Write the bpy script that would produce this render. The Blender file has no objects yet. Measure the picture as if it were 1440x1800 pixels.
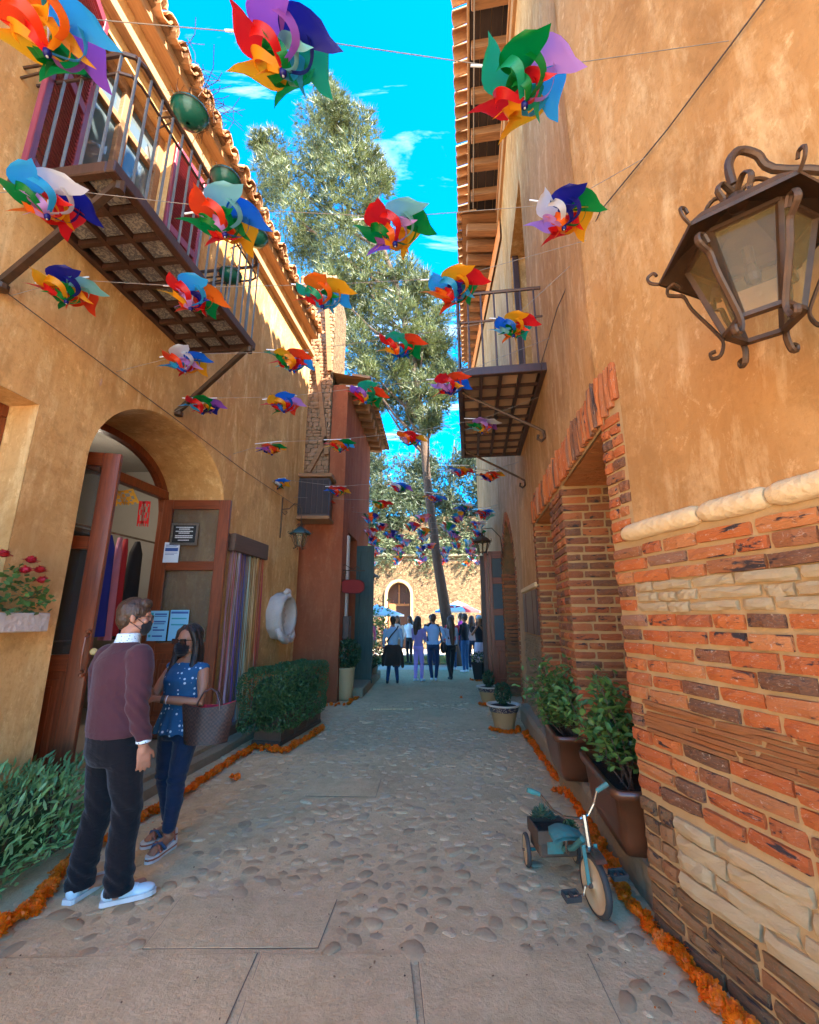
import bpy, math, random
import numpy as np
from mathutils import Vector, Matrix, Euler, noise
from bpy import context
R = random.Random(11)
sc = context.scene
COL = sc.collection.objects
rad = math.radians
# ---------------------------------------------------------------- camera
CAM_H = 1.6; F = 769.0; PITCH = math.atan(185/769.0)
cd = bpy.data.cameras.new('camera'); cam = bpy.data.objects.new('camera', cd); COL.link(cam)
cam.location = (0, 0, CAM_H); cam.rotation_euler = (math.pi/2 + PITCH, 0, 0)
cd.sensor_fit = 'HORIZONTAL'; cd.sensor_width = 36; cd.lens = 36*F/1440
cd.clip_start = .05; cd.clip_end = 600
sc.camera = cam
# ---------------------------------------------------------------- sun and sky
SUN_AZ = math.atan2(-.64, .77)      # horizontal direction towards the sun (x right, -y behind the camera)
SUN_EL = rad(46)
sd = bpy.data.lights.new('sun', 'SUN'); sd.energy = 5.0; sd.angle = rad(.5); sd.color = (1, .93, .80)
so = bpy.data.objects.new('sun', sd); COL.link(so)
sv = Vector((math.cos(SUN_EL)*math.cos(SUN_AZ), math.cos(SUN_EL)*math.sin(SUN_AZ), math.sin(SUN_EL)))
so.rotation_euler = sv.to_track_quat('Z', 'Y').to_euler(); so.location = (12, -10, 25)
w = bpy.data.worlds.new('World'); sc.world = w; w.use_nodes = True
nt = w.node_tree; N = nt.nodes; L = nt.links; N.clear()
wo = N.new('ShaderNodeOutputWorld'); bg = N.new('ShaderNodeBackground'); bg.inputs[1].default_value = .15
sky = N.new('ShaderNodeTexSky'); sky.sky_type = 'NISHITA'; sky.sun_disc = False
sky.sun_elevation = SUN_EL; sky.sun_rotation = math.pi/2 - SUN_AZ; sky.altitude = 1900; sky.air_density = 1.0; sky.dust_density = .6; sky.ozone_density = 2.0
hs = N.new('ShaderNodeHueSaturation'); hs.inputs['Hue'].default_value = .495; hs.inputs['Saturation'].default_value = 1.55; hs.inputs['Value'].default_value = 1.0
L.new(sky.outputs[0], hs.inputs['Color'])
tc = N.new('ShaderNodeTexCoord'); sep = N.new('ShaderNodeSeparateXYZ'); L.new(tc.outputs['Generated'], sep.inputs[0])
def wm(op, a, b=None, c=None):
    n = N.new('ShaderNodeMath'); n.operation = op
    for i, v in enumerate((a, b, c)):
        if v is None: continue
        if isinstance(v, (int, float)): n.inputs[i].default_value = v
        else: L.new(v, n.inputs[i])
    return n.outputs[0]
zc = wm('MAXIMUM', sep.outputs[2], .08)
px = wm('DIVIDE', sep.outputs[0], zc); py = wm('DIVIDE', sep.outputs[1], zc)
cmb = N.new('ShaderNodeCombineXYZ'); L.new(wm('MULTIPLY', wm('ADD', px, wm('MULTIPLY', py, .25)), 1.1), cmb.inputs[0]); L.new(wm('MULTIPLY', py, 5.2), cmb.inputs[1])
cn = N.new('ShaderNodeTexNoise'); cn.inputs['Scale'].default_value = 1.15; cn.inputs['Detail'].default_value = 8; cn.inputs['Roughness'].default_value = .62; cn.inputs['Distortion'].default_value = .6
L.new(cmb.outputs[0], cn.inputs['Vector'])
cr = N.new('ShaderNodeValToRGB'); cr.color_ramp.elements[0].position = .56; cr.color_ramp.elements[1].position = .95
L.new(cn.outputs['Fac'], cr.inputs[0])
mx = N.new('ShaderNodeMixRGB'); mx.inputs[2].default_value = (5.4, 5.6, 5.6, 1)
L.new(wm('MULTIPLY', cr.outputs[0], .9), mx.inputs[0]); L.new(hs.outputs[0], mx.inputs[1])
L.new(mx.outputs[0], bg.inputs[0]); L.new(bg.outputs[0], wo.inputs[0])
# ---------------------------------------------------------------- exposure
sc.view_settings.view_transform = 'Standard'; sc.view_settings.look = 'None'
sc.view_settings.exposure = 2.98; sc.view_settings.gamma = 1; sc.view_settings.use_curve_mapping = False
sc.render.engine = 'CYCLES'
sc.cycles.max_bounces = 8; sc.cycles.diffuse_bounces = 5; sc.cycles.transparent_max_bounces = 12

# ================================================================ helpers
_c, _s = math.cos(PITCH), math.sin(PITCH)
def ray(x, y):
    u = x-720; v = 900-y
    return Vector((u, F*_c - v*_s, v*_c + F*_s))
def atz(x, y, z):
    r = ray(x, y); t = (z-CAM_H)/r.z; return Vector((r.x*t, r.y*t, z))
def aty(x, y, Y):
    r = ray(x, y); t = Y/r.y; return Vector((r.x*t, Y, CAM_H + r.z*t))

def tag(o, label=None, cat=None, group=None, kind=None):
    if label: o['label'] = label
    if cat: o['category'] = cat
    if group: o['group'] = group
    if kind: o['kind'] = kind
    return o
def empty(name, loc=(0, 0, 0), rz=0, label=None, cat=None, group=None):
    o = bpy.data.objects.new(name, None); COL.link(o); o.location = loc; o.rotation_euler = (0, 0, rz)
    o.empty_display_size = .1
    return tag(o, label, cat, group)
def put(name, mesh, parent=None, loc=None, rot=None, scale=None, mtx=None):
    o = bpy.data.objects.new(name, mesh); COL.link(o)
    if parent: o.parent = parent
    if mtx is not None: o.matrix_local = mtx
    if loc is not None: o.location = loc
    if rot is not None: o.rotation_euler = rot
    if scale is not None: o.scale = scale
    return o
def copy_tree(o, parent=None):
    c = o.copy(); COL.link(c); c.parent = parent
    for ch in [k for k in bpy.data.objects if k.parent == o]: copy_tree(ch, c)
    return c

class MB:
    """collects shapes into one mesh"""
    def __init__(s): s.v = []; s.f = []; s.m = []; s.mi = 0; s.T = None
    def add(s, vs, fs):
        b = len(s.v)
        if s.T is not None: vs = [s.T @ Vector(p) for p in vs]
        s.v += [tuple(p) for p in vs]; s.f += [tuple(i+b for i in f) for f in fs]; s.m += [s.mi]*len(fs); return s
    def box(s, x0, x1, y0, y1, z0, z1, bev=0):
        if bev <= 0:
            return s.add([(x0,y0,z0),(x1,y0,z0),(x1,y1,z0),(x0,y1,z0),(x0,y0,z1),(x1,y0,z1),(x1,y1,z1),(x0,y1,z1)],
                  [(0,3,2,1),(4,5,6,7),(0,1,5,4),(1,2,6,5),(2,3,7,6),(3,0,4,7)])
        b = min(bev, (x1-x0)*.45, (y1-y0)*.45, (z1-z0)*.45)
        vs = []; 
        for sx in (0,1):
            for sy in (0,1):
                for sz in (0,1):
                    X = x1 if sx else x0; Y = y1 if sy else y0; Z = z1 if sz else z0
                    dx = -b if sx else b; dy = -b if sy else b; dz = -b if sz else b
                    vs += [(X, Y+dy, Z+dz), (X+dx, Y, Z+dz), (X+dx, Y+dy, Z)]
        I = lambda a,c,d,k: (a*4+c*2+d)*3+k
        fs = [(I(0,0,0,0),I(0,0,1,0),I(0,1,1,0),I(0,1,0,0)),(I(1,0,0,0),I(1,1,0,0),I(1,1,1,0),I(1,0,1,0)),
              (I(0,0,0,1),I(1,0,0,1),I(1,0,1,1),I(0,0,1,1)),(I(0,1,0,1),I(0,1,1,1),I(1,1,1,1),I(1,1,0,1)),
              (I(0,0,0,2),I(0,1,0,2),I(1,1,0,2),I(1,0,0,2)),(I(0,0,1,2),I(1,0,1,2),I(1,1,1,2),I(0,1,1,2))]
        for a in (0,1):
            for c in (0,1):
                fs.append((I(0,a,c,1),I(0,a,c,2),I(1,a,c,2),I(1,a,c,1)) if a==c else (I(0,a,c,1),I(1,a,c,1),I(1,a,c,2),I(0,a,c,2)))
                fs.append((I(a,0,c,0),I(a,1,c,0),I(a,1,c,2),I(a,0,c,2)) if a==c else (I(a,0,c,0),I(a,0,c,2),I(a,1,c,2),I(a,1,c,0)))
                fs.append((I(a,c,0,0),I(a,c,0,1),I(a,c,1,1),I(a,c,1,0)) if a==c else (I(a,c,0,0),I(a,c,1,0),I(a,c,1,1),I(a,c,0,1)))
                for d in (0,1):
                    t = (I(a,c,d,0),I(a,c,d,1),I(a,c,d,2)); fs.append(t if (a+c+d)%2 == 0 else t[::-1])
        return s.add(vs, fs)
    def tube(s, pts, r, n=8, cap=True, flat=1.0):
        pts = [Vector(p) for p in pts]; rs = r if isinstance(r, (list, tuple)) else [r]*len(pts)
        vs = []; up = None
        for i, p in enumerate(pts):
            t = (pts[min(i+1, len(pts)-1)] - pts[max(i-1, 0)])
            if t.length < 1e-9: t = Vector((0,0,1))
            t.normalize()
            if up is None:
                up = Vector((0,0,1)) if abs(t.z) < .9 else Vector((0,1,0))
            a = t.cross(up)
            if a.length < 1e-6: a = t.orthogonal()
            a.normalize(); b = a.cross(t).normalized(); up = b
            for k in range(n):
                th = 2*math.pi*k/n; vs.append(p + a*math.cos(th)*rs[i]*flat + b*math.sin(th)*rs[i])
        fs = []
        for i in range(len(pts)-1):
            for k in range(n): fs.append((i*n+k, i*n+(k+1)%n, (i+1)*n+(k+1)%n, (i+1)*n+k))
        if cap: fs.append(tuple(range(n))[::-1]); fs.append(tuple(range((len(pts)-1)*n, len(pts)*n)))
        return s.add(vs, fs)
    def beam(s, p0, p1, w, h, up=(0,0,1)):
        p0 = Vector(p0); p1 = Vector(p1); t = (p1-p0).normalized(); a = t.cross(Vector(up)).normalized()*w/2; b = a.cross(t).normalized()*h/2
        vs = [p0-a-b, p0+a-b, p0+a+b, p0-a+b, p1-a-b, p1+a-b, p1+a+b, p1-a+b]
        return s.add(vs, [(0,1,2,3),(7,6,5,4),(0,4,5,1),(1,5,6,2),(2,6,7,3),(3,7,4,0)])
    def lathe(s, prof, n=20, c=(0,0,0), sx=1, sy=1, cap=True):
        vs = []; c = Vector(c)
        for r, z in prof:
            for k in range(n):
                th = 2*math.pi*k/n; vs.append(c + Vector((r*math.cos(th)*sx, r*math.sin(th)*sy, z)))
        fs = []
        for i in range(len(prof)-1):
            for k in range(n): fs.append((i*n+k, i*n+(k+1)%n, (i+1)*n+(k+1)%n, (i+1)*n+k))
        if cap: fs.append(tuple(range(n))[::-1]); fs.append(tuple(range((len(prof)-1)*n, len(prof)*n)))
        return s.add(vs, fs)
    def prism(s, poly, f0, f1):
        """poly list of 2d pts; f0, f1 map (a,b) to 3d for either end"""
        n = len(poly); vs = [f0(*p) for p in poly] + [f1(*p) for p in poly]
        return s.add(vs, [tuple(range(n))[::-1], tuple(range(n, 2*n))] + [(k, (k+1)%n, n+(k+1)%n, n+k) for k in range(n)])
    def grid(s, fn, us, vs_, flip=False):
        pts = [fn(u, v) for u in us for v in vs_]; m = len(vs_); fs = []
        for i in range(len(us)-1):
            for j in range(m-1):
                q = (i*m+j, (i+1)*m+j, (i+1)*m+j+1, i*m+j+1); fs.append(q[::-1] if flip else q)
        return s.add(pts, fs)
    def mesh(s, name, mats, smooth=False):
        me = bpy.data.meshes.new(name); me.from_pydata(s.v, [], s.f)
        for m in (mats if isinstance(mats, (list, tuple)) else [mats]): me.materials.append(m)
        me.polygons.foreach_set('material_index', s.m)
        if smooth: me.polygons.foreach_set('use_smooth', [True]*len(s.f))
        me.update(); return me
    def obj(s, name, mats, parent=None, smooth=False, loc=None, rot=None):
        return put(name, s.mesh(name, mats, smooth), parent, loc, rot)
def lin(a, b, n): return [a + (b-a)*i/(n-1) for i in range(n)]
def smooth_pts(pts, k=4):
    P = [Vector(p) for p in pts]; out = []
    for i in range(len(P)-1):
        a, b, c, d = P[max(i-1,0)], P[i], P[i+1], P[min(i+2,len(P)-1)]
        for j in range(k):
            t = j/k; out.append(.5*((2*b)+(c-a)*t+(2*a-5*b+4*c-d)*t*t+(-a+3*b-3*c+d)*t**3))
    return out + [P[-1]]
def nz(x, y, z, sc_=1.0): return noise.noise(Vector((x*sc_, y*sc_, z*sc_)))

def scatter_np(name, bv, bf, mats4, parent=None, mat=None, smooth=False):
    """one mesh of many copies: bv (n,3), bf list of equal-length faces, mats4 (k,4,4)"""
    bv = np.array(bv, float); bf = np.array(bf, int); M4 = np.array(mats4, float)
    k = len(M4); n = len(bv); h = np.c_[bv, np.ones(n)]
    V = np.einsum('kij,nj->kni', M4, h)[:, :, :3].reshape(-1, 3)
    Fc = (bf[None] + (np.arange(k)*n)[:, None, None]).reshape(-1, bf.shape[1])
    me = bpy.data.meshes.new(name)
    me.vertices.add(len(V)); me.vertices.foreach_set('co', V.ravel())
    me.loops.add(Fc.size); me.loops.foreach_set('vertex_index', Fc.ravel().astype(np.int32))
    me.polygons.add(len(Fc)); me.polygons.foreach_set('loop_start', (np.arange(len(Fc))*bf.shape[1]).astype(np.int32))
    me.update(calc_edges=True)
    if mat: me.materials.append(mat)
    return put(name, me, parent) if name else me
def TRS(loc, rot=(0,0,0), s=1.0):
    if not isinstance(s, (tuple, list)): s = (s, s, s)
    return Matrix.LocRotScale(Vector(loc), Euler(rot), Vector(s))

class Pieces:
    """alike pieces: the 300 that show largest become parts, the rest one joined part"""
    def __init__(s, parent, name, meshes, limit=300): s.p = parent; s.n = name; s.ms = meshes; s.L = []; s.limit = limit
    def add(s, mtx, size=1.0): s.L.append((mtx, size))
    def build(s):
        pm = s.p.matrix_world.copy() if s.p else Matrix()
        if s.p: pm = Matrix.LocRotScale(s.p.location, s.p.rotation_euler, s.p.scale)
        def pri(e):
            q = pm @ e[0].translation - Vector((0, 0, CAM_H)); return -e[1]/max(q.length, .2)
        s.L.sort(key=pri)
        for i, (m, _) in enumerate(s.L[:s.limit]): put(s.n, s.ms[i % len(s.ms)], s.p, mtx=m)
        rest = s.L[s.limit:]
        if rest:
            V = []; Fc = []
            for i, (m, _) in enumerate(rest):
                me = s.ms[i % len(s.ms)]; b = len(V)
                V += [tuple(m @ v.co) for v in me.vertices]; Fc += [tuple(j+b for j in p.vertices) for p in me.polygons]
            me = bpy.data.meshes.new(s.n+'_rows'); me.from_pydata(V, [], Fc); me.materials.append(s.ms[0].materials[0])
            o = put(s.n+'_rows', me, s.p); o['kind'] = 'stuff'

# ================================================================ materials
class NT:
    def __init__(s, name):
        s.mat = bpy.data.materials.new(name); s.mat.use_nodes = True; s.t = s.mat.node_tree; s.N = s.t.nodes; s.L = s.t.links
        s.b = s.N['Principled BSDF']; s.co = s.N.new('ShaderNodeTexCoord')
    def lk(s, a, b): s.L.new(a, b)
    def m(s, op, a, b=None, clamp=False):
        n = s.N.new('ShaderNodeMath'); n.operation = op; n.use_clamp = clamp
        for i, v in enumerate((a, b)):
            if v is None: continue
            if isinstance(v, (int, float)): n.inputs[i].default_value = v
            else: s.lk(v, n.inputs[i])
        return n.outputs[0]
    def map(s, scale=(1,1,1), src='Object', rot=(0,0,0)):
        mp = s.N.new('ShaderNodeMapping'); mp.inputs['Scale'].default_value = scale; mp.inputs['Rotation'].default_value = rot
        s.lk(s.co.outputs[src], mp.inputs[0]); return mp.outputs[0]
    def noise(s, scale, detail=5, rough=.55, vec=None, dist=0, w=None):
        n = s.N.new('ShaderNodeTexNoise'); n.inputs['Scale'].default_value = scale; n.inputs['Detail'].default_value = detail
        n.inputs['Roughness'].default_value = rough; n.inputs['Distortion'].default_value = dist
        if w is not None: n.noise_dimensions = '4D'; s.lk(w, n.inputs['W'])
        s.lk(vec if vec else s.co.outputs['Object'], n.inputs['Vector']); return n.outputs['Fac']
    def vor(s, scale, vec=None, feat='F1', out='Distance', rnd=1.0):
        n = s.N.new('ShaderNodeTexVoronoi'); n.feature = feat; n.inputs['Scale'].default_value = scale; n.inputs['Randomness'].default_value = rnd
        s.lk(vec if vec else s.co.outputs['Object'], n.inputs['Vector']); return n.outputs[out]
    def ramp(s, fac, stops, interp='LINEAR'):
        n = s.N.new('ShaderNodeValToRGB'); n.color_ramp.interpolation = interp; e = n.color_ramp.elements
        while len(e) < len(stops): e.new(.5)
        for i, (p, c) in enumerate(stops):
            e[i].position = p; e[i].color = (c, c, c, 1) if isinstance(c, (int, float)) else (*c, 1)
        s.lk(fac, n.inputs[0]); return n.outputs[0]
    def mix(s, fac, a, b, mode='MIX'):
        n = s.N.new('ShaderNodeMixRGB'); n.blend_type = mode
        for i, v in enumerate((fac, a, b)):
            if isinstance(v, (int, float)): n.inputs[i].default_value = v if i == 0 else (v, v, v, 1)
            elif isinstance(v, tuple): n.inputs[i].default_value = (*v, 1)
            else: s.lk(v, n.inputs[i])
        return n.outputs[0]
    def rnd(s):
        o = s.N.new('ShaderNodeObjectInfo'); g = s.N.new('ShaderNodeNewGeometry')
        return s.m('FRACT', s.m('ADD', s.m('MULTIPLY', o.outputs['Random'], 1.0), g.outputs['Random Per Island']))
    def bump(s, h, strength=.5, dist=.01):
        n = s.N.new('ShaderNodeBump'); n.inputs['Strength'].default_value = strength; n.inputs['Distance'].default_value = dist
        s.lk(h, n.inputs['Height']); s.lk(n.outputs[0], s.b.inputs['Normal'])
    def out(s, col, rough=.8, metal=0, spec=None):
        if isinstance(col, tuple): s.b.inputs['Base Color'].default_value = (*col, 1)
        else: s.lk(col, s.b.inputs['Base Color'])
        if isinstance(rough, (int, float)): s.b.inputs['Roughness'].default_value = rough
        else: s.lk(rough, s.b.inputs['Roughness'])
        s.b.inputs['Metallic'].default_value = metal
        if spec is not None: s.b.inputs['Specular IOR Level'].default_value = spec
        return s.mat
def simple(name, c1, c2=None, scale=8, rough=.7, bump=.2, bscale=40, metal=0, bd=.003, stretch=(1,1,1), vary=0):
    t = NT(name); c2 = c2 or tuple(x*.6 for x in c1); v = t.map(stretch)
    col = t.mix(t.noise(scale, 5, .6, v), c1, c2)
    if vary:
        r = t.rnd(); h = t.N.new('ShaderNodeHueSaturation'); t.lk(col, h.inputs['Color'])
        t.lk(t.m('ADD', t.m('MULTIPLY', r, 2*vary), 1-vary), h.inputs['Value']); col = h.outputs[0]
    if bump: t.bump(t.noise(bscale, 4, .6, v), bump, bd)
    return t.out(col, rough, metal)

def stucco(name, base, dark, light, streak=(1,1,.25), k=1.0):
    t = NT(name); v = t.map(streak)
    n1 = t.noise(1.3, 6, .62, v, .35); n2 = t.noise(5.5, 7, .7, v, .2); n3 = t.noise(.45, 3, .5)
    c = t.mix(t.ramp(n1, [(.32, 0), (.68, 1)]), dark, base)
    c = t.mix(t.m('MULTIPLY', t.ramp(n2, [(.50, 0), (.68, 1)]), .75*k), c, light)
    c = t.mix(t.m('MULTIPLY', t.ramp(n3, [(.4, 0), (.7, 1)]), .35), c, light)
    n4 = t.noise(11, 7, .75, t.map((1,1,.7)), .3)
    c = t.mix(t.m('MULTIPLY', t.ramp(n4, [(.56, 0), (.70, 1)]), .50*k), c, tuple(x*1.25 for x in light))
    n5 = t.noise(3.0, 6, .7, t.map((1,1,.5)), .3)
    c = t.mix(t.m('MULTIPLY', t.ramp(n5, [(.62, 0), (.8, 1)]), .4*k), c, tuple(x*.72 for x in dark))
    n6 = t.noise(24, 7, .8, t.map((1,1,.7)), .2); c = t.mix(t.m('MULTIPLY', t.ramp(n6, [(.50, 0), (.66, 1)]), .55*k), c, dark)
    n7 = t.noise(.9, 7, .75, t.map((1,1,.8)), .5); c = t.mix(t.m('MULTIPLY', t.ramp(n7, [(.50, 0), (.60, 1)]), .50*k), c, tuple(x*.8 for x in dark))
    dr = t.noise(3.2, 5, .65, t.map((2.6,2.6,.10)), .4); c = t.mix(t.m('MULTIPLY', t.ramp(dr, [(.58, 0), (.72, 1)]), .40*k), c, tuple(x*.78 for x in dark))
    wl_ = t.noise(1.6, 4, .6, None, 3.0); ck = t.ramp(t.m('ABSOLUTE', t.m('SUBTRACT', wl_, .5)), [(0, 1), (.0035, 0)])
    ck = t.m('MULTIPLY', ck, t.ramp(t.noise(.6, 2, .5), [(.52,0),(.6,1)])); c = t.mix(t.m('MULTIPLY', ck, .5), c, tuple(x*.5 for x in dark))
    h = t.m('ADD', t.m('MULTIPLY', t.noise(3.5, 4, .5, t.map((1,1,.8)), .2), 1.0), t.m('MULTIPLY', t.noise(45, 5, .7), .10))
    t.bump(t.m('SUBTRACT', h, t.m('MULTIPLY', ck, .12)), .6, .03)
    return t.out(c, .92, spec=.2)
M = {}
M['stucco_left'] = stucco('ochre_stucco', (.68,.345,.115), (.46,.21,.06), (.84,.54,.24))
M['stucco_right'] = stucco('golden_stucco', (.56,.28,.09), (.37,.165,.045), (.72,.46,.21))
M['stucco_red'] = stucco('rust_red_stucco', (.33,.088,.036), (.23,.055,.022), (.40,.155,.07), k=.6)
M['stucco_far'] = stucco('pale_ochre_stucco', (.46,.26,.115), (.34,.18,.07), (.58,.38,.21))

def brick_mat(name, stops, white=.5):
    t = NT(name); r = t.rnd(); wv = t.m('MULTIPLY', r, 37.0)
    c = t.ramp(r, stops)
    n = t.noise(9, 4, .6, None, .6, wv)
    dk = t.noise(1.5, 4, .6, None, .5, t.m('MULTIPLY', r, 91.0))
    c = t.mix(t.m('MULTIPLY', t.ramp(n, [(.35, 0), (.7, 1)]), .40), c, (.50,.17,.05))
    c = t.mix(t.ramp(dk, [(.58, 0), (.64, 1)]), c, (.055,.035,.03))
    ws = t.noise(7, 6, .78, t.map((1,1,.5)), 1.0, t.m('MULTIPLY', r, 53.0))
    c = t.mix(t.m('MULTIPLY', t.ramp(ws, [(.57, 0), (.66, 1)]), white), c, (.62,.47,.33))
    t.bump(t.m('ADD', t.noise(9, 6, .7, None, 0, wv), t.m('MULTIPLY', ws, .1)), .9, .012)
    return t.out(c, .85, spec=.25)
M['brick'] = brick_mat('fired_brick', [(0,(.48,.105,.028)), (.25,(.58,.155,.038)), (.45,(.40,.095,.034)), (.60,(.60,.22,.070)), (.76,(.22,.085,.042)), (.88,(.11,.065,.042)), (1,(.46,.22,.12))], .85)
M['brick_dark'] = brick_mat('weathered_dark_brick', [(0,(.20,.13,.06)), (.4,(.13,.085,.045)), (.7,(.26,.17,.08)), (1,(.30,.13,.05))], .3)
M['brick_pillar'] = brick_mat('pillar_brick', [(0,(.42,.10,.035)), (.3,(.16,.075,.04)), (.55,(.50,.15,.045)), (.75,(.24,.10,.05)), (1,(.12,.07,.045))], .3)
M['mortar'] = simple('sand_mortar', (.54,.345,.15), (.36,.21,.08), 7, .95, .6, 50, bd=.006)
def stone_mat(name, a, b, c_):
    t = NT(name); r = t.rnd(); wv = t.m('MULTIPLY', r, 23.0)
    c = t.mix(t.noise(4, 5, .6, None, .5, wv), a, b); c = t.mix(t.m('MULTIPLY', r, .35), c, c_)
    h = t.m('ADD', t.noise(22, 6, .7, t.map((1,1,1.6)), .5, wv), t.m('MULTIPLY', t.vor(28), .5))
    t.bump(h, .9, .012); return t.out(c, .9, spec=.2)
M['stone'] = stone_mat('pale_cut_stone', (.84,.62,.34), (.62,.42,.20), (.72,.49,.25))
M['stone_grey'] = stone_mat('grey_curb_stone', (.34,.26,.16), (.20,.15,.09), (.28,.24,.15))
M['slate'] = stone_mat('thin_split_stone', (.74,.30,.10), (.50,.18,.06), (.74,.22,.06))
M['slate_pale'] = stone_mat('thin_pale_split_stone', (.50,.36,.20), (.30,.20,.11), (.40,.26,.14))
M['white_stone'] = stone_mat('carved_pinkish_stone', (.62,.50,.42), (.44,.34,.28), (.55,.42,.35))

def wood(name, a, b, rough=.45, sc_=3, axis=2, bump=.3):
    t = NT(name); st = [14, 14, 14]; st[axis] = 1.0; v = t.map(tuple(st)); r = t.rnd()
    n = t.noise(sc_, 6, .65, v, .6, t.m('MULTIPLY', r, 17.0)); c = t.mix(t.ramp(n, [(.3,0),(.7,1)]), a, b)
    n2 = t.noise(1.7, 4, .6, t.map((2,2,2)), 0, t.m('MULTIPLY', r, 9.0)); c = t.mix(t.m('MULTIPLY', n2, .5), c, tuple(x*.55 for x in a))
    t.bump(n, bump, .004); return t.out(c, rough)
M['wood_red'] = wood('varnished_red_wood', (.32,.07,.02), (.11,.024,.009), .34)
M['wood_red_x'] = wood('varnished_red_wood_rail', (.32,.07,.02), (.11,.024,.009), .34, axis=0)
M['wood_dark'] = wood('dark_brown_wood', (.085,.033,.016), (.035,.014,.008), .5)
M['wood_dark_y'] = wood('dark_brown_wood_beam', (.17,.09,.05), (.09,.045,.025), .6, axis=1)
M['wood_old'] = wood('old_rafter_wood', (.40,.19,.07), (.15,.06,.025), .8, axis=0)
M['wood_old_y'] = wood('old_purlin_wood', (.50,.27,.11), (.24,.11,.045), .8, axis=1)
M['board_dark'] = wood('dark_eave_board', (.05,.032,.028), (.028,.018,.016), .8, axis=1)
M['wood_plum'] = wood('plum_painted_wood', (.32,.045,.055), (.18,.022,.035), .4)
M['wood_green'] = wood('grey_green_painted_wood', (.055,.085,.065), (.03,.045,.035), .6)
M['wood_planter'] = wood('brown_planter_wood', (.16,.085,.05), (.09,.045,.028), .6, axis=1)
M['iron'] = simple('rusty_wrought_iron', (.028,.022,.018), (.16,.075,.03), 14, .55, .5, 60, .5)
M['iron_rail'] = simple('dark_painted_iron', (.075,.055,.05), (.11,.05,.035), 12, .45, .2, 60, .4)
M['iron_baluster'] = simple('reflection_blue_iron_bar', (.17,.24,.28), (.12,.13,.15), 8, .35, .1, 60, .5)  # pale blue reflection put into the bars' own colour
M['steel'] = simple('scuffed_chrome', (.45,.42,.38), (.25,.17,.11), 14, .25, .1, 60, .9)
M['clay_tile'] = simple('weathered_clay_tile', (.50,.24,.09), (.24,.11,.05), 7, .9, .5, 40, bd=.006, vary=.35)
M['terracotta'] = simple('dark_glazed_terracotta', (.15,.045,.016), (.05,.026,.014), 5, .3, .3, 20, bd=.004)
M['green_glaze'] = simple('green_glazed_clay', (.015,.16,.10), (.01,.09,.06), 5, .22, .1, 30)
M['cream_clay'] = simple('cream_clay', (.55,.36,.17), (.42,.26,.12), 5, .6, .2, 30)
M['black'] = simple('black_paint', (.012,.012,.013), (.02,.02,.02), 5, .5, .1)
M['soil'] = simple('dark_soil', (.045,.028,.018), (.02,.013,.009), 30, .95, .8, 60, bd=.02)
M['dark_room'] = simple('dim_shop_wall', (.30,.28,.25), (.22,.20,.18), 2, .9, .1)
M['white'] = simple('white_paint', (.78,.78,.76), (.66,.66,.64), 5, .5, .05)
M['paper'] = simple('white_paper', (.74,.77,.80), (.66,.70,.76), 5, .5, .02)
M['cord'] = simple('thin_twine', (.30,.24,.18), (.2,.16,.12), 30, .8, 0)
M['cable'] = simple('dark_wall_cable', (.10,.07,.05), (.06,.04,.03), 30, .7, 0)
def glass(name, tint, rough=.05, alpha=.35):
    t = NT(name); t.b.inputs['Base Color'].default_value = (*tint, 1); t.b.inputs['Roughness'].default_value = rough
    t.b.inputs['Alpha'].default_value = alpha; t.b.inputs['IOR'].default_value = 1.5; return t.mat
M['glass'] = glass('window_glass', (.08,.09,.09), .03, .30)
M['glass_lamp'] = glass('dusty_lantern_glass', (.38,.26,.10), .05, .22)
M['glass_refl'] = glass('reflecting_window_glass', (.10,.13,.14), .02, .85)
def plastic(name):
    t = NT(name); o = t.N.new('ShaderNodeObjectInfo')
    t.b.inputs['Roughness'].default_value = .32; t.lk(o.outputs['Color'], t.b.inputs['Base Color'])
    tr = t.N.new('ShaderNodeBsdfTranslucent'); t.lk(o.outputs['Color'], tr.inputs[0])
    mx = t.N.new('ShaderNodeMixShader'); mx.inputs[0].default_value = .55
    t.lk(t.b.outputs[0], mx.inputs[1]); t.lk(tr.outputs[0], mx.inputs[2]); t.lk(mx.outputs[0], t.N['Material Output'].inputs[0]); return t.mat
M['plastic'] = plastic('thin_coloured_plastic')
def leafmat(name, a, b, tr=.25, vary=.3, rough=.5):
    t = NT(name); r = t.rnd(); c = t.mix(r, a, b)
    n = t.noise(1.0, 4, .6); c = t.mix(t.m('MULTIPLY', t.ramp(n, [(.40,0),(.60,1)]), .55), c, tuple(x*.45 for x in b))
    t.out(c, rough)
    tl = t.N.new('ShaderNodeBsdfTranslucent'); t.lk(c, tl.inputs[0]); mx = t.N.new('ShaderNodeMixShader'); mx.inputs[0].default_value = tr
    t.lk(t.b.outputs[0], mx.inputs[1]); t.lk(tl.outputs[0], mx.inputs[2]); t.lk(mx.outputs[0], t.N['Material Output'].inputs[0]); return t.mat
M['needles'] = leafmat('olive_needles', (.17,.185,.052), (.065,.088,.028), .3)
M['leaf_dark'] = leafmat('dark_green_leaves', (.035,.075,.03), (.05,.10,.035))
M['leaf_bush'] = leafmat('glossy_green_leaves', (.08,.18,.045), (.15,.26,.055), rough=.35)
M['leaf_young'] = leafmat('young_yellow_green_leaves', (.20,.26,.05), (.14,.20,.045), rough=.35)
M['leaf_hedge'] = leafmat('silvery_green_leaves', (.32,.50,.20), (.19,.36,.11))
M['leaf_box'] = leafmat('deep_green_leaves', (.055,.13,.04), (.09,.17,.045))
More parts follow.
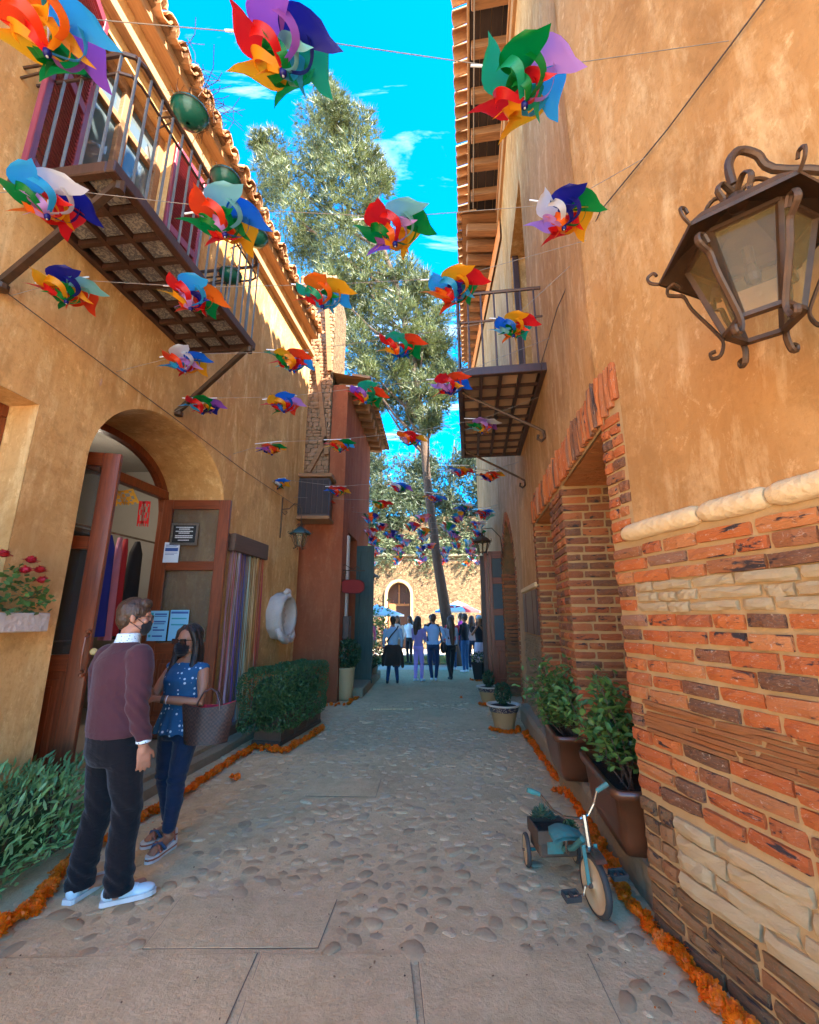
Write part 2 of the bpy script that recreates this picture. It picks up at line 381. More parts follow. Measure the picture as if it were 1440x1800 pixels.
M['leaf_far'] = leafmat('far_dark_foliage', (.05,.075,.035), (.08,.10,.04))
M['grass'] = leafmat('lawn_grass', (.12,.20,.04), (.18,.25,.06))
M['bark'] = simple('rough_bark', (.15,.09,.058), (.05,.03,.02), 9, .95, 1.0, 11, bd=.06, stretch=(3,3,.6))
M['marigold'] = leafmat('marigold_petals', (1.0,.285,.003), (1.0,.20,.002), .5)
M['geranium'] = leafmat('red_petals', (.60,.012,.015), (.45,.008,.02), .2)
def solid(name, c, rough=.7, bump=0, bs=80): return simple(name, c, tuple(x*.82 for x in c), 6, rough, bump, bs)
# ---- frames of the two facades
AL = math.atan(.12); AR = math.atan(.135)
def Lw(o, s, z): return Vector((-3.24 + s*math.sin(AL) + o*math.cos(AL), s*math.cos(AL) - o*math.sin(AL), z))
def Rw(o, s, z): return Vector((.945 + s*math.sin(AR) + o*math.cos(AR), s*math.cos(AR) - o*math.sin(AR), z))
# ================================================================ ground
def ground_mat():
    t = NT('worn_cobble_and_mortar')
    v = t.map((1,1,1))
    n1 = t.noise(1.1, 7, .68, v, .3); n2 = t.noise(9, 7, .75, v, .2); n3 = t.noise(55, 5, .7, v)
    c = t.mix(t.ramp(n1, [(.3,0),(.7,1)]), (.42,.305,.16), (.66,.485,.26))
    c = t.mix(t.m('MULTIPLY', t.ramp(n2, [(.4,0),(.75,1)]), .6), c, (.78,.58,.33))
    c = t.mix(t.m('MULTIPLY', t.ramp(n3, [(.5,0),(.8,1)]), .4), c, (.24,.18,.13))
    # far cobbles too small to build
    vd = t.vor(11, t.map((1,1,0)), 'DISTANCE_TO_EDGE')
    edge = t.ramp(vd, [(0, 1), (.06, 0)])
    sy = t.N.new('ShaderNodeSeparateXYZ'); t.lk(v, sy.inputs[0]); mask = t.m('MULTIPLY', t.ramp(t.noise(.55, 3, .5, v), [(.42,0),(.58,1)]), t.m('MULTIPLY', t.m('SUBTRACT', sy.outputs[1], 5.0, True), 1.0))
    e = t.m('MULTIPLY', edge, mask)
    c = t.mix(t.m('MULTIPLY', e, .55), c, (.15,.11,.075))
    wv = t.noise(.9, 5, .6, v, .8)
    crack = t.ramp(t.m('ABSOLUTE', t.m('SUBTRACT', wv, .5)), [(0, 1), (.0022, 0)])
    c = t.mix(t.m('MULTIPLY', crack, .0), c, (.12,.09,.06))
    h = t.m('SUBTRACT', t.m('ADD', t.m('MULTIPLY', n2, 1.0), t.m('MULTIPLY', n3, .7)), t.m('ADD', t.m('MULTIPLY', e, .55), t.m('MULTIPLY', crack, .0)))
    t.bump(h, .75, .018)
    return t.out(c, .9, spec=.18)
M['ground'] = ground_mat()
M['far_ground'] = simple('pale_paving', (.62,.50,.36), (.50,.40,.28), 1.5, .9, .4, 20, bd=.01)
def gz(x, y):
    return .012*nz(x, y, 0, 1.3) + .006*nz(x, y, 3, 4.0)
mb = MB()
xs = lin(-4.6, 3.4, 90); ys = lin(.9, 8.4, 90) + lin(8.6, 14.5, 24)
mb.grid(lambda x, y: (x, y, gz(x, y)), xs, ys)
street = mb.obj('street', M['ground'], smooth=True); tag(street, kind='structure')
mb = MB(); mb.grid(lambda x, y: (x, y, -.03), lin(-90, 90, 19), lin(-60, 140, 21)); 
g2 = mb.obj('ground', M['far_ground']); tag(g2, kind='structure')
# cobbles: low irregular domes set in mortar
def cobble_mesh(k):
    r = random.Random(k); n = 9; mb = MB(); rr = [1+r.uniform(-.22,.22) for _ in range(n)]
    vs = []
    for ring, (q, z) in enumerate(((1.0,-.12),(.93,.13),(.70,.24),(.35,.30))):
        for i in range(n):
            a = 2*math.pi*i/n; q2 = q*(rr[i]*(1-ring*.12)+ring*.12)
            vs.append((math.cos(a)*q2, math.sin(a)*q2, z + r.uniform(-.025,.025)))
    vs.append((0,0,.31+r.uniform(-.03,.03)))
    fs = [(j*n+i, j*n+(i+1)%n, (j+1)*n+(i+1)%n, (j+1)*n+i) for j in range(3) for i in range(n)]
    fs += [(3*n+i, 3*n+(i+1)%n, 4*n) for i in range(n)]
    mb.add(vs, fs); return mb.mesh('cobble', M['cobble'], True)
def cobble_material():
    t = NT('river_cobble'); r = t.rnd(); g = t.N.new('ShaderNodeNewGeometry')
    c = t.ramp(r, [(0,(.58,.425,.24)), (.35,(.44,.33,.19)), (.6,(.66,.49,.28)), (.85,(.50,.40,.26)), (1,(.60,.40,.21))])
    n = t.noise(1.6, 6, .7, None, .3, t.m('MULTIPLY', r, 31.0)); n2 = t.noise(70, 4, .7)
    c = t.mix(t.m('MULTIPLY', t.ramp(n, [(.4,0),(.75,1)]), .5), c, (.42,.31,.18))
    t.bump(t.m('ADD', n, t.m('MULTIPLY', n2, .5)), .9, .014); return t.out(c, .92, spec=.15)
M['cobble'] = cobble_material()
cm = [cobble_mesh(k) for k in range(10)]
cob = Pieces(street, 'cobblestone', cm, 300)
rc = random.Random(5); pts = []; cell = {}
slabs = [(-1.32,-.44,2.62,3.02), (-.70,.02,2.18,2.56), (-2.0,-.76,2.0,2.56), (.06,.86,2.16,2.58), (-.95,-.30,4.5,4.95)]
def in_slab(x, y, m=.04): return any(a-m < x < b+m and c-m < y < d+m for a, b, c, d in slabs)
for _ in range(170000):
    y = 2.0 + 7.2*rc.random()**1.25; x = rc.uniform(-2.25, 1.55)
    if in_slab(x, y): continue
    dens = nz(x*1.0, y*.8, 5, .55) + .5*nz(x, y, 9, 1.6)
    if 2.6 < y < 4.2 and -1.6 < x < .1: dens += .45
    if 5.0 < y < 7 and x > .6: dens += .6
    if y > 4.6 and -.9 < x < .5: dens -= .15
    if dens < (-.62 if y < 6.2 else -.30): continue
    r = rc.uniform(.030, .060)*(1.2 if rc.random() < .2 else 1) if _ < 30000 else rc.uniform(.018,.034)
    key = (int(x/.13), int(y/.13)); ok = True
    for i in (-1,0,1):
        for j in (-1,0,1):
            for (X, Y, q) in cell.get((key[0]+i, key[1]+j), ()):
                if (X-x)**2+(Y-y)**2 < (q*.93+r*.93)**2: ok = False; break
    if not ok: continue
    cell.setdefault(key, []).append((x, y, r)); pts.append((x, y, r))
for x, y, r in pts:
    cob.add(TRS((x, y, gz(x, y) - rc.uniform(.001, .010)), (0, 0, rc.uniform(0, 6.3)), (r*rc.uniform(1.0,1.35), r*rc.uniform(.75,1.0), r*rc.uniform(.40,1.0))), r)
cob.build()
# flat slabs among the cobbles
for a, b, c_, d in slabs:
    mb = MB(); j = [rc.uniform(-.02,.02) for _ in range(8)]
    P = [(a+j[0],c_+j[1]),(b+j[2],c_+j[3]),(b+j[4],d+j[5]),(a+j[6],d+j[7])]
    cx = sum(p[0] for p in P)/4; cy = sum(p[1] for p in P)/4
    rings = []
    jm = MB(); jm.add([(cx+(p[0]-cx)*1.007, cy+(p[1]-cy)*1.013, .003 + gz(p[0], p[1])) for p in P], [(0,1,2,3)]); jm.obj('slab_joint', M.setdefault('joint', simple('dark_joint_dirt', (.20,.15,.10), (.10,.08,.055), 9, .95, .3)), street)
    for q, z in ((1,.0045),(.995,.0055),(.98,.006)):
        for p in P: rings.append((cx+(p[0]-cx)*q, cy+(p[1]-cy)*q, z + gz(p[0], p[1])))
    mb.add(rings, [(k*4+i, k*4+(i+1)%4, (k+1)*4+(i+1)%4, (k+1)*4+i) for k in range(2) for i in range(4)] + [(8,9,10,11)])
    mb.obj('paving_slab', M['ground'], street)
# drain cover outlined in the paving far up the alley
mb = MB(); p = atz(690, 1242, 0)
mb.box(p.x-.38, p.x+.38, p.y-.30, p.y+.30, -.01, .022, .004)
mb.obj('drain_cover', M['ground'], street)
# courtyard lawn strip and sunny paving beyond the alley
mb = MB(); 
def lawn_at(x, y): return (x, y, .02 + .02*nz(x, y, 1, 2))
mb.grid(lawn_at, lin(-9, 10, 40), lin(16.2, 19.2, 12)); lw = mb.obj('lawn', M['grass']); tag(lw, kind='structure')
bv = [(-.006,0,0),(.006,0,0),(0,.01,.07)]; ms = []
for _ in range(6000):
    x = R.uniform(-5, 6); y = R.uniform(16.3, 19.1); ms.append(TRS((x, y, .02), (R.uniform(-.5,.5), R.uniform(-.5,.5), R.uniform(0,6)), R.uniform(1,2)))
gr = scatter_np('grass', bv, [(0,1,2)], ms, None, M['grass']); tag(gr, 'short green grass blades across the courtyard lawn behind the crowd', 'grass', kind='stuff')
# ================================================================ left stucco building
LB = empty('stucco_building', (-3.24, 0, 0), -AL, 'ochre stucco building on the left with arched shop doorway, tiled eave and plum shutters', 'building')
def wall_d(s, z): return .010*nz(s, z, 2, 1.1) + .004*nz(s, z, 7, 4)
def panel(mb, s0, s1, z0, z1, o=0, st=.16):
    ns = max(2, int((s1-s0)/st)+1); nz_ = max(2, int((z1-z0)/st)+1)
    mb.grid(lambda s, z: (o + wall_d(s, z), s, z), lin(s0, s1, ns), lin(z0, z1, nz_))
WT = 7.75      # wall top
ac, aa, ab, az = 4.75, 1.13, .92, 2.86
def arch_z(s, c=ac, a=aa, b=ab, z=az, e=2.3): 
    q = min(1, abs(s-c)/a); return z + b*(1-q**e)**(1/e)
mb = MB()
wl, wr, wz0, wz1 = 1.3, 3.12, 1.6, 3.2          # window recess
dl, dr, dz0, dz1 = 2.98, 4.02, 4.75, 7.05       # balcony door recess
panel(mb, -1.5, wl, 0, 4.72); panel(mb, wl, wr, 0, wz0); panel(mb, wl, wr, wz1, 4.72); panel(mb, wr, ac-aa, 0, 4.72)
panel(mb, ac+aa, 8.68, 0, 4.72)
ss = [ac + aa*math.sin(t) for t in lin(-math.pi/2, math.pi/2, 33)]
zt = lin(0, 1, 12)
mb.grid(lambda s, q: (wall_d(s, arch_z(s)+(4.72-arch_z(s))*q), s, arch_z(s)+(4.72-arch_z(s))*q), ss, zt)
panel(mb, -1.5, dl, 4.72, WT); panel(mb, dr, 8.68, 4.72, WT); panel(mb, dl, dr, dz1, WT); panel(mb, dl, dr, 4.72, dz0)
# arch reveal with a softened edge
path = [(ac-aa, z) for z in lin(0, az, 14)][:-1] + [(s, arch_z(s)) for s in ss] + [(ac+aa, z) for z in lin(az, 0, 14)][1:]
def shrink(s, z, d): 
    dx = ac-s; dz = 2.4-z if z > 2.4 else 0; l = math.hypot(dx, dz) or 1; return s+dx/l*d, z+dz/l*d
rows = []
for o, d in ((.0, 0), (-.012, .006), (-.03, .012), (-.3, .016), (-.6, .016), (-.86, .016)):
    rows.append([(o + (wall_d(s, z) if o > -.02 else 0), *shrink(s, z, d)) for s, z in path])
n = len(path); vs = [p for r in rows for p in r]
mb.add(vs, [(k*n+i, k*n+i+1, (k+1)*n+i+1, (k+1)*n+i) for k in range(len(rows)-1) for i in range(n-1)])
def reveal(mb, s0, s1, z0, z1, dep):
    e = .012
    for a, b in (((s0,z0),(s1,z0)),((s1,z0),(s1,z1)),((s1,z1),(s0,z1)),((s0,z1),(s0,z0))):
        mb.add([(wall_d(*a),*a),(wall_d(*b),*b),(-dep,*b),(-dep,*a)], [(0,1,2,3)])
reveal(mb, wl, wr, wz0, wz1, .32); reveal(mb, dl, dr, dz0, dz1, .22)
# far end, top and back closing faces
mb.box(-.9, -.002, 8.70, 8.72, 0, WT)
mb.add([(0,8.68,0),(-.9,8.68,0),(-.9,8.68,WT),(0,8.68,WT)], [(0,1,2,3)])
mb.add([(-.9,-1.5,WT),(0,-1.5,WT),(0,8.68,WT),(-.9,8.68,WT)], [(0,1,2,3)])
mb.add([(0,-1.5,0),(-.9,-1.5,0),(-.9,-1.5,WT),(0,-1.5,WT)], [(3,2,1,0)])
mb.obj('wall', M['stucco_left'], LB)
# rounded stucco lip along the outer arch (fine plaster ridge)
# shop interior
mb = MB()
x0, x1, y0, y1, z0, z1 = -4.2, -.88, 2.6, 7.4, .16, 4.2
mb.add([(x0,y0,z0),(x1,y0,z0),(x1,y1,z0),(x0,y1,z0),(x0,y0,z1),(x1,y0,z1),(x1,y1,z1),(x0,y1,z1)], [(0,1,2,3),(4,7,6,5),(0,4,5,1),(2,6,7,3),(3,7,4,0)])
mb.add([(x1,y0,z0),(x1,ac-aa,z0),(x1,ac-aa,z1),(x1,y0,z1)], [(0,1,2,3)]); mb.add([(x1,ac+aa,z0),(x1,y1,z0),(x1,y1,z1),(x1,ac+aa,z1)], [(0,1,2,3)])
mb.obj('shop_room', M['dark_room'], LB)
mb = MB(); mb.box(-.9, .22, ac-aa+.02, ac+aa+.10, .0, .16, .02); mb.obj('doorstep', M['stone_grey'], LB)
# door frame with fan light
fr = MB(); dep = -.80; d1 = -.90
inn = [(ac + (aa-.10)*math.sin(t), arch_z(ac+(aa-.10)*math.sin(t), ac, aa-.10, ab-.10)) for t in lin(-math.pi/2, math.pi/2, 25)]
outp = [(ac + (aa+.01)*math.sin(t), arch_z(ac+(aa+.01)*math.sin(t), ac, aa+.01, ab+.01)) for t in lin(-math.pi/2, math.pi/2, 25)]
inn = [(inn[0][0], .16)] + inn + [(inn[-1][0], .16)]; outp = [(outp[0][0], .16)] + outp + [(outp[-1][0], .16)]
n = len(inn); vs = [(dep, *p) for p in outp] + [(dep, *p) for p in inn] + [(d1, *p) for p in inn] + [(d1, *p) for p in outp]
fr.add(vs, [(k*n+i, k*n+i+1, (k+1)*n+i+1, (k+1)*n+i) for k in range(3) for i in range(n-1)])
fr.box(d1+.01, dep+.02, ac-aa+.10, ac+aa-.10, 3.17, 3.29, .01)
DF = fr.obj('door_frame', M['wood_red'], LB)
mb = MB(); g = [(ac + (aa-.10)*math.sin(t), arch_z(ac+(aa-.10)*math.sin(t), ac, aa-.10, ab-.10)) for t in lin(-1.15, 1.15, 19)]
mb.add([(-.86, s, 3.2) for s, z in g] + [(-.86, s, max(z, 3.25)) for s, z in g], [(i, i+1, 19+i+1, 19+i) for i in range(18)]); mb.obj('pane', M['glass'], DF)
def door_leaf(hinge, free, z0, z1, flipglass=False):
    """leaf root is a part; rails, panes are its pieces"""
    h = Vector(hinge); f = Vector(free); W = (f-h).length; ang = math.atan2((f-h).y, (f-h).x)
    mtx = Matrix.LocRotScale(Vector((h.x, h.y, z0)), Euler((0,0,ang)), Vector((1,1,1))); H = z1-z0; t = .028
    mb = MB(); mb.box(0, .13, -t, t, 0, H, .006); mb.box(W-.15, W, -t, t, 0, H, .006)
    D = put('door', mb.mesh('door', M['wood_red']), LB, mtx=mtx)
    for a, b in ((H-.13, H), (2.03, 2.15), (.98, 1.12), (0, .20)):
        if b > H: continue
        mb = MB(); mb.box(.13, W-.15, -t*.9, t*.9, a, b, .006); mb.obj('rail', M['wood_red_x'], D)
    for a, b in ((1.12, 2.03), (2.15, H-.13)):
        mb = MB(); mb.box(.13, W-.15, -.004, .004, a, b); mb.obj('pane', M['glass'], D)
    mb = MB(); mb.box(.13, W-.15, -.012, .012, .20, .98); mb.box(.17, W-.19, -.022, .022, .26, .92, .01); mb.box(.21, W-.23, -.028, .028, .31, .87, .01)
    mb.obj('panel', M['wood_red'], D)
    return D
DL = door_leaf((-.79, 3.73), (-.02, 4.02), .17, 3.13)
DR = door_leaf((-.80, 5.74), (.10, 5.86), .17, 3.16)
mb = MB(); mb.tube([(.80,-.03,.98),(.80,-.09,1.0),(.80,-.10,1.12),(.80,-.09,1.26),(.80,-.03,1.28)], .012, 8); mb.lathe([(.0,0),(.022,.01),(.022,.03),(0,.04)], 10, (.80,-.05,.93)); mb.lathe([(.0,0),(.022,.01),(.022,.03),(0,.04)], 10, (.80,-.05,1.29))
mb.obj('handle', M['wood_red'], DL)
mb = MB(); mb.T = Matrix.Translation((.86,-.03,1.14)) @ Matrix.Rotation(math.pi/2, 4, 'X'); mb.lathe([(0,0),(.03,0),(.03,.012),(.018,.02),(0,.02)], 14); mb.obj('lock_plate', solid('worn_brass', (.5,.33,.12), .35), DL)
# things fixed to the right leaf (each stands by itself)
def leaf_pt(u, v, d=-.045):
    h = Vector((-.80, 5.74)); f = Vector((.10, 5.86)); W = (f-h).length; q = (f-h)/W; n = Vector((q.y, -q.x))
    p = h + q*u + n*(-d); return Lw(p.x, p.y, .17+v)
LANG = math.atan2(.12, .90) - AL
def flat_thing(name, u, v, w, h, mat, label, cat, marks=()):
    root = empty(name, leaf_pt(u, v), LANG, label, cat)
    mb = MB(); mb.box(0, w, -.004, .004, 0, h); mb.obj('sheet' if cat != 'plaque' else 'board', mat, root)
    for nm, mt, rects in marks:
        m2 = MB()
        for a, b, c_, d in rects: m2.box(a*w, b*w, -.0065, -.004, c_*h, d*h)
        o_ = m2.obj(nm, mt, root); o_['kind'] = 'stuff'
    return root
rr = random.Random(3)
txt = lambda rows, x0, x1, hgt: [(x0+rr.uniform(0,.06)+k*.0, x1-rr.uniform(0,.2), y, y+hgt) for y in rows for k in (0,)]
M['ink_blue'] = solid('blue_ink', (.04,.10,.32)); M['ink_white'] = solid('white_ink', (.8,.8,.8)); M['sheet_blue'] = solid('pale_blue_sheet', (.28,.60,.78), .35)
M['ink_teal'] = solid('teal_ink', (.02,.33,.36)); M['ink_red'] = solid('red_ink', (.6,.06,.10)); M['silver'] = simple('tooled_silver_tin', (.55,.5,.42), (.15,.11,.08), 60, .3, .5, 80, .8)
root = flat_thing('notice_plaque', .16, 2.36, .36, .30, M['silver'], 'black notice with white lettering and silver frame high on the open right door leaf', 'plaque',
   (('black_panel', M['black'], [(.08,.92,.12,.9)]),))
m2 = MB()
for k, y in enumerate((.80,.72,.62,.54,.42,.34,.22)):
    a = .16 + (.14 if k in (1,3,6) else .02); x = a
    while x < 1-a:
        wd = rr.uniform(.02,.055); m2.box(x*.36, min(x+wd, 1-a)*.36, -.0095, -.0065, y*.30-.006, y*.30+.007); x += wd+.012
m2.obj('lettering', M['ink_white'], root)['kind'] = 'stuff'
flat_thing('paper_notice', .10, 1.98+.17-.02, .20, .27, M['paper'], 'white printed sheet taped inside the door pane below the black notice', 'notice', (('printing', M['ink_blue'], [(.1,.9,.84,.87),(.1,.8,.78,.80),(.08,.92,.55,.72),(.1,.9,.45,.47),(.1,.7,.38,.40)]),))
flat_thing('health_poster', .03, 1.14, .235, .37, M['sheet_blue'], 'light blue poster with four icons, left of the pair on the door leaf', 'poster',
   (('icons', M['ink_teal'], [(.06,.20,.82,.93),(.06,.20,.58,.68),(.06,.18,.34,.44),(.06,.18,.12,.20)]), ('headings', M['ink_blue'], [(.28,.92,.86,.91),(.28,.92,.80,.83),(.28,.9,.61,.66),(.28,.85,.55,.58),(.26,.5,.42,.46),(.26,.88,.33,.38),(.26,.8,.13,.18)]), ('badge', M['ink_red'], [(.08,.17,.69,.74)])))
flat_thing('health_leaflet', .29, 1.14, .235, .38, M['sheet_blue'], 'light blue poster with dark banner, right of the pair, partly behind the woman', 'poster',
   (('banner', M['ink_blue'], [(.04,.96,.88,.95)]), ('lines', M['ink_teal'], [(.1,.9,.7,.74),(.1,.8,.5,.54)])))
# papel picado flags by the door
def picado(loc, rz, ry, w, h, mat, label):
    root = empty('paper_flag', loc, rz, label, 'paper flag'); root.rotation_euler = (ry, 0, rz)
    mb = MB(); nx, nz_ = 13, 9; rr2 = random.Random(int(w*100))
    for i in range(nx):
        for j in range(nz_):
            if 0 < i < nx-1 and 1 < j < nz_-1 and ((i*3+j*5) % 4 == 0 or (i+j) % 5 == 0): continue
            if j == 0 and i % 2: continue
            a = i/nx*w; b = (i+1)/nx*w; c_ = j/nz_*h; d = (j+1)/nz_*h
            f = lambda x, z: (x, .02*math.sin(x/w*7), z)
            mb.add([f(a,c_), f(b,c_), f(b,d), f(a,d)], [(0,1,2,3)])
    mb.obj('sheet', mat, root); return root
M['tissue_yellow'] = leafmat('yellow_tissue', (.9,.45,.05), (.85,.4,.04), .4); M['tissue_red'] = leafmat('red_tissue', (.7,.02,.02), (.6,.015,.02), .4)
picado(aty(202, 890, 4.75), -.35, .62, .36, .17, M['tissue_yellow'], 'yellow cut paper flag hanging slanted in the shop doorway')
picado(aty(240, 925, 5.0), .2, .1, .12, .30, M['tissue_red'], 'red cut paper flag hanging beside the yellow one at the door frame')
# garments on a rail inside the shop
def garment(s, o, zt, wd, ln, mat, label, cat='dress', nm='hanging_dress'):
    p = Lw(o, s, zt); mb = MB(); n = 16
    def f(i, j):
        th = 2*math.pi*i/n; q = j/8; ww = wd*(.18 if j == 0 else (.62+.38*q)); return (ww*math.cos(th)*(1+.08*math.sin(5*th)*q), .05*(1+q)*math.sin(th)*(1+.2*math.sin(4*th)*q), -ln*q)
    vs = [f(i, j) for j in range(9) for i in range(n)]
    mb.add(vs, [(j*n+i, j*n+(i+1)%n, (j+1)*n+(i+1)%n, (j+1)*n+i) for j in range(8) for i in range(n)])
    o_ = mb.obj(nm, mat, None, True, loc=p, rot=(0,0,1.1)); tag(o_, label, cat, 'garments hanging in the shop'); return o_
for i, (cc, s, wd, ln, lb) in enumerate([((.02,.05,.50), 5.40, .13, 1.25, 'royal blue dress hanging in the shop doorway above the man'), ((.62,.25,.35), 5.58, .06, 1.3, 'pale pink shawl hanging right beside the royal blue dress'), ((.40,.02,.03), 5.68, .06, 1.25, 'deep red garment hanging between the pink shawl and the black one'),
        ((.012,.012,.015), 5.90, .13, 1.3, 'black garment hanging in the shop nearest the right door frame'), ((.45,.30,.06), 5.24, .06, 1.2, 'mustard scarf hanging just left of the royal blue dress')]):
    garment(s, -1.25, 2.62, wd, ln, solid('cloth%d' % i, cc, .85, .3, 20), lb, 'garment')
rl = MB(); rl.tube([Lw(-1.25, 4.5, 2.66), Lw(-1.25, 6.3, 2.66)], .014, 8); rl.tube([Lw(-1.25, 6.28, 2.66), Lw(-1.25, 6.28, .16)], .014, 8)
tag(rl.obj('clothes_rail', M['steel']), 'metal clothes rail inside the shop doorway holding garments', 'clothes rail')
for i, (s, o, cc, lb) in enumerate([(4.25, -1.5, (.34,.33,.31), 'grey dress on a stand behind the glass of the left door leaf'), (4.05, -1.9, (.5,.49,.47), 'pale dress standing deep in the shop behind the left leaf'), (4.85,-1.7,(.03,.03,.04),'dark skirt low in the shop between the door leaves')]):
    garment(s, o, 1.9 if i < 2 else 1.3, .24, 1.35 if i < 2 else .9, solid('stand_cloth%d' % i, cc, .85, .3, 20), lb, 'garment', 'standing_dress')
mb = MB(); mb.box(-2.4,-2.0, 4.4, 6.2, 1.25, 1.29); mb.box(-2.4,-2.0, 4.4, 6.2, 2.75, 2.80); mb.box(-2.4,-2.36,4.4,6.2,.16,2.8)
for s in (4.4, 6.16): mb.box(-2.4,-2.0,s,s+.04,.16,2.8)
sh = mb.obj('shop_shelf', M['wood_dark'], None, loc=(-3.24,0,0), rot=(0,0,-AL)); tag(sh, 'dark wooden shelf unit at the back of the shop behind the garments', 'shelf')
# lit ceiling lamp inside the shop
CLp = empty('ceiling_lamp', Lw(-1.9, 5.5, 3.75), 0, 'small lit ceiling lamp glinting behind the fan light of the shop door', 'lamp')
em = NT('warm_lamp_glow'); em.b.inputs['Emission Color'].default_value = (1,.85,.65,1); em.b.inputs['Emission Strength'].default_value = 3.0
mb = MB(); mb.lathe([(0,-.05),(.10,-.04),(.14,0),(.14,.03),(0,.03)], 18); mb.obj('shade', em.mat, CLp, True)
ld_ = bpy.data.lights.new('ceiling_lamp', 'POINT'); ld_.energy = 9; ld_.color = (1,.86,.68); ld_.shadow_soft_size = .12; lo_ = bpy.data.objects.new('lamp_light', ld_); COL.link(lo_); lo_.parent = CLp; lo_.location = (0,0,-.14)
# lower window at the left edge, with flower trough
wf = MB(); 
for a, b, c_, d in ((wl, wr, wz1-.10, wz1),(wl, wr, wz0, wz0+.09),(wr-.10, wr, wz0+.09, wz1-.10),(wr-.95, wr-.87, wz0+.09, wz1-.10)): wf.box(-.36, -.25, a, b, c_, d, .008)
W1 = wf.obj('window', M['wood_red'], LB)
mb = MB(); mb.box(-.32, -.31, wl, wr-.1, wz0+.09, wz1-.10); mb.obj('pane', M['glass_refl'], W1)
mb = MB()
for k in range(6): mb.box(-.31, -.29, wl, wr-.1, wz0+.3+k*.22, wz0+.32+k*.22)
mb.obj('glazing_bar', M['wood_red'], W1)
FT = empty('flower_trough', Lw(.02, 2.2, 1.50), -AL, 'pale stone trough of red geraniums on the window ledge at the left edge', 'flower trough')
mb = MB(); mb.box(0, .20, 0, 1.14, 0, .13, .008); mb.obj('trough', M['white_stone'], FT)
lv = [(-.5,0,0),(0,-.38,.06),(.5,0,0),(0,.42,.06)]; ms = []; fl = []
rg = random.Random(8)
for k in range(650):
    s = rg.uniform(.02, 1.12); h = .12 + .34*rg.random()*(.6+.4*math.sin(s*9)); ms.append(TRS((rg.uniform(.0,.24), s, h), (rg.uniform(-1,1), rg.uniform(-1,1), rg.uniform(0,6)), rg.uniform(.03,.06)))
scatter_np('leaves', lv, [(0,1,2,3)], ms, FT, M['leaf_bush'])['kind'] = 'stuff'
def bloom(k, mat, R0=1, n=5, pet=9, name='bloom'):
    r = random.Random(k); mb = MB()
    for ring in range(n):
        q = 1 - ring/n*.85; zz = -.15 + .85*ring/n; m = max(4, int(pet*q+2))
        for i in range(m):
            a = 2*math.pi*(i+r.random()*.6)/m; w_ = .34; l = q*R0*r.uniform(.85,1.12)
            d = Vector((math.cos(a), math.sin(a), 0)); t = Vector((-d.y, d.x, 0))
            b = d*l*.25 + Vector((0,0,zz*.75)); e = d*l + Vector((0,0,zz + r.uniform(-.12,.16)))
            mb.add([b, b.lerp(e,.6)+t*w_*.5+Vector((0,0,.05)), e+t*w_*.42, e-t*w_*.42+Vector((0,0,.07)), b.lerp(e,.6)-t*w_*.5], [(0,1,2,3,4)])
    mb.lathe([(0,-.5),(.5,-.32),(.72,-.02),(.5,.35),(0,.5)], 8, cap=False)
    return mb.mesh(name, mat)
gb = [bloom(k, M['geranium']) for k in range(3)]
for k, (s, o, h) in enumerate([(.98,.12,.50),(1.08,.10,.44),(.9,.18,.42),(.80,.1,.52),(.66,.14,.45),(.5,.12,.5),(1.02,.2,.36),(.3,.1,.45)]):
    put('geranium_bloom', gb[k%3], FT, mtx=TRS((o, s, h), (rg.uniform(-.4,.4), rg.uniform(-.4,.4), rg.random()*6), .05))
# ---- cornice and tiles
mb = MB(); mb.box(0, .10, -1.5, 8.7, WT-.55, WT-.42, .01); mb.obj('cornice_beam', M['wood_old_y'], LB)
mb = MB(); mb.box(0, .16, -1.5, 8.7, WT-.10, WT+.04, .01); mb.obj('cornice_board', M['wood_old_y'], LB)
mb = MB(); mb.box(0, .22, -1.5, 8.7, WT+.045, WT+.11, .01); mb.obj('cornice_ledge', M['clay_tile'], LB)
def tile_mesh(k, r0=.105, Lg=.42, up=True):
    r = random.Random(k); mb = MB(); n = 7; vs = []
    for x in (0, Lg):
        rr_ = r0*(1.0 if x else .84) 
        for q in (rr_, rr_-.018):
            for i in range(n):
                a = math.pi*i/(n-1); vs.append((x + (r.uniform(-.008,.008) if x else 0), math.cos(a)*q, (math.sin(a)*q if up else -math.sin(a)*q)))
    fs = []
    for i in range(n-1):
        fs += [(i, i+1, 2*n+i+1, 2*n+i), (n+i, 3*n+i, 3*n+i+1, n+i+1), (2*n+i, 2*n+i+1, 3*n+i+1, 3*n+i)]
    for i in (0, n-1): fs.append((i, 2*n+i, 3*n+i, n+i))
    mb.add(vs, fs); return mb.mesh('roof_tile', M['clay_tile'])
tU = [tile_mesh(k) for k in range(4)]; tD = [tile_mesh(k+9, .10, .42, False) for k in range(3)]
rt = Pieces(LB, 'roof_tile', tU + tD[:0])
rtd = Pieces(LB, 'pan_tile', tD)
k = 0; s = -1.4
while s < 8.7:
    for row in range(2):
        jit = R.uniform(-.03,.03)
        rt.add(TRS((-.14 - row*.33 + jit, s + R.uniform(-.012,.012), WT+.19 + row*.10), (0, rad(16)+R.uniform(-.05,.05), R.uniform(-.05,.05))), .5-row*.2)
    rtd.add(TRS((-.12+R.uniform(-.02,.02), s+.115, WT+.20), (0, rad(15), R.uniform(-.04,.04))), .5)
    s += .23
rt.build(); rtd.build()
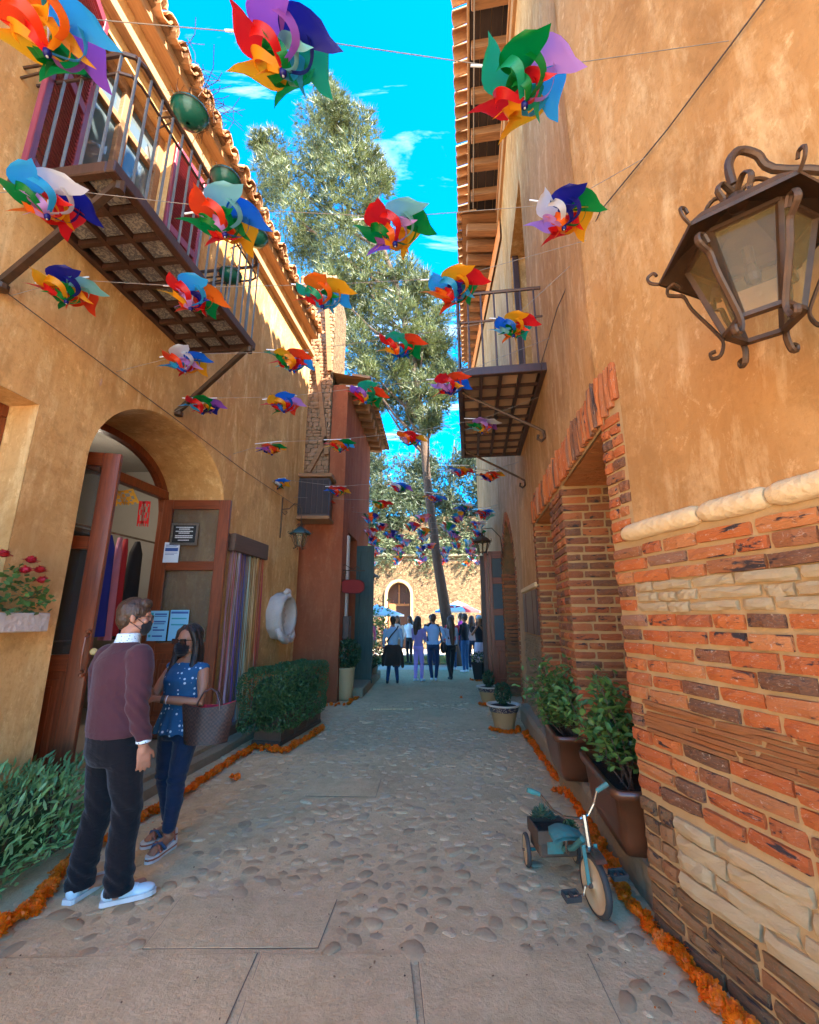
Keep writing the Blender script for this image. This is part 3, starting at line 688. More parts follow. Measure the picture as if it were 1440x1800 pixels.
mb = MB(); mb.add([(.14,-1.5,WT+.12),(.14,8.75,WT+.12),(-2.2,8.75,WT+.8),(-2.2,-1.5,WT+.8)], [(0,1,2,3)]); mb.add([(.14,-1.5,WT+.11),(.14,8.75,WT+.11),(-.2,8.75,WT+.11),(-.2,-1.5,WT+.11)], [(3,2,1,0)]); mb.obj('roof', M['clay_tile'], LB)
# dry twigs on the tiles
mb = MB(); rt_ = random.Random(4)
for k in range(46):
    s = 4.05 + rt_.gauss(0,.28); a = Vector((.25, s, WT+.15)); b = a + Vector((rt_.uniform(-.05,.30), rt_.uniform(-.3,.3), rt_.uniform(-.35,.25))); mb.tube([a, a.lerp(b,.5)+Vector((.03,.03,.03)), b], .004, 4)
tw = mb.obj('dry_twigs', M['bark'], LB); tw['kind'] = 'stuff'
# ---- balcony door, shutters
DB = empty('balcony_door', (0,0,0)); DB.parent = LB
# jambs and mullion
mb = MB()
for a, b in ((dl, dl+.09),(dr-.09, dr),(dl+.44, dl+.56)): mb.box(-.22, -.12, a, b, dz0, dz1, .008)
mb.box(-.22,-.12, dl+.09, dr-.09, dz1-.12, dz1, .008); mb.box(-.22,-.12, dl+.09, dr-.09, dz0+.55, dz0+.65, .008); mb.box(-.22,-.12, dl+.09, dr-.09, dz0+1.75, dz0+1.83, .008)
mb.obj('door_frame', M['wood_old'], DB)
for a, b in ((dl+.09, dl+.44),(dl+.56, dr-.09)):
    for c_, d in ((dz0+.65, dz0+1.75),(dz0+1.83, dz1-.12)):
        mb = MB(); mb.box(-.18,-.17, a, b, c_, d); mb.obj('pane', M['glass_refl'], DB)
    mb = MB(); mb.box(-.19,-.15, a, b, dz0, dz0+.55); mb.obj('panel', M['wood_old'], DB)
mb = MB(); cu = []
for i, q in enumerate(lin(0, 1, 40)): cu.append((-.30 + .02*math.sin(i*1.9), dl+.1+q*(dr-dl-.2)))
mb.grid(lambda i, z: (cu[int(i)][0], cu[int(i)][1], z), list(range(40)), [dz0+.1, dz1-.1]); mb.obj('curtain', solid('teal_curtain', (.16,.50,.50), .8), DB)
def shutter(s_h, s_f, o_f):
    """louvred shutter hinged at s_h, free edge at (o_f, s_f)"""
    h = Vector((.02, s_h)); f = Vector((o_f, s_f)); W = (f-h).length; ang = math.atan2((f-h).y, (f-h).x); H = dz1-dz0-.02
    mb = MB(); mb.box(0,.07,-.02,.02,0,H,.005); mb.box(W-.07,W,-.02,.02,0,H,.005)
    for a, b in ((0,.12),(H*.5-.05,H*.5+.05),(H-.10,H)): mb.box(.07,W-.07,-.02,.02,a,b,.005)
    S = put('shutter', mb.mesh('shutter', M['wood_plum']), LB, mtx=Matrix.LocRotScale(Vector((h.x,h.y,dz0+.01)), Euler((0,0,ang)), Vector((1,1,1))))
    sl = MB(); sl.beam((.07,0,0),(W-.07,0,0), .045, .007, (0,.5,1)); sm = sl.mesh('slat', M['wood_plum'])
    z = .15
    while z < H-.12:
        if abs(z-H*.5) > .07: put('slat', sm, S, loc=(0,0,z))
        z += .042
    return S
shutter(dl, dl-.50, .20); shutter(dr, dr+.56, .06)
# ---- balcony
bs0, bs1, bd, bz = 2.55, 4.72, .86, 4.66
BL = empty('balcony', (-3.24,0,0), -AL, 'iron balcony with patterned tile underside below the plum shutters on the left building', 'balcony')
mb = MB(); e = .045
mb.box(bd-.07, bd, bs0, bs1, bz, bz+.10, .008); mb.box(0, .06, bs0, bs1, bz, bz+.10, .008); mb.box(.06, bd-.07, bs0, bs0+.06, bz, bz+.10, .008); mb.box(.06, bd-.07, bs1-.06, bs1, bz, bz+.10, .008)
nx, ny = 3, 8; cw = (bd-.13)/nx; cl = (bs1-bs0-.12)/ny
for i in range(1, nx): mb.box(.06+i*cw-.02, .06+i*cw+.02, bs0+.06, bs1-.06, bz+.004, bz+.06)
for j in range(1, ny): mb.box(.06, bd-.07, bs0+.06+j*cl-.02, bs0+.06+j*cl+.02, bz+.007, bz+.055)
mb.obj('frame', M['wood_dark'], BL)
def talavera():
    t = NT('patterned_grey_tile'); v = t.map((1,1,1))
    r = t.rnd(); n = t.noise(22, 3, .6, v, 2.5, t.m('MULTIPLY', r, 40)); n2 = t.vor(26, v)
    c = t.mix(t.ramp(n, [(.45,0),(.52,1)]), (.36,.33,.27), (.10,.10,.11)); c = t.mix(t.ramp(n2, [(.12,1),(.2,0)]), c, (.42,.30,.13)); c = t.mix(t.m('MULTIPLY', t.noise(6,4,.6), .5), c, (.15,.11,.07))
    return t.out(c, .4)
M['talavera'] = talavera()
tm = MB(); tm.box(-cw/2+.03, cw/2-.03, -cl/2+.03, cl/2-.03, 0, .02, .003); tmm = tm.mesh('floor_tile', M['talavera'])
for i in range(nx):
    for j in range(ny): put('floor_tile', tmm, BL, loc=(.06+(i+.5)*cw, bs0+.06+(j+.5)*cl, bz+.045))
mb = MB(); mb.box(.02, bd-.02, bs0+.02, bs1-.02, bz+.07, bz+.098); mb.obj('deck', M['wood_dark'], BL)
RH = 1.10
def railing(BL, x_in, x_out, s0, s1, z, H, nf, ns, mat, bm, rr0=.012, corner=.10, mid=.82):
    sg = 1 if x_out > x_in else -1
    pth = [(x_in, s0), (x_out - sg*corner, s0), (x_out - sg*.03, s0+.03), (x_out, s0+corner), (x_out, s1-corner), (x_out-sg*.03, s1-.03), (x_out-sg*corner, s1), (x_in, s1)]
    for h, w_ in ((H, .020), (H*mid, .013)):
        mb = MB(); mb.tube([(a, b, z+h) for a, b in pth], w_, 6); mb.obj('handrail' if h == H else 'mid_rail', mat, BL)
    bmm = MB(); bmm.tube([(0,0,0),(0,0,H)], .011, 6); me = bmm.mesh('baluster', bm)
    for i in range(nf): put('baluster', me, BL, loc=(x_out, s0+.04+(s1-s0-.08)*i/(nf-1), z))
    for i in range(ns):
        for ss_ in (s0, s1): put('baluster', me, BL, loc=(x_in + (x_out-x_in)*(i+.6)/(ns+.4), ss_, z))
railing(BL, .02, bd-.03, bs0+.02, bs1-.02, bz+.08, RH, 16, 5, M['iron_rail'], M['iron_baluster'])
for s in (bs0+.10, bs1-.08):
    mb = MB(); mb.beam((bd-.05, s, bz-.01), (.02, s, bz-.78), .045, .05, (0,1,0)); mb.lathe([(.0,-.03),(.045,-.02),(.045,.02),(0,.03)], 10, (.05, s, bz-.80)); mb.tube([(bd-.03,s,bz+.02),(bd-.03,s,bz-.07)], .035, 8)
    mb.obj('bracket', M['iron'], BL)
# green bowls hung on the wall on iron rings
bp = [(145,105,.32,28),(333,203,.32,29),(396,320,.32,24),(450,420,.32,19),(405,486,.32,18)]
from_plane = lambda x, y, o: None
def on_left(x, y, o):
    r = ray(x, y); P = Vector((-3.24 + o*math.cos(AL), -o*math.sin(AL))); d = Vector((math.sin(AL), math.cos(AL))); nrm = Vector((d.y, -d.x))
    t = nrm.dot(P)/(nrm.x*r.x + nrm.y*r.y); return Vector((r.x*t, r.y*t, CAM_H + r.z*t))
bl = ['green glazed bowl partly behind the red and yellow pinwheel above the balcony corner','green glazed bowl below the dry twigs of the left eave, largest in plain view','green glazed bowl just above the teal blade of a pinwheel, third along the left eave','green glazed bowl furthest along the left eave behind an orange blade','small green glazed bowl seen through the far end railing of the left balcony']
for k, (x, y, o, rp) in enumerate(bp):
    oo = .5 if k in (0,4) else .38; p = on_left(x, y, oo); dd = (p-Vector((0,0,CAM_H))); depth = dd.y*_c + dd.z*_s; r = rp*depth/F
    root = empty('green_bowl', p, -AL, bl[k], 'hanging bowl', 'green bowls hung along the left facade')
    mb = MB(); mb.lathe([(.02,-.62*r),(.35*r,-.60*r),(.7*r,-.42*r),(.92*r,-.15*r),(1.0*r,.15*r),(1.07*r,.18*r),(1.07*r,.30*r),(.97*r,.30*r),(.9*r,.1*r),(.4*r,-.3*r),(0,-.35*r)], 24, cap=False); mb.obj('bowl', M['green_glaze'], root, True)
    mb = MB(); mb.lathe([(1.10*r,.10*r),(1.13*r,.13*r),(1.10*r,.16*r)], 20, cap=False); mb.tube([(-1.1*r,0,.13*r),(-oo+.0,0,.13*r)], .012, 6); mb.tube([(-.9*r,0,-.3*r),(-oo,0,-.75*r)], .010, 6); mb.obj('wall_ring', M['iron'], root)
    mb = MB(); rb = random.Random(k)
    for q in range(22):
        a = rb.uniform(0,6.3); mb.tube([(.5*r*math.cos(a),.5*r*math.sin(a),.1*r),(1.1*r*math.cos(a),1.1*r*math.sin(a),.75*r*rb.random()+.2*r),(1.5*r*math.cos(a+.3),1.5*r*math.sin(a+.3),(.9*rb.random()-.2)*r)], .003, 3)
    mb.obj('dry_plant', M['bark'], root)
# ribbon loom on the wall
RL = empty('ribbon_rack', Lw(0, 6.0, 0), -AL, 'wall rack of vertical coloured ribbons between two brown boards', 'ribbon rack')
mb = MB(); mb.box(.0, .13, 0, 1.06, 2.49, 2.73, .008); mb.obj('top_board', M['wood_planter'], RL)
mb = MB(); mb.box(.0, .16, -.02, 1.18, -.0+.02, .22, .008); mb.obj('bottom_board', M['wood_planter'], RL)
rc_ = [(.55,.28,.30),(.62,.40,.40),(.55,.16,.16),(.60,.45,.55),(.62,.55,.60),(.40,.28,.50),(.30,.14,.45),(.18,.14,.40),(.10,.10,.32),(.07,.12,.35),(.25,.32,.40),(.55,.65,.52),(.40,.55,.42),(.72,.66,.38),(.80,.62,.30),(.75,.45,.15),(.80,.60,.35),(.70,.40,.12),(.72,.25,.08),(.62,.35,.25),(.60,.08,.06),(.50,.05,.10)]
cache = {}
for i in range(44):
    q = i/43; c_ = rc_[min(len(rc_)-1, int(q*len(rc_)))]; key = (c_, i % 2); 
    if key not in cache: cache[key] = solid('ribbon_%d' % len(cache), tuple(min(1, x*(1.15 if i % 2 else .85)) for x in c_), .6)
    s = .03 + q*1.0; mb = MB(); wv = R.uniform(-.008,.008)
    mb.grid(lambda a, z: (.075 + .012*math.sin(z*2+i) + (a-.5)*R.uniform(-.006,.006), s+(a-.5)*.019 + wv*z*.5 + (q-.5)*.06*(1-z/2.5), z), [0,1], lin(.15, 2.52, 7)); mb.obj('ribbon', cache[key], RL)
# carved shell plaque
SH = empty('carved_niche', Lw(.0, 7.80, 1.62), -AL, 'pinkish carved stone oval niche on the left wall beyond the ribbons', 'wall ornament')
mb = MB(); n = 28
prof = [(1.05,.0),(1.08,.10),(1.02,.20),(.90,.26),(.80,.22),(.76,.10),(.70,.05)]
vs = [];
for q, o in prof:
    for k in range(n):
        a = 2*math.pi*k/n; bumpy = 1 + (.035*math.sin(a*9) if q > .95 else 0); vs.append((o, .37*q*bumpy*math.cos(a), .36*q*bumpy*math.sin(a)))
mb.add(vs, [(j*n+k, (j+1)*n+k, (j+1)*n+(k+1)%n, j*n+(k+1)%n) for j in range(len(prof)-1) for k in range(n)]); mb.obj('rim', M['white_stone'], SH, True)
mb = MB(); vs = [(.02, 0, 0)]; 
for q, o in ((.35,.035),(.72,.07)):
    for k in range(n):
        a = 2*math.pi*k/n; vs.append((o+.015*math.cos(a*14), .37*q*math.cos(a), .36*q*math.sin(a)))
mb.add(vs, [(0, 1+(k+1)%n, 1+k) for k in range(n)] + [(1+k, 1+(k+1)%n, 1+n+(k+1)%n, 1+n+k) for k in range(n)]); mb.obj('shell_back', M['white_stone'], SH, True)
mb = MB()
mb.tube([(.16,-.06,.36),(.2,-.03,.43),(.22,0,.40),(.2,.03,.43),(.16,.06,.36)], .045, 8); mb.tube([(.2,0,.36),(.24,0,.30)], .05, 8)
mb.obj('crest', M['white_stone'], SH, True)
mb = MB()
for sg in (-1,1):
    mb.tube([(.18,sg*.30,-.20),(.22,sg*.26,-.33),(.24,sg*.14,-.40),(.22,sg*.05,-.37),(.24,sg*.09,-.31)], [.05,.06,.055,.045,.03], 8)
mb.tube([(.2,-.12,-.38),(.23,0,-.42),(.2,.12,-.38)], .05, 8); mb.obj('scroll', M['white_stone'], SH, True)
# raised kerb by the wall
mb = MB()
mb.grid(lambda s, q: ([ .0,.30,.33,.34][int(q)] + .02*nz(s,q,4,2)*(q>0), s, [.10,.10,.085,-.02][int(q)] + .008*nz(s,q,1,5)), lin(.5, 8.6, 60), [0,1,2,3], True)
o = mb.obj('kerb', M['stone_grey'], None, loc=(-3.24,0,0), rot=(0,0,-AL)); tag(o, kind='structure')
# ================================================================ right building
def wobj(mb, name, mat, parent, smooth=False):
    """mesh given in world coordinates, stored in its parent's"""
    inv = Matrix.LocRotScale(parent.location, parent.rotation_euler, parent.scale).inverted()
    mb.v = [tuple(inv @ Vector(p)) for p in mb.v]; return mb.obj(name, mat, parent, smooth)
def wmtx(parent, m):
    return Matrix.LocRotScale(parent.location, parent.rotation_euler, parent.scale).inverted() @ m
RB = empty('plastered_house', (.945, 0, 0), -AR, 'tall golden plastered building on the right with brick arcade, timber eave and iron balcony', 'building')
# plan curve of the rounded near corner
_cp = [(1.318,2.95),(1.325,2.80),(1.352,2.62),(1.39,2.42),(1.447,2.15),(1.512,1.85),(1.575,1.55),(1.655,1.2),(1.75,.8),(1.88,.3),(2.10,-.5),(2.45,-1.5),(2.75,-2.6),(3.05,-4.2),(3.1,-4.6)]
def _cr(p0,p1,p2,p3,t):
    f = lambda a,b,c,d: .5*((2*b)+(-a+c)*t+(2*a-5*b+4*c-d)*t*t+(-a+3*b-3*c+d)*t**3)
    return Vector((f(p0[0],p1[0],p2[0],p3[0]), f(p0[1],p1[1],p2[1],p3[1])))
_sam = []
for i in range(1, len(_cp)-2):
    for k in range(12): _sam.append(_cr(_cp[i-1], _cp[i], _cp[i+1], _cp[i+2], k/12))
_sam.append(Vector(_cp[-2])); _al = [0]
for a, b in zip(_sam, _sam[1:]): _al.append(_al[-1] + (b-a).length)
CL = _al[-1]; CE = CL-.02
def curve(s):
    s = max(0, min(CL-1e-6, s)); i = 0
    lo, hi = 0, len(_al)-1
    while hi-lo > 1:
        m = (lo+hi)//2
        if _al[m] <= s: lo = m
        else: hi = m
    t = (s-_al[lo])/(_al[lo+1]-_al[lo]); p = _sam[lo].lerp(_sam[lo+1], t)
    a = _sam[max(lo-3,0)]; b = _sam[min(lo+4, len(_sam)-1)]; d = (b-a).normalized(); return p, d, Vector((d.y, -d.x))*1.0   # tangent runs towards the camera
def cpt(s, o, z):
    p, d, n = curve(s); n = Vector((-abs(n.x), n.y if n.x < 0 else -n.y)); return Vector((p.x + n.x*o, p.y + n.y*o, z))
def cmtx(s, o, z, scl, tilt=0, roll=0):
    p, d, n = curve(s); n = Vector((-abs(n.x), n.y if n.x < 0 else -n.y))
    X = Vector((d.x, d.y, 0)); Y = Vector((n.x, n.y, 0)); Z = Vector((0,0,1))
    m = Matrix((X, Y, X.cross(Y))).transposed()
    if m.determinant() < 0: pass
    q = p + n*o
    return Matrix.Translation((q.x, q.y, z)) @ m.to_4x4() @ Matrix.Rotation(roll, 4, 'Y') @ Matrix.Rotation(tilt, 4, 'Z') @ Matrix.Diagonal((*scl, 1))
# brick meshes: 1 x 1 x 1, face on +y
def brick_mesh(k, mat, rough=.03, nx=5, nz_=3, name='brick'):
    r = random.Random(k); mb = MB(); 
    rx = r.uniform(.02,.05)
    front = []
    for i in range(nx):
        for j in range(nz_):
            u = -.5 + i/(nx-1); v = -.5 + j/(nz_-1)
            eu = abs(u)*2; ev = abs(v)*2
            edge = (eu > .99) + (ev > .99)
            y = .5 - (.26 if edge == 2 else .14 if edge else 0) + r.uniform(-.12,.09)
            front.append((u*(1-.02*(ev>.99)) + r.uniform(-.018,.018), y, v + r.uniform(-rough,rough)))
    back = [(-.5,-.5,-.5),(.5,-.5,-.5),(.5,-.5,.5),(-.5,-.5,.5)]
    vs = front + back; n = nx*nz_; fs = []
    for i in range(nx-1):
        for j in range(nz_-1):
            a = i*nz_+j; fs.append((a, a+nz_, a+nz_+1, a+1)[::-1])
    I = lambda i, j: i*nz_+j
    fs.append(tuple([I(i,0) for i in range(nx)] + [n+1, n])[::1]); fs.append(tuple([I(i,nz_-1) for i in range(nx)][::-1] + [n+3, n+2]))
    fs.append(tuple([I(0,j) for j in range(nz_)][::-1] + [n, n+3])); fs.append(tuple([I(nx-1,j) for j in range(nz_)] + [n+2, n+1]))
    mb.add(vs, fs); return mb.mesh(name, mat)
bA = [brick_mesh(k, M['brick']) for k in range(14)]
bP = [brick_mesh(k+30, M['brick_pillar'], .06, 4, 3) for k in range(10)]
bD = [brick_mesh(k+60, M['brick_dark'], .07, 4, 3) for k in range(10)]
bS = [brick_mesh(k+90, M['stone'], .10, 6, 4, 'stone') for k in range(12)]
bL = [brick_mesh(k+120, M['slate'], .12, 7, 2, 'split_stone') for k in range(12)]
bLp = [brick_mesh(k+150, M['slate_pale'], .12, 5, 2, 'split_stone') for k in range(10)]
# ---------------- near rounded brick wall: a thing of its own
NB = empty('brick_wall', (1.325, 2.80, 0), 0, 'rounded orange brick wall base with pale stone bands and rolled stone moulding at the right edge', 'brick wall')
mb = MB(); SE = 3.1
def mort(s, z): return cpt(s, .0 + .006*nz(s, z, 4, 6), z)
mb.grid(mort, lin(0, SE, 120), lin(-.02, 2.06, 34)); 
mb.add([cpt(0,0,-.02), cpt(0,-.8,-.02), cpt(0,-.8,2.9), cpt(0,0,2.9)], [(0,1,2,3)])
mb.grid(lambda s, z: cpt(s, .003*nz(s,z,4,6), z), lin(0, .235, 8), lin(2.06, 2.9, 12))
wobj(mb, 'mortar', M['mortar'], NB)
P1 = Pieces(NB, 'brick', bA); P2 = Pieces(NB, 'dark_brick', bD); P3 = Pieces(NB, 'stone', bS); P4 = Pieces(NB, 'split_stone', bL)
rb = random.Random(21)
def course(P, z, h, lo, hi, gap, s0, s1, dep, jit=.004, off=0):
    s = s0 + off
    while s < s1:
        l = rb.uniform(lo, hi); l = min(l, s1-s)
        if l < .03: break
        hh = h*rb.uniform(.86, 1.04)
        P.add(wmtx(NB, cmtx(s+l/2, rb.uniform(-.006,.008), z+h/2+rb.uniform(-jit,jit), (l-gap, dep, hh), rb.uniform(-.02,.02), rb.uniform(-.03,.03))), l)
        s += l
z = 1.80
for k in range(3): course(P1, z, .062, .15, .30, .020, .0, SE, .05, off=-.0 if k % 2 else 0); z += .076
# pale stone band between the brick courses
for k in range(3): course(P3, 1.63+k*.058, .048, .12, .34, .018, .17, SE, .045, .003)
for k in range(2): course(P1, 1.635+k*.085, .066, .16, .17, .02, .0, .165, .05)
z = 1.555; k = 0
while z > 1.13: course(P1, z-.004, .063, .15, .29, .020, 0, SE, .05); z -= .081; k += 1
for k in range(7): course(P4, .985+k*.0225, .019, .25, .75, .012, .12, SE, .05, .002)
for k in range(2): course(P1, 1.0+k*.06, .05, .11, .12, .02, .0, .12, .05)
z = .925
while z > .65: course(P1, z-.01, .064, .16, .30, .020, 0, SE, .05); z -= .084
for k in range(4): course(P3, .30+k*.085, .074, .20, .50, .018, .26, SE, .06, .008)
for k in range(4): course(P2, .30+k*.084, .066, .13, .14, .02, 0, .25, .05)
z = .222
while z > -.05: course(P2, z, .058, .15, .27, .018, 0, SE, .05); z -= .074
# quoin strip beside the first arch
z = 2.055
while z < 2.84: 
    course(P1, z, .060, .19, .22, .015, .005, .225, .045) if rb.random() < .5 else course(P1, z, .060, .09, .12, .015, .005, .225, .045); z += .078
for P in (P1, P2, P3, P4): P.build()
# rolled stone moulding
s = .14; kk = 0
while s < SE:
    l = rb.uniform(.30, .62); mb = MB(); n = 9; m = 14
    if s+l > SE: l = SE-s
    us = lin(s+.006, s+l-.006, m)
    def mf(u, a, s=s, l=l):
        e = min(u-s, s+l-u); q = 1 - .35*math.exp(-e/.02)
        rr_ = .052*q + .004*nz(u*8, a*2, kk, 2); return cpt(u, .012 + rr_*math.cos(a)*.95, 2.095 + rr_*math.sin(a) + .004*math.sin(u*3))
    mb.grid(mf, us, lin(-math.pi*.62, math.pi*.62, n))
    for e in (0, m-1):
        mb.add([mf(us[e], a) for a in lin(-math.pi*.62, math.pi*.62, n)], [tuple(range(n))])
    wobj(mb, 'moulding', M['stone'], NB, True); s += l; kk += 1
# ---------------- plaster of the right building
RT = 10.35
mb = MB()
def pl(s, z): y_ = curve(s)[0].y; return cpt(s, .012 + .010*nz(y_, z, 6, 1.2), z)
mb.grid(pl, lin(.235, CE, 66), lin(2.06, RT, 60)); mb.grid(pl, lin(SE, CE, 12), [0, 2.06]); mb.grid(pl, lin(0, .235, 4), lin(3.22, RT, 52))
def plr(o=.0): return lambda s, z: Rw(-.009 + o - .010*nz(s*math.cos(AR), z, 6, 1.2), s, z)
S0 = 2.80; SB = 7.80; CE = CL-.02
door0, door1, dtop, dbot = 5.22, 6.72, 7.95, 4.35
def rp(s0, s1, z0, z1): mb.grid(plr(), lin(s0, s1, max(2, int((s1-s0)/.2)+1)), lin(z0, z1, max(2, int((z1-z0)/.2)+1)), True)
rp(S0, door0, 3.22, RT); rp(door0, door1, 3.22, dbot); rp(door0, door1, dtop, RT); rp(door1, SB, 3.22, RT); rp(6.12, SB, 1.98, 3.22)
for a, b in (((door0,dbot),(door0,dtop)),((door0,dtop),(door1,dtop)),((door1,dtop),(door1,dbot)),((door1,dbot),(door0,dbot))):
    mb.add([Rw(-.012,*a), Rw(-.012,*b), Rw(.45,*b), Rw(.45,*a)], [(0,1,2,3)])
# unseen faces behind, on top and inside, added to stop sun leaking through
mb.add([Rw(0,SB,RT), cpt(0,0,RT), cpt(CE,0,RT), Vector((7.5,-4.3,RT)), Vector((7.5,8,RT))], [(0,1,2,3,4)]); mb.add([(7.5,-4.3,0),(7.5,14,0),(7.5,14,RT),(7.5,-4.3,RT)], [(0,1,2,3)])
e = cpt(CE,.012,0); mb.add([(e.x,e.y,0),(7.5,-4.3,0),(7.5,-4.3,RT),(e.x,e.y,RT)], [(0,1,2,3)]); mb.add([cpt(.1,-.5,0),(6,2,0),(6,2,RT),cpt(.1,-.5,RT)], [(0,1,2,3)])
wobj(mb, 'wall', M['stucco_right'], RB)
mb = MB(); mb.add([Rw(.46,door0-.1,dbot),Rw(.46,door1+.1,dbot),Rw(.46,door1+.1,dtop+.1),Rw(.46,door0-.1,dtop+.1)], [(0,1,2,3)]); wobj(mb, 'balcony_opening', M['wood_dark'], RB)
mb = MB(); mb.T = None
mb.box(.30, .34, door0+.02, door1-.02, dbot, 7.05, .006); mb.obj('balcony_blind', solid('beige_blind', (.50,.36,.2), .8), RB)
mb = MB(); mb.box(.02, .12, door0-.0, door0+.06, dbot, dtop, .006); mb.box(.02,.12,door1-.06,door1,dbot,dtop,.006); mb.obj('balcony_door_frame', M['wood_dark'], RB)
# arcade: reveals, soffits, back walls
mb = MB()
o1a, o1b, o2a, o2b, oz = 2.83, 4.20, 4.80, 6.02, 2.88
for a, b in ((o1a, o1b), (o2a, o2b)):
    mb.add([Rw(.75,a-.02,0),Rw(.75,b+.02,0),Rw(.75,b+.02,oz),Rw(.75,a-.02,oz)], [(0,1,2,3)])
    mb.add([Rw(0,a-.02,oz),Rw(.75,a-.02,oz),Rw(.75,b+.02,oz),Rw(0,b+.02,oz)], [(0,1,2,3)])
wobj(mb, 'arcade_recess', M['mortar'], RB)
mb = MB(); mb.add([Rw(.0,S0-.05,2.86),Rw(.0,6.14,2.86),Rw(.0,6.14,3.23),Rw(.0,S0-.05,3.23)], [(3,2,1,0)]); mb.add([cpt(.235,.0,2.86),cpt(0,.0,2.86),cpt(0,.0,3.23),cpt(.235,.0,3.23)], [(0,1,2,3)])
wobj(mb, 'lintel_bed', M['mortar'], RB)
# soldier course
PS = Pieces(RB, 'brick', bA)
s = 2.845
def rm(o, s, z, scl, rz=0, ry=0, face='alley'):
    m = Matrix.LocRotScale(Rw(o, s, z), Euler((0,0,-AR)), Vector((1,1,1)))
    if face == 'alley': m = m @ Matrix.Rotation(math.pi/2, 4, 'Z')      # local +y points to the alley (-x)
    if face == 'camera': m = m @ Matrix.Rotation(math.pi, 4, 'Z')        # local +y points to the camera (-y)
    if face == 'down': m = m @ Matrix.Rotation(-math.pi/2, 4, 'X')
    return m @ Matrix.Rotation(ry, 4, 'Y') @ Matrix.Diagonal((*scl, 1))
for k in range(4): PS.add(wmtx(RB, cmtx(.03+k*.058, .012, 3.05+.02*k, (.046, .06, .34-.03*k), 0, rb.uniform(-.06,.06))), .3)
while s < 6.12:
    h = rb.uniform(.27,.35); w_ = rb.uniform(.042,.058); PS.add(wmtx(RB, rm(-.012+rb.uniform(-.01,.008), s, 3.05+(h-.33)/2+rb.uniform(-.01,.01), (w_, .06, h), 0, rb.uniform(-.05,.05))), .25); s += w_+.013
PS.build()
# soffit of thin split stones
PL_ = Pieces(RB, 'soffit_stone', [brick_mesh(k+200, M['slate'], .2, 4, 2, 'soffit_stone') for k in range(6)])
for a, b in ((o1a,o1b),(o2a,o2b)):
    s = a
    while s < b:
        o = .02
        while o < .72:
            l = rb.uniform(.12,.3); PL_.add(wmtx(RB, Matrix.LocRotScale(Rw(o+l/2, s+.02, oz-.005), Euler((0,0,-AR)), Vector((1,1,1))) @ Matrix.Rotation(-math.pi/2,4,'X') @ Matrix.Diagonal((l-.01,.05,.026,1))), .15); o += l
        s += .034
PL_.build()
# ---------------- brick pillars (things): front to the alley, side to the camera
def pillar(s0, s1, label, sidew=.75, z1=2.88, front=True):
    T = empty('brick_pillar', Rw(0, (s0+s1)/2, 0), -AR, label, 'brick pillar')
    mb = MB(); y0 = Rw(0,s0,0)
    def q(o, s, z): return Rw(o, s, z)
    mb.add([q(0,s0,0),q(sidew,s0,0),q(sidew,s0,z1),q(0,s0,z1)], [(0,1,2,3)])
    mb.add([q(0,s0,0),q(0,s1,0),q(0,s1,z1),q(0,s0,z1)], [(3,2,1,0)]); mb.add([q(0,s1,0),q(sidew,s1,0),q(sidew,s1,z1),q(0,s1,z1)], [(3,2,1,0)])
    wobj(mb, 'mortar', M['mortar'], T)
    P = Pieces(T, 'brick', bP); z = .02; k = 0
    while z < z1-.06:
        h = .060*rb.uniform(.9,1.05); pitch = .0805
        # camera side
        o = -.012 if k % 2 else -.012; end = sidew
        while o < end:
            l = rb.uniform(.13,.27); l = min(l, end-o)
            if l > .04: P.add(wmtx(T, rm(o+l/2, s0-.002+rb.uniform(-.005,.005), z+h/2+.01, (l-.02, .05, h), face='camera')), l)
            o += l
        s = s0-.012
        while s < s1+.01 and front:
            l = rb.uniform(.12,.24); l = min(l, s1+.012-s)
            if l > .04: P.add(wmtx(T, rm(.0+rb.uniform(-.006,.004), s+l/2, z+h/2+.01, (l-.018, .05, h))), l)
            s += l
        z += pitch; k += 1
    P.build(); return T
pillar(o1b, o2a, 'brick pillar between the two arcade openings, with dark and orange courses')
pillar(o2b, o2b+.10, 'narrow brick jamb at the far side of the second arcade opening', .75, 2.88)
# lower wall beyond the arcade: split stone base, ledge and dark board
SW = empty('split_stone_wall', Rw(0, 7.0, 0), -AR, 'low wall of thin split stones beyond the second arcade opening', 'stone wall')
mb = MB(); mb.grid(lambda s, z: Rw(-.0, s, z), lin(6.13, SB, 8), lin(0, 2.0, 8), True); mb.grid(lambda s,z: Rw(s, SB, z), lin(0,.3,2), lin(0,2,2)); wobj(mb, 'mortar', M['mortar'], SW)
P = Pieces(SW, 'split_stone', bLp); z = .0
while z < 1.32:
    s = 6.13
    while s < SB:
        l = min(rb.uniform(.12,.40), SB-s)
        if l > .03: P.add(wmtx(SW, rm(rb.uniform(-.015,.005)-(.03*(1-z/1.3)), s+l/2, z+.015, (l-.01, .06, .026))), l)
        s += l
    z += .0335
P.build()
mb = MB(); mb.T = Matrix.LocRotScale(Vector((.945,0,0)), Euler((0,0,-AR)), Vector((1,1,1))); mb.box(-.045, .02, 6.14, SB+.02, 2.0, 2.075, .015); wobj(mb, 'ledge', M['stone'], SW)
mb = MB(); mb.T = Matrix.LocRotScale(Vector((.945,0,0)), Euler((0,0,-AR)), Vector((1,1,1)))
for k in range(4): mb.box(-.03-.004*(k%2), 0, 6.20+k*.38, 6.56+k*.38, 1.36, 1.985, .006)
wobj(mb, 'board', M['wood_dark'], SW)
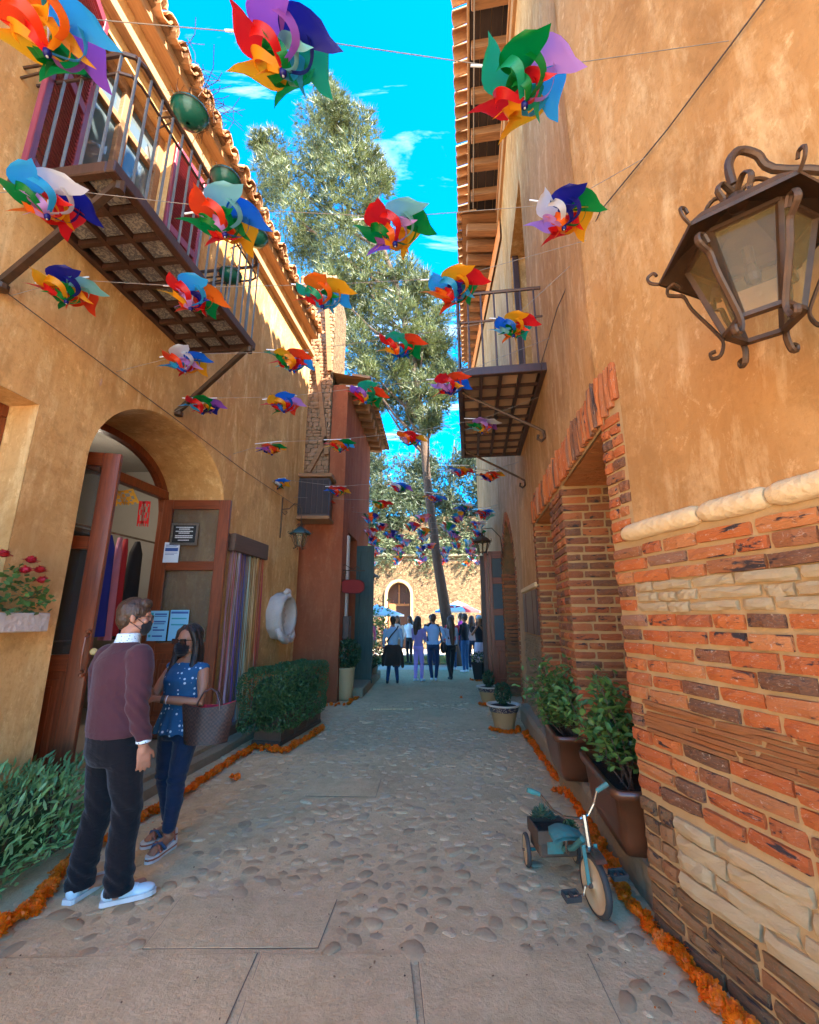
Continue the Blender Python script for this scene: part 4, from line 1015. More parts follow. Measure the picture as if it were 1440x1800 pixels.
# ---------------- kerb step in front of the arcade
mb = MB(); us = lin(2.78, 7.7, 70)
prof = [(-.215,-.03),(-.205,.20),(-.18,.24),(.0,.25),(.75,.25)]
def soff(s): return .05 + (.19 if s < 2.9 else .19-.14*(s-2.9)/1.9 if s < 4.8 else .05-.07*min(1,(s-4.8)/1.9))
pj = lambda s, k: Rw(prof[int(k)][0] + soff(s)*(k<3) + .02*nz(s, k, 2, 2.2)*(k<3) + .012*nz(s,k,5,8)*(k<3), s, prof[int(k)][1] + .012*nz(s, k, 8, 4)*(k>0))
mb.grid(pj, us, [0,1,2,3,4]); mb.add([pj(us[0],k) for k in range(5)] + [Rw(.75,us[0],-.03)], [(0,1,2,3,4,5)])
st = mb.obj('kerb_step', M['stone_grey'], None, False); tag(st, kind='structure')
# ---------------- eave of the near section
mb = MB(); mb.box(-.07, .3, -4.0, SB+.4, RT-.30, RT-.06, .01); mb.obj('cornice', M['wood_old_y'], RB)
mb = MB(); mb.box(-.10, .02, -4.0, SB+.4, RT-.06, RT+.02, .01); mb.obj('wall_plate', M['clay_tile'], RB)
ez = RT + .20
raf = MB(); raf.box(-.64, .2, -.085, .085, -.09, .09, .012); rafm = raf.mesh('rafter', M['wood_old'])
s = -3.6
while s < 8.3:
    put('rafter', rafm, RB, loc=(0, s+R.uniform(-.03,.03), ez-.10), rot=(R.uniform(-.02,.02), 0, R.uniform(-.02,.02))); s += .62
mb = MB(); 
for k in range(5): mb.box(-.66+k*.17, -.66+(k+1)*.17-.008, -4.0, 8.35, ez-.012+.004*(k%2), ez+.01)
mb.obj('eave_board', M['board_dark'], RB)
mb = MB(); mb.box(-.70, -.66, -4.0, 8.36, ez-.07, ez+.03, .006); mb.obj('fascia', M['wood_old_y'], RB)
rt = Pieces(RB, 'roof_tile', tU); s = -3.9
while s < 8.4:
    rt.add(TRS((-.50, s, ez+.09), (0, rad(14)+R.uniform(-.04,.04), math.pi + R.uniform(-.05,.05))), .4); s += .22
rt.build()
mb = MB(); mb.add([(-.70,-4.0,ez+.04),(-.70,8.38,ez+.04),(7.4,8.38,ez+2),(7.4,-4.0,ez+2)], [(3,2,1,0)]); mb.add([(-.70,8.38,ez-.02),(7.4,8.38,ez-.02),(7.4,8.38,ez+2),(-.7,8.38,ez+.05)], [(0,1,2,3)]); mb.obj('roof', M['clay_tile'], RB)
mb = MB(); mb.tube([(-.60, -1, ez-.2),(-.60,3,ez-.22),(-.59,8.3,ez-.2)], .012, 5); mb.obj('eave_wire', M['cord'], RB)
# ---------------- far section of the right side (own building)
FB = empty('far_plastered_house', (2.0, 7.75, 0), 0, 'paler plastered building at the far right with pointed brick arch and a stub of rafters', 'building')
FA = Vector((2.0, 7.76)); FE = Vector((2.19, 13.6)); fd = (FE-FA).normalized(); FLn = (FE-FA).length
def Fw(o, s, z): return Vector((FA.x + fd.x*s + fd.y*o, FA.y + fd.y*s - fd.x*o, z))    # o>0 into the building
a0, a1, spr, ap = .62, 2.0, 2.55, 3.62
def ftop(s):
    q = abs((s-(a0+a1)/2)/((a1-a0)/2)); return spr + (ap-spr)*(1-min(1,q)**1.7)
mb = MB(); ft = 10.05
def fp(s0, s1, z0, z1): mb.grid(lambda s, z: Fw(-.008*nz(s,z,3,1.3), s, z), lin(s0,s1,max(2,int((s1-s0)/.25)+1)), lin(z0,z1,max(2,int((z1-z0)/.25)+1)), True)
fp(0, a0, 0, ft); fp(a1, FLn, 0, ft)
sss = lin(a0, a1, 19); mb.grid(lambda s, q: Fw(0, s, ftop(s) + (ft-ftop(s))*q), sss, lin(0,1,8), True)
mb.add([Fw(0,FLn,0),Fw(5,FLn,0),Fw(5,FLn,ft),Fw(0,FLn,ft)], [(0,1,2,3)]); mb.add([Fw(0,0,ft),Fw(0,FLn,ft),Fw(5,FLn,ft),Fw(5,0,ft)], [(0,1,2,3)])
wobj(mb, 'wall', M['stucco_far'], FB)
mb = MB(); pth = [(a0,z) for z in lin(0,spr,6)][:-1] + [(s, ftop(s)) for s in sss] + [(a1,z) for z in lin(spr,0,6)][1:]
n = len(pth); mb.add([Fw(0,*p) for p in pth] + [Fw(.55,*p) for p in pth], [(i,i+1,n+i+1,n+i) for i in range(n-1)]); 
wobj(mb, 'arch_reveal', M['brick_dark'], FB)
mb = MB(); mb.add([Fw(.9,a0-.6,0),Fw(.9,a1+.6,0),Fw(.9,a1+.6,4),Fw(.9,a0-.6,4)], [(0,1,2,3)]); mb.add([Fw(5,0,0),Fw(5,FLn,0),Fw(5,FLn,ft),Fw(5,0,ft)], [(0,1,2,3)]); wobj(mb, 'arch_and_house_back', M['wood_dark'], FB)  # second sheet is unseen, added to block sun through the hollow house
P = Pieces(FB, 'brick', bP)
def fm(o, s, z, scl, rot=0):
    m = Matrix.Translation(Fw(o, s, z)) @ Matrix((Vector((fd.x,fd.y,0)), Vector((-fd.y,fd.x,0)), Vector((0,0,1)))).transposed().to_4x4()
    return m @ Matrix.Rotation(rot, 4, 'Y') @ Matrix.Diagonal((*scl,1))
z = .1
while z < spr:
    for s in (a0-.05, a1+.05): P.add(wmtx(FB, fm(.0, s, z, (.10+.06*rb.random(), .04, .06))), .12)
    P.add(wmtx(FB, Matrix.Translation(Fw(.25, a1+.0, z)) @ Matrix((Vector((fd.y,-fd.x,0)), Vector((-fd.x,-fd.y,0)), Vector((0,0,1)))).transposed().to_4x4() @ Matrix.Diagonal((.45,.05,.058,1))), .3)
    z += .08
for i in range(1, len(sss)*2):
    s = a0 + (a1-a0)*i/(len(sss)*2); d = .01; sl = (ftop(s+d)-ftop(s-d))/(2*d); an = math.atan2(sl, 1)
    P.add(wmtx(FB, fm(.0, s - math.sin(an)*.07, ftop(s)+math.cos(an)*.07, (.045,.04,.17), -an)), .15)
P.build()
# open wooden door leaf in the far arch
ld = empty('wooden_door', (2.46, 9.80, .12), math.atan2(.06,-.70), 'tall dark wooden door leaf standing open in the far right pointed arch', 'door')
def bigleaf(W, H, off, mat=M['wood_red'], x0=0):
    mb = MB(); mb.box(x0,x0+.11,-.03+off,.03+off,0,H,.006); mb.box(x0+W-.17,x0+W-.09,-.03+off,.03+off,0,H,.006); mb.box(x0+W-.08,x0+W,-.035+off,.035+off,0,H,.006); mb.obj('stile', mat, ld)
    for a, b in ((H-.16,H),(2.2,2.34),(1.52,1.66),(.86,1.0),(0,.22)): mb = MB(); mb.box(x0+.11,x0+W-.17,-.027+off,.027+off,a,b,.006); mb.obj('rail', M['wood_red_x'], ld)
    for a, b in ((2.34,H-.16),(1.66,2.2),(1.0,1.52)): mb = MB(); mb.box(x0+.11,x0+W-.17,-.004+off,.004+off,a,b); mb.obj('pane', M['glass_refl'], ld)
    mb = MB(); mb.box(x0+.11,x0+W-.17,-.012+off,.012+off,.22,.86); mb.box(x0+.17,x0+W-.23,-.026+off,.026+off,.30,.78,.012); mb.obj('panel', M['wood_red'], ld)
bigleaf(.78, 2.93, 0)
mb = MB(); mb.box(.76, .86, -.17, -.11, 0, 2.85, .006); mb.obj('second_leaf', M['wood_dark'], ld)
t_ = empty('door_notice', Vector((2.33, 9.755, 1.72)), math.atan2(.06,-.70)+math.pi, 'white printed notice on the pane of the far right wooden door', 'notice')
mb = MB(); mb.box(0,.30,-.004,.004,0,.40); mb.obj('sheet', M['paper'], t_)
mb = MB()
for k in range(4): mb.box(.03,.08,-.007,-.004,.05+k*.085,.10+k*.085)
for k in range(7): mb.box(.11,.27,-.007,-.004,.05+k*.048,.062+k*.048)
mb.obj('printing', M['black'], t_)
# stub eave of the far section
rz2 = 10.10; fang = math.atan2(fd.x, fd.y)
def ov(s): return .86 - .60*s/FLn
s = .35
while s < FLn:
    w_ = ov(s); rf2 = MB(); rf2.box(-w_+.10,.25,-.09,.09,-.10,.10,.015); rf2.obj('rafter', M['wood_old'], FB, loc=tuple(Fw(0, s, rz2) - Vector((2.0,7.75,0))), rot=(0,0,-fang+R.uniform(-.03,.03))); s += .42
mb = MB(); A_ = (.05, ov(.05)); B_2 = (FLn, ov(FLn))
mb.add([Fw(-A_[1],A_[0],rz2+.12),Fw(.1,A_[0],rz2+.16),Fw(.1,FLn,rz2+.16),Fw(-B_2[1],FLn,rz2+.12)], [(0,1,2,3)]); mb.add([Fw(-A_[1],A_[0],rz2+.17),Fw(5,A_[0],rz2+.8),Fw(5,FLn,rz2+.8),Fw(-B_2[1],FLn,rz2+.17)], [(3,2,1,0)]); mb.add([Fw(-A_[1],A_[0],rz2+.12),Fw(-B_2[1],FLn,rz2+.12),Fw(-B_2[1],FLn,rz2+.17),Fw(-A_[1],A_[0],rz2+.17)], [(0,1,2,3)])
wobj(mb, 'eave_board', M['wood_old'], FB)
P = Pieces(FB, 'roof_tile', tU); s = .1
while s < FLn: P.add(wmtx(FB, Matrix.LocRotScale(Fw(-ov(s)+.32, s, rz2+.20), Euler((0, rad(14), math.pi - fang)), Vector((1,1,1)))), .3); s += .24
P.build()
mb = MB(); mb.grid(lambda s,z: Fw(-.05,s,z), lin(0,FLn,3), [ft-.5, ft-.02]); wobj(mb, 'brick_cornice', M['slate'], FB)
# ---------------- right balcony
BR = empty('balcony', (.945,0,0), -AR, 'iron balcony with brick tile underside high on the right building', 'balcony')
b0, b1, bz2, bo = 4.36, 7.02, 4.25, -1.0
mb = MB(); mb.box(bo,bo+.06,b0,b1,bz2,bz2+.10,.006); mb.box(-.07,-.0,b0,b1,bz2,bz2+.10,.006); mb.box(bo+.06,-.07,b0,b0+.06,bz2,bz2+.10,.006); mb.box(bo+.06,-.07,b1-.06,b1,bz2,bz2+.10,.006)
nx2, ny2 = 4, 9; cw2 = (-.07-bo-.06)/nx2; cl2 = (b1-b0-.12)/ny2
for i in range(1,nx2): mb.box(bo+.06+i*cw2-.018, bo+.06+i*cw2+.018, b0+.06, b1-.06, bz2+.004, bz2+.055)
for j in range(1,ny2): mb.box(bo+.06,-.07,b0+.06+j*cl2-.012,b0+.06+j*cl2+.012,bz2+.012,bz2+.05)
mb.obj('frame', M['wood_dark'], BR)
M['floor_clay'] = simple('dusty_clay_floor_tile', (.50,.31,.16), (.32,.19,.10), 9, .9, .4, 40, vary=.3)
tm = MB(); tm.box(-cw2/2+.02, cw2/2-.02, -cl2/2+.014, cl2/2-.014, 0, .025, .003); tmm = tm.mesh('floor_tile', M['floor_clay'])
for i in range(nx2):
    for j in range(ny2): put('floor_tile', tmm, BR, loc=(bo+.06+(i+.5)*cw2, b0+.06+(j+.5)*cl2, bz2+.045))
mb = MB(); mb.box(bo+.02,-.02,b0+.02,b1-.02,bz2+.075,bz2+.098); mb.obj('deck', M['wood_dark'], BR)
railing(BR, -.0, bo+.03, b0+.02, b1-.02, bz2+.08, 1.0, 14, 6, M['iron_rail'], M['iron_rail'], corner=.03, mid=.62)
for s in (b0+.38, b1-.40):
    mb = MB(); mb.tube([(bo+.06,s,bz2+.0),(bo+.10,s,bz2-.04),(-.12,s,bz2-.50),(-.03,s,bz2-.56),(.0-.02,s,bz2-.64),(-.06,s,bz2-.68),(-.10,s,bz2-.65),(-.09,s,bz2-.60)], .017, 6); mb.obj('bracket', M['iron'], BR)
# ================================================================ rust red building beyond the left one
RD = empty('red_building', (-1.40, 9.02, 0), 0, 'rust red stucco building with grey green doors and sunlit eave rafters', 'building')
ra = Vector((-1.40, 9.02)); re_ = Vector((-1.205, 12.6)); rdv = (re_-ra).normalized(); RLn = (re_-ra).length
def Dw(o, s, z): return Vector((ra.x + rdv.x*s + rdv.y*o, ra.y + rdv.y*s - rdv.x*o, z))     # o>0 towards the alley
RH2 = 6.75
dd0, dd1, ddz = .62, 1.75, 3.45
mb = MB()
def rpn(s0,s1,z0,z1): mb.grid(lambda s,z: Dw(.008*nz(s,z,5,1.4), s, z), lin(s0,s1,max(2,int((s1-s0)/.25)+1)), lin(z0,z1,max(2,int((z1-z0)/.25)+1)))
rpn(0,dd0,0,RH2); rpn(dd0,dd1,ddz,RH2); rpn(dd1,RLn,0,RH2)
mb.grid(lambda x, z: (x, 9.02+.006*nz(x,z,8,2), z), lin(-2.6,-1.40,8), lin(0,RH2,24))
for a, b in (((dd0,0),(dd0,ddz)),((dd0,ddz),(dd1,ddz)),((dd1,ddz),(dd1,0))): mb.add([Dw(0,*a),Dw(0,*b),Dw(-.35,*b),Dw(-.35,*a)], [(0,1,2,3)])
mb.add([Dw(0,RLn,0),Dw(-4,RLn,0),Dw(-4,RLn,RH2),Dw(0,RLn,RH2)], [(0,1,2,3)]); mb.add([Dw(0,0,RH2),Dw(0,RLn,RH2),Dw(-4,RLn,RH2),(-4,9.02,RH2)], [(0,1,2,3)])
wobj(mb, 'wall', M['stucco_red'], RD)
# doorway: grey-green frame, fixed leaf, open leaf, pale curtain light
mb = MB(); dm = lambda o,s,z: Dw(o,s,z)
def dbox(mb, o0,o1,s0,s1,z0,z1,bev=.006):
    mb.T = Matrix.Translation((ra.x,ra.y,0)) @ Matrix((Vector((rdv.y,-rdv.x,0)), Vector((rdv.x,rdv.y,0)), Vector((0,0,1)))).transposed().to_4x4(); mb.box(o0,o1,s0,s1,z0,z1,bev); mb.T = None
for a in ((-.32,-.22,dd0,dd0+.09,.1,ddz),(-.32,-.22,dd1-.09,dd1,.1,ddz),(-.32,-.22,dd0+.09,dd1-.09,ddz-.22,ddz),(-.32,-.22,dd0+.09,dd1-.09,2.35,2.44)): dbox(mb,*a)
GD = wobj(mb, 'door', M['wood_green'], RD)
mb = MB(); dbox(mb,-.28,-.27,dd0+.09,dd1-.09,2.44,ddz-.22,0); wobj(mb,'fanlight',M['glass_refl'],RD)
mb = MB(); dbox(mb,-.29,-.25,dd0+.09,dd1-.09,.1,1.5); dbox(mb,-.30,-.24,dd0+.09,dd1-.09,1.5,1.62); dbox(mb,-.30,-.24,dd0+.09,dd1-.09,1.95,2.05); wobj(mb,'lower_panel',M['wood_green'],RD)
mb = MB(); dbox(mb,-.275,-.265,dd0+.09,dd1-.09,1.62,1.95,0); dbox(mb,-.275,-.265,dd0+.09,dd1-.09,2.05,2.35,0); wobj(mb,'pane',M['glass_refl'],RD)
mb = MB(); 
lf0 = Dw(.0, dd1+.02, 0); 
mb.T = Matrix.Translation((lf0.x,lf0.y,.12)) @ Matrix.Rotation(-.16, 4, 'Z')
mb.box(0,.10,-.03,.03,0,3.2,.006); mb.box(.34,.44,-.03,.03,0,3.2,.006)
for a,b in ((0,.2),(1.35,1.47),(2.2,2.32),(3.04,3.2)): mb.box(.10,.34,-.028,.028,a,b,.006)
mb.box(.10,.34,-.01,.01,.2,1.35); mb.box(.10,.34,-.01,.01,1.47,3.04)
wobj(mb,'open_leaf',M['wood_green'],RD)
mb = MB(); dbox(mb,.0,.05,dd0-.16,dd0-.02,.0,3.35,.006); wobj(mb,'white_jamb',M['white_stone'],RD)
mb = MB(); dbox(mb,.0,.14,dd0-.32,dd0-.10,1.16,1.62,.01); mb.obj if 0 else wobj(mb,'mail_box',M['wood_dark'],RD)
mb = MB(); dbox(mb,.0,.42,dd0-.1,RLn,.0,.20,.02); o = mb.obj('kerb_step', M['stone_grey']); tag(o, kind='structure')
# eave
rf3 = MB(); rf3.box(-.25,.34,-.09,.09,-.11,.10,.015); m3 = rf3.mesh('rafter', M['wood_old']); s = .18
while s < RLn+.5:
    put('rafter', m3, RD, loc=tuple(Dw(0,s,RH2-.02)-Vector((-1.40,9.02,0))), rot=(0,rad(6),-math.atan2(rdv.x,rdv.y))); s += .45
mb = MB(); 
mb.add([Dw(.40,-.1,RH2+.06),Dw(.40,RLn+.6,RH2+.06),Dw(-.3,RLn+.6,RH2+.16),Dw(-.3,-.1,RH2+.16)], [(3,2,1,0)]); mb.add([Dw(.40,-.1,RH2+.10),Dw(.40,RLn+.6,RH2+.10),Dw(-3,RLn+.6,RH2+.9),Dw(-3,-.1,RH2+.9)], [(0,1,2,3)]); wobj(mb,'roof',M['clay_tile'],RD)
P = Pieces(RD, 'roof_tile', tU); s = -.05
while s < RLn+.6: P.add(wmtx(RD, Matrix.LocRotScale(Dw(.10,s,RH2+.16), Euler((0,rad(14),-math.atan2(rdv.x,rdv.y))), Vector((1,1,1)))), .3); s += .23
P.build()
# rubble-and-stick gable panel above the red wall end, with timber bay below
def rubble_mat(name, a, b, sc_):
    t = NT(name); v = t.map((1,1,1)); 
    vn = t.N.new('ShaderNodeTexVoronoi'); vn.inputs['Scale'].default_value = sc_; mv = t.map((1,1,1.7)); t.lk(mv, vn.inputs['Vector'])
    sep_ = t.N.new('ShaderNodeSeparateColor'); t.lk(vn.outputs['Color'], sep_.inputs[0])
    c = t.ramp(sep_.outputs[0], [(0,a),(.35,b),(.6,tuple(x*1.15 for x in a)),(.8,(.26,.13,.07)),(1,tuple(x*.7 for x in b))])
    e = t.ramp(t.vor(sc_, mv, 'DISTANCE_TO_EDGE'), [(0,0),(.07,1)]); c = t.mix(e, (.09,.06,.035), c)
    t.bump(t.m('ADD', e, t.noise(30,4,.6)), .9, .04); return t.out(c, .9, spec=.2)
M['rubble'] = rubble_mat('rubble_masonry', (.25,.175,.09), (.15,.095,.048), 9)
GP = empty('stone_gable', (-2.2, 8.93, 3.9), 0, 'rubble stone gable with diagonal timbers rising behind the left building corner', 'building')
mb = MB(); gx0, gx1 = -2.62, -1.74; mb.grid(lambda x, z: (x, 8.93-.012*nz(x*4,z*4,3,1), z), lin(gx0,gx1,16), lin(4.35,9.6,60)); mb.add([(gx1,8.93,4.35),(gx1,10.5,4.35),(gx1,10.5,9.6),(gx1,8.93,9.6)], [(0,1,2,3)]); mb.add([(gx0,8.93,9.6),(gx1,8.93,9.6),(gx1,10.5,9.6),(gx0,10.5,9.6)], [(0,1,2,3)])
wobj(mb,'wall',M['rubble'],GP)
M['gable_stone'] = stone_mat('brown_rubble_stone', (.46,.27,.15), (.28,.15,.08), (.50,.26,.14))
# individual face stones of the gable
gs = [brick_mesh(k+300, M['gable_stone'], .16, 4, 4, 'stone') for k in range(8)]
P = Pieces(GP, 'stone', gs); z = 4.4; rq = random.Random(12)
while z < 9.55:
    x = gx0+.02; h = rq.uniform(.07,.12)
    while x < gx1-.05:
        l = min(rq.uniform(.09,.22), gx1-x); P.add(wmtx(GP, Matrix.Translation((x+l/2, 8.925, z+h/2)) @ Matrix.Rotation(math.pi,4,'Z') @ Matrix.Diagonal((l-.02,.06,h-.02,1))), l); x += l
    z += h
P.build()
for p0, p1 in (((-2.1,8.86,7.2),(-1.78,8.86,5.0)),((-2.15,8.86,4.6),(-1.78,8.86,5.4)),((-2.02,8.86,9.6),(-1.80,8.86,7.0))):
    mb = MB(); mb.beam(p0,p1,.09,.09,(0,1,0)); wobj(mb,'timber',M['wood_old'],GP)
TB = empty('timber_bay', (-1.85, 8.75, 3.55), 0, 'dark timber bay box under the rubble gable beside the left building corner', 'bay')
mb = MB(); mb.box(-2.3,-1.62,8.45,8.90,3.55,4.35,.01); wobj(mb,'box',M['wood_dark'],TB)
mb = MB(); 
for k in range(6): mb.box(-2.28+k*.11,-2.19+k*.11,8.43,8.45,3.60,4.30,.004)
wobj(mb,'boarding',M['board_dark'],TB)
mb = MB(); mb.box(-2.36,-1.56,8.38,8.90,4.35,4.43,.01); mb.box(-2.34,-1.58,8.40,8.90,3.48,3.55,.01); wobj(mb,'ledge',M['wood_old'],TB)
# ================================================================ courtyard: stone wall
CW = empty('courtyard_wall', (1, 24, 0), 0, 'sunlit rubble stone wall with arched doorways closing the courtyard', 'wall')
Yw = 24.0; ca, cz_, cs = .62, 3.45, 2.75; cx1 = -.57; cx2 = 4.75
def carch(x, c_): q = min(1, abs(x-c_)/ca); return cs + (cz_-cs)*(1-q**2.0)**.5
mb = MB(); top = 4.85
def cp_(x0,x1,z0,z1): mb.grid(lambda x,z: (x, Yw-.05*nz(x*3,z*3,1,1), z), lin(x0,x1,max(2,int((x1-x0)/.3)+1)), lin(z0,z1,max(2,int((z1-z0)/.3)+1)))
cp_(-11,cx1-ca,0,top); cp_(cx1+ca,cx2-ca,0,top); cp_(cx2+ca,14,0,top)
for c_ in (cx1,cx2): mb.grid(lambda x,q: (x, Yw, carch(x,c_)+(top-carch(x,c_))*q), [c_+ca*math.sin(t) for t in lin(-math.pi/2,math.pi/2,17)], lin(0,1,4))
mb.add([(-11,Yw,top),(14,Yw,top),(14,Yw+.8,top),(-11,Yw+.8,top)], [(0,1,2,3)])
wobj(mb,'wall',M['rubble'],CW)
for c_ in (cx1,cx2):
    mb = MB(); pr = [(c_-ca,0)] + [(c_+ca*math.sin(t), carch(c_+ca*math.sin(t),c_)) for t in lin(-math.pi/2,math.pi/2,17)] + [(c_+ca,0)]
    pr2 = [(c_+(x-c_)*1.24, z+ (.16 if z > cs-.01 else 0)*( (z-cs)/(cz_-cs) if z>cs else 0)) for x,z in pr]
    n = len(pr); mb.add([(x,Yw-.12,z) for x,z in pr2]+[(x,Yw-.12,z) for x,z in pr]+[(x,Yw+.5,z) for x,z in pr], [(i,i+1,n+i+1,n+i) for i in range(n-1)]+[(n+i,n+i+1,2*n+i+1,2*n+i) for i in range(n-1)]); mb.add([(x,Yw-.12,z) for x,z in pr2]+[(x,Yw+.05,z) for x,z in pr2], [(i,n+i,n+i+1,i+1) for i in range(n-1)])
    wobj(mb,'arch_moulding',M['slate_pale'],CW)
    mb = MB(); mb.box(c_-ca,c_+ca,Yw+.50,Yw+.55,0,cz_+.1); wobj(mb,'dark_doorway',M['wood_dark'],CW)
    mb = MB(); mb.box(c_-ca+.05,c_+ca-.05,Yw+.44,Yw+.50,2.2,2.32); mb.box(c_-.04,c_+.04,Yw+.44,Yw+.50,2.32,cz_-.1); mb.box(c_-ca+.05,c_-ca+.45,Yw+.42,Yw+.5,0,2.2,.01); wobj(mb,'door_timber',M['wood_old'],CW)
mb = MB(); mb.box(-11,14,Yw-.18,Yw+.3,top,top+.12,.02); wobj(mb,'coping',M['stone_grey'],CW)
mb = MB(); mb.box(-11,14,Yw+1.2,Yw+1.5,0,7.4); up = mb.obj('upper_terrace_wall', M['rubble']); tag(up, 'rubble terrace wall rising behind the courtyard wall coping', 'wall')
# ================================================================ foliage kit
def sliver(n, ln, wd, spread, seed, droop=0):
    r = random.Random(seed); v = []; f = []
    for k in range(n):
        d = Vector((r.gauss(0,spread), r.gauss(0,spread), 1)).normalized(); l = ln*r.uniform(.5,1); a = d.cross(Vector((r.random()-.5,r.random()-.5,r.random()-.5))).normalized()*wd
        o = Vector((r.gauss(0,.06),r.gauss(0,.06),r.gauss(0,.06)))*ln; b = len(v)
        v += [o-a, o+a, o+d*l + Vector((0,0,-droop*l))]; f.append((b,b+1,b+2))
    return v, f
def clump_mats(c, r, n, seed, up=.5, s=(.7,1.2), flat=1.0):
    rr_ = random.Random(seed); out = []
    for k in range(n):
        d = Vector((rr_.gauss(0,1), rr_.gauss(0,1), rr_.gauss(0,1)*flat)).normalized(); q = rr_.random()**.45
        p = Vector(c) + Vector((d.x*r*q, d.y*r*q, d.z*r*q*flat))
        dr = (d*.9 + Vector((0,0,up)) + Vector((rr_.gauss(0,.3),rr_.gauss(0,.3),rr_.gauss(0,.3)))).normalized()
        out.append(Matrix.Translation(p) @ dr.to_track_quat('Z','Y').to_matrix().to_4x4() @ Matrix.Scale(rr_.uniform(*s), 4))
    return out
# ---- the tall feathery conifer
TR = empty('conifer_tree', (1.45, 16, 0), 0, 'very tall feathery olive green conifer leaning left over the end of the alley', 'tree')
tk = [Vector((1.62,16,-.1)), Vector((1.3,16,1.7)), Vector((1.02,16,3.6)), Vector((.72,16,6.2)), Vector((.52,16,8.7)), Vector((.15,16.1,12)), Vector((-.55,16.2,15.5)), Vector((-1.7,16.4,19.5)), Vector((-2.9,16.5,23.5)), Vector((-3.9,16.6,27.2))]
mb = MB(); mb.tube(tk, [.26,.20,.17,.155,.14,.13,.12,.09,.06,.02], 14); wobj(mb,'trunk',M['bark'],TR,True)
def on_trunk(z):
    for a, b in zip(tk, tk[1:]):
        if a.z <= z <= b.z: return a.lerp(b, (z-a.z)/(b.z-a.z))
    return tk[-1]
clumps = [(572,160,24),(583,190,28),(556,215,34),(600,205,30),(630,232,36),(585,250,42),(548,262,30),(648,280,26),(610,290,40),(560,310,40),
 (480,268,30),(455,250,16),(470,300,28),(505,320,34),(520,380,40),(476,345,22),(648,330,40),(672,315,20),(600,350,48),(560,400,46),(640,400,40),(600,440,50),(560,460,40),(530,430,28),(660,450,42),(640,500,50),(690,500,36),(605,510,44),
 (575,500,36),(610,560,42),(650,560,44),(700,560,38),(620,610,36),(665,620,34),(735,530,34),(765,560,26),(745,600,30),(715,640,34),(765,640,28),(740,690,34),(700,690,30),(775,700,24),(722,735,24),(755,740,22),(785,660,22),(690,650,34),(730,600,34),(668,700,18),(770,610,24),(640,655,26),(715,480,26),(742,505,22)]
br = MB(); mats_ = []
for i, (x, y, r_) in enumerate(clumps):
    Y = 16.2 + random.Random(i).uniform(-1.5,1.5); c_ = aty(x, y, Y); depth = c_.y*_c + (c_.z-CAM_H)*_s; R_ = r_*depth/F
    base = on_trunk(max(3, c_.z - 1.8 - .3*abs(c_.x-on_trunk(max(3,c_.z-1)).x)))
    br.tube([base, base.lerp(c_, .5)+Vector((0,0,-.25)), c_], [.07,.045,.015], 6)
    for q in range(4):
        e = c_ + Vector((R.gauss(0,1),R.gauss(0,1),R.gauss(.3,.8))).normalized()*R_*.8; br.tube([c_.lerp(base,.2), e], [.022,.006], 4)
    mats_ += clump_mats(c_, R_*1.05, int(125 + 110*R_*R_), i, .55, (.55,1.1), 1.15)
wobj(br,'branches',M['bark'],TR)
v_, f_ = sliver(13, .55, .017, .65, 3, .30)
inv = Matrix.Translation((-1.45,-16,0))
o = scatter_np('needle_crown', v_, f_, [inv @ m for m in mats_], TR, M['needles']); o['kind'] = 'stuff'
print('crown tufts', len(mats_))
# ---- darker trees behind the courtyard
def tree(loc, H, label, seed, crown, spread=2.2, lean=0, leafs=900, mat=M['leaf_far'], ls=.22):
    T = empty('courtyard_tree', loc, 0, label, 'tree', 'trees behind the courtyard'); r = random.Random(seed)
    mb = MB(); pts = [Vector((lean*q*q*H*.2 + .15*math.sin(q*7+seed), .1*math.cos(q*5), q*H)) for q in lin(0,1,8)]
    mb.tube(pts, [.17*(1-q*.8) for q in lin(0,1,8)], 9); mb.obj('trunk', M['bark'], T, True)
    mb = MB(); ms = []
    for k in range(26):
        q = r.uniform(.30,1); b = pts[min(7,int(q*7))]; a = r.uniform(0,6.3); l = spread*(1.15-q*.55)*r.uniform(.6,1.1)
        e = b + Vector((math.cos(a)*l, math.sin(a)*l*.7, r.uniform(-.6,.9))); m_ = b.lerp(e,.5)+Vector((0,0,.35)); mb.tube([b,m_,e,e+Vector((math.cos(a)*.3,0,-.5))], [.05,.03,.014,.005], 5)
        for j in range(int(leafs*1.5/26)):
            p = b.lerp(e, r.uniform(.35,1.1)) + Vector((r.gauss(0,.38),r.gauss(0,.38),r.gauss(-.25,.45))); ms.append(TRS(p, (r.uniform(-1.5,1.5),r.uniform(-1.5,1.5),r.uniform(0,6.3)), r.uniform(.6,1.3)*crown))
    mb.obj('branches', M['bark'], T)
    v2, f2 = sliver(8, ls*1.25, .016, .9, seed, .6); o = scatter_np('crown', v2, f2, ms, T, mat); o['kind'] = 'stuff'
tree((-1.6,25.5,0), 12.5, 'thin dark tree behind the courtyard wall, left of the leaning trunk beside the red building', 5, 1.5, 2.6, 0, 3000)
tree((.4,27,0), 13, 'dark drooping tree behind the courtyard wall directly left of the leaning trunk', 6, 1.5, 2.6, 0, 3000)
tree((2.2,25.8,0), 12.5, 'dark drooping tree behind the courtyard wall just right of the leaning trunk', 7, 1.3, 1.6, .2, 2600)
tree((4.6,25.5,0), 13, 'thin tree behind the courtyard wall beside the far right building', 8, 1.5, 2.2, -.4, 2600)
tree((3.3,27,0), 9, 'low spreading tree behind the courtyard wall on the right', 9, 1.5, 2.6, 0, 2600)
tree((3.0,15.5,0), 15.2, 'thin dark stemmed tree standing right of the courtyard opening', 19, .9, .9, -.15, 1500)
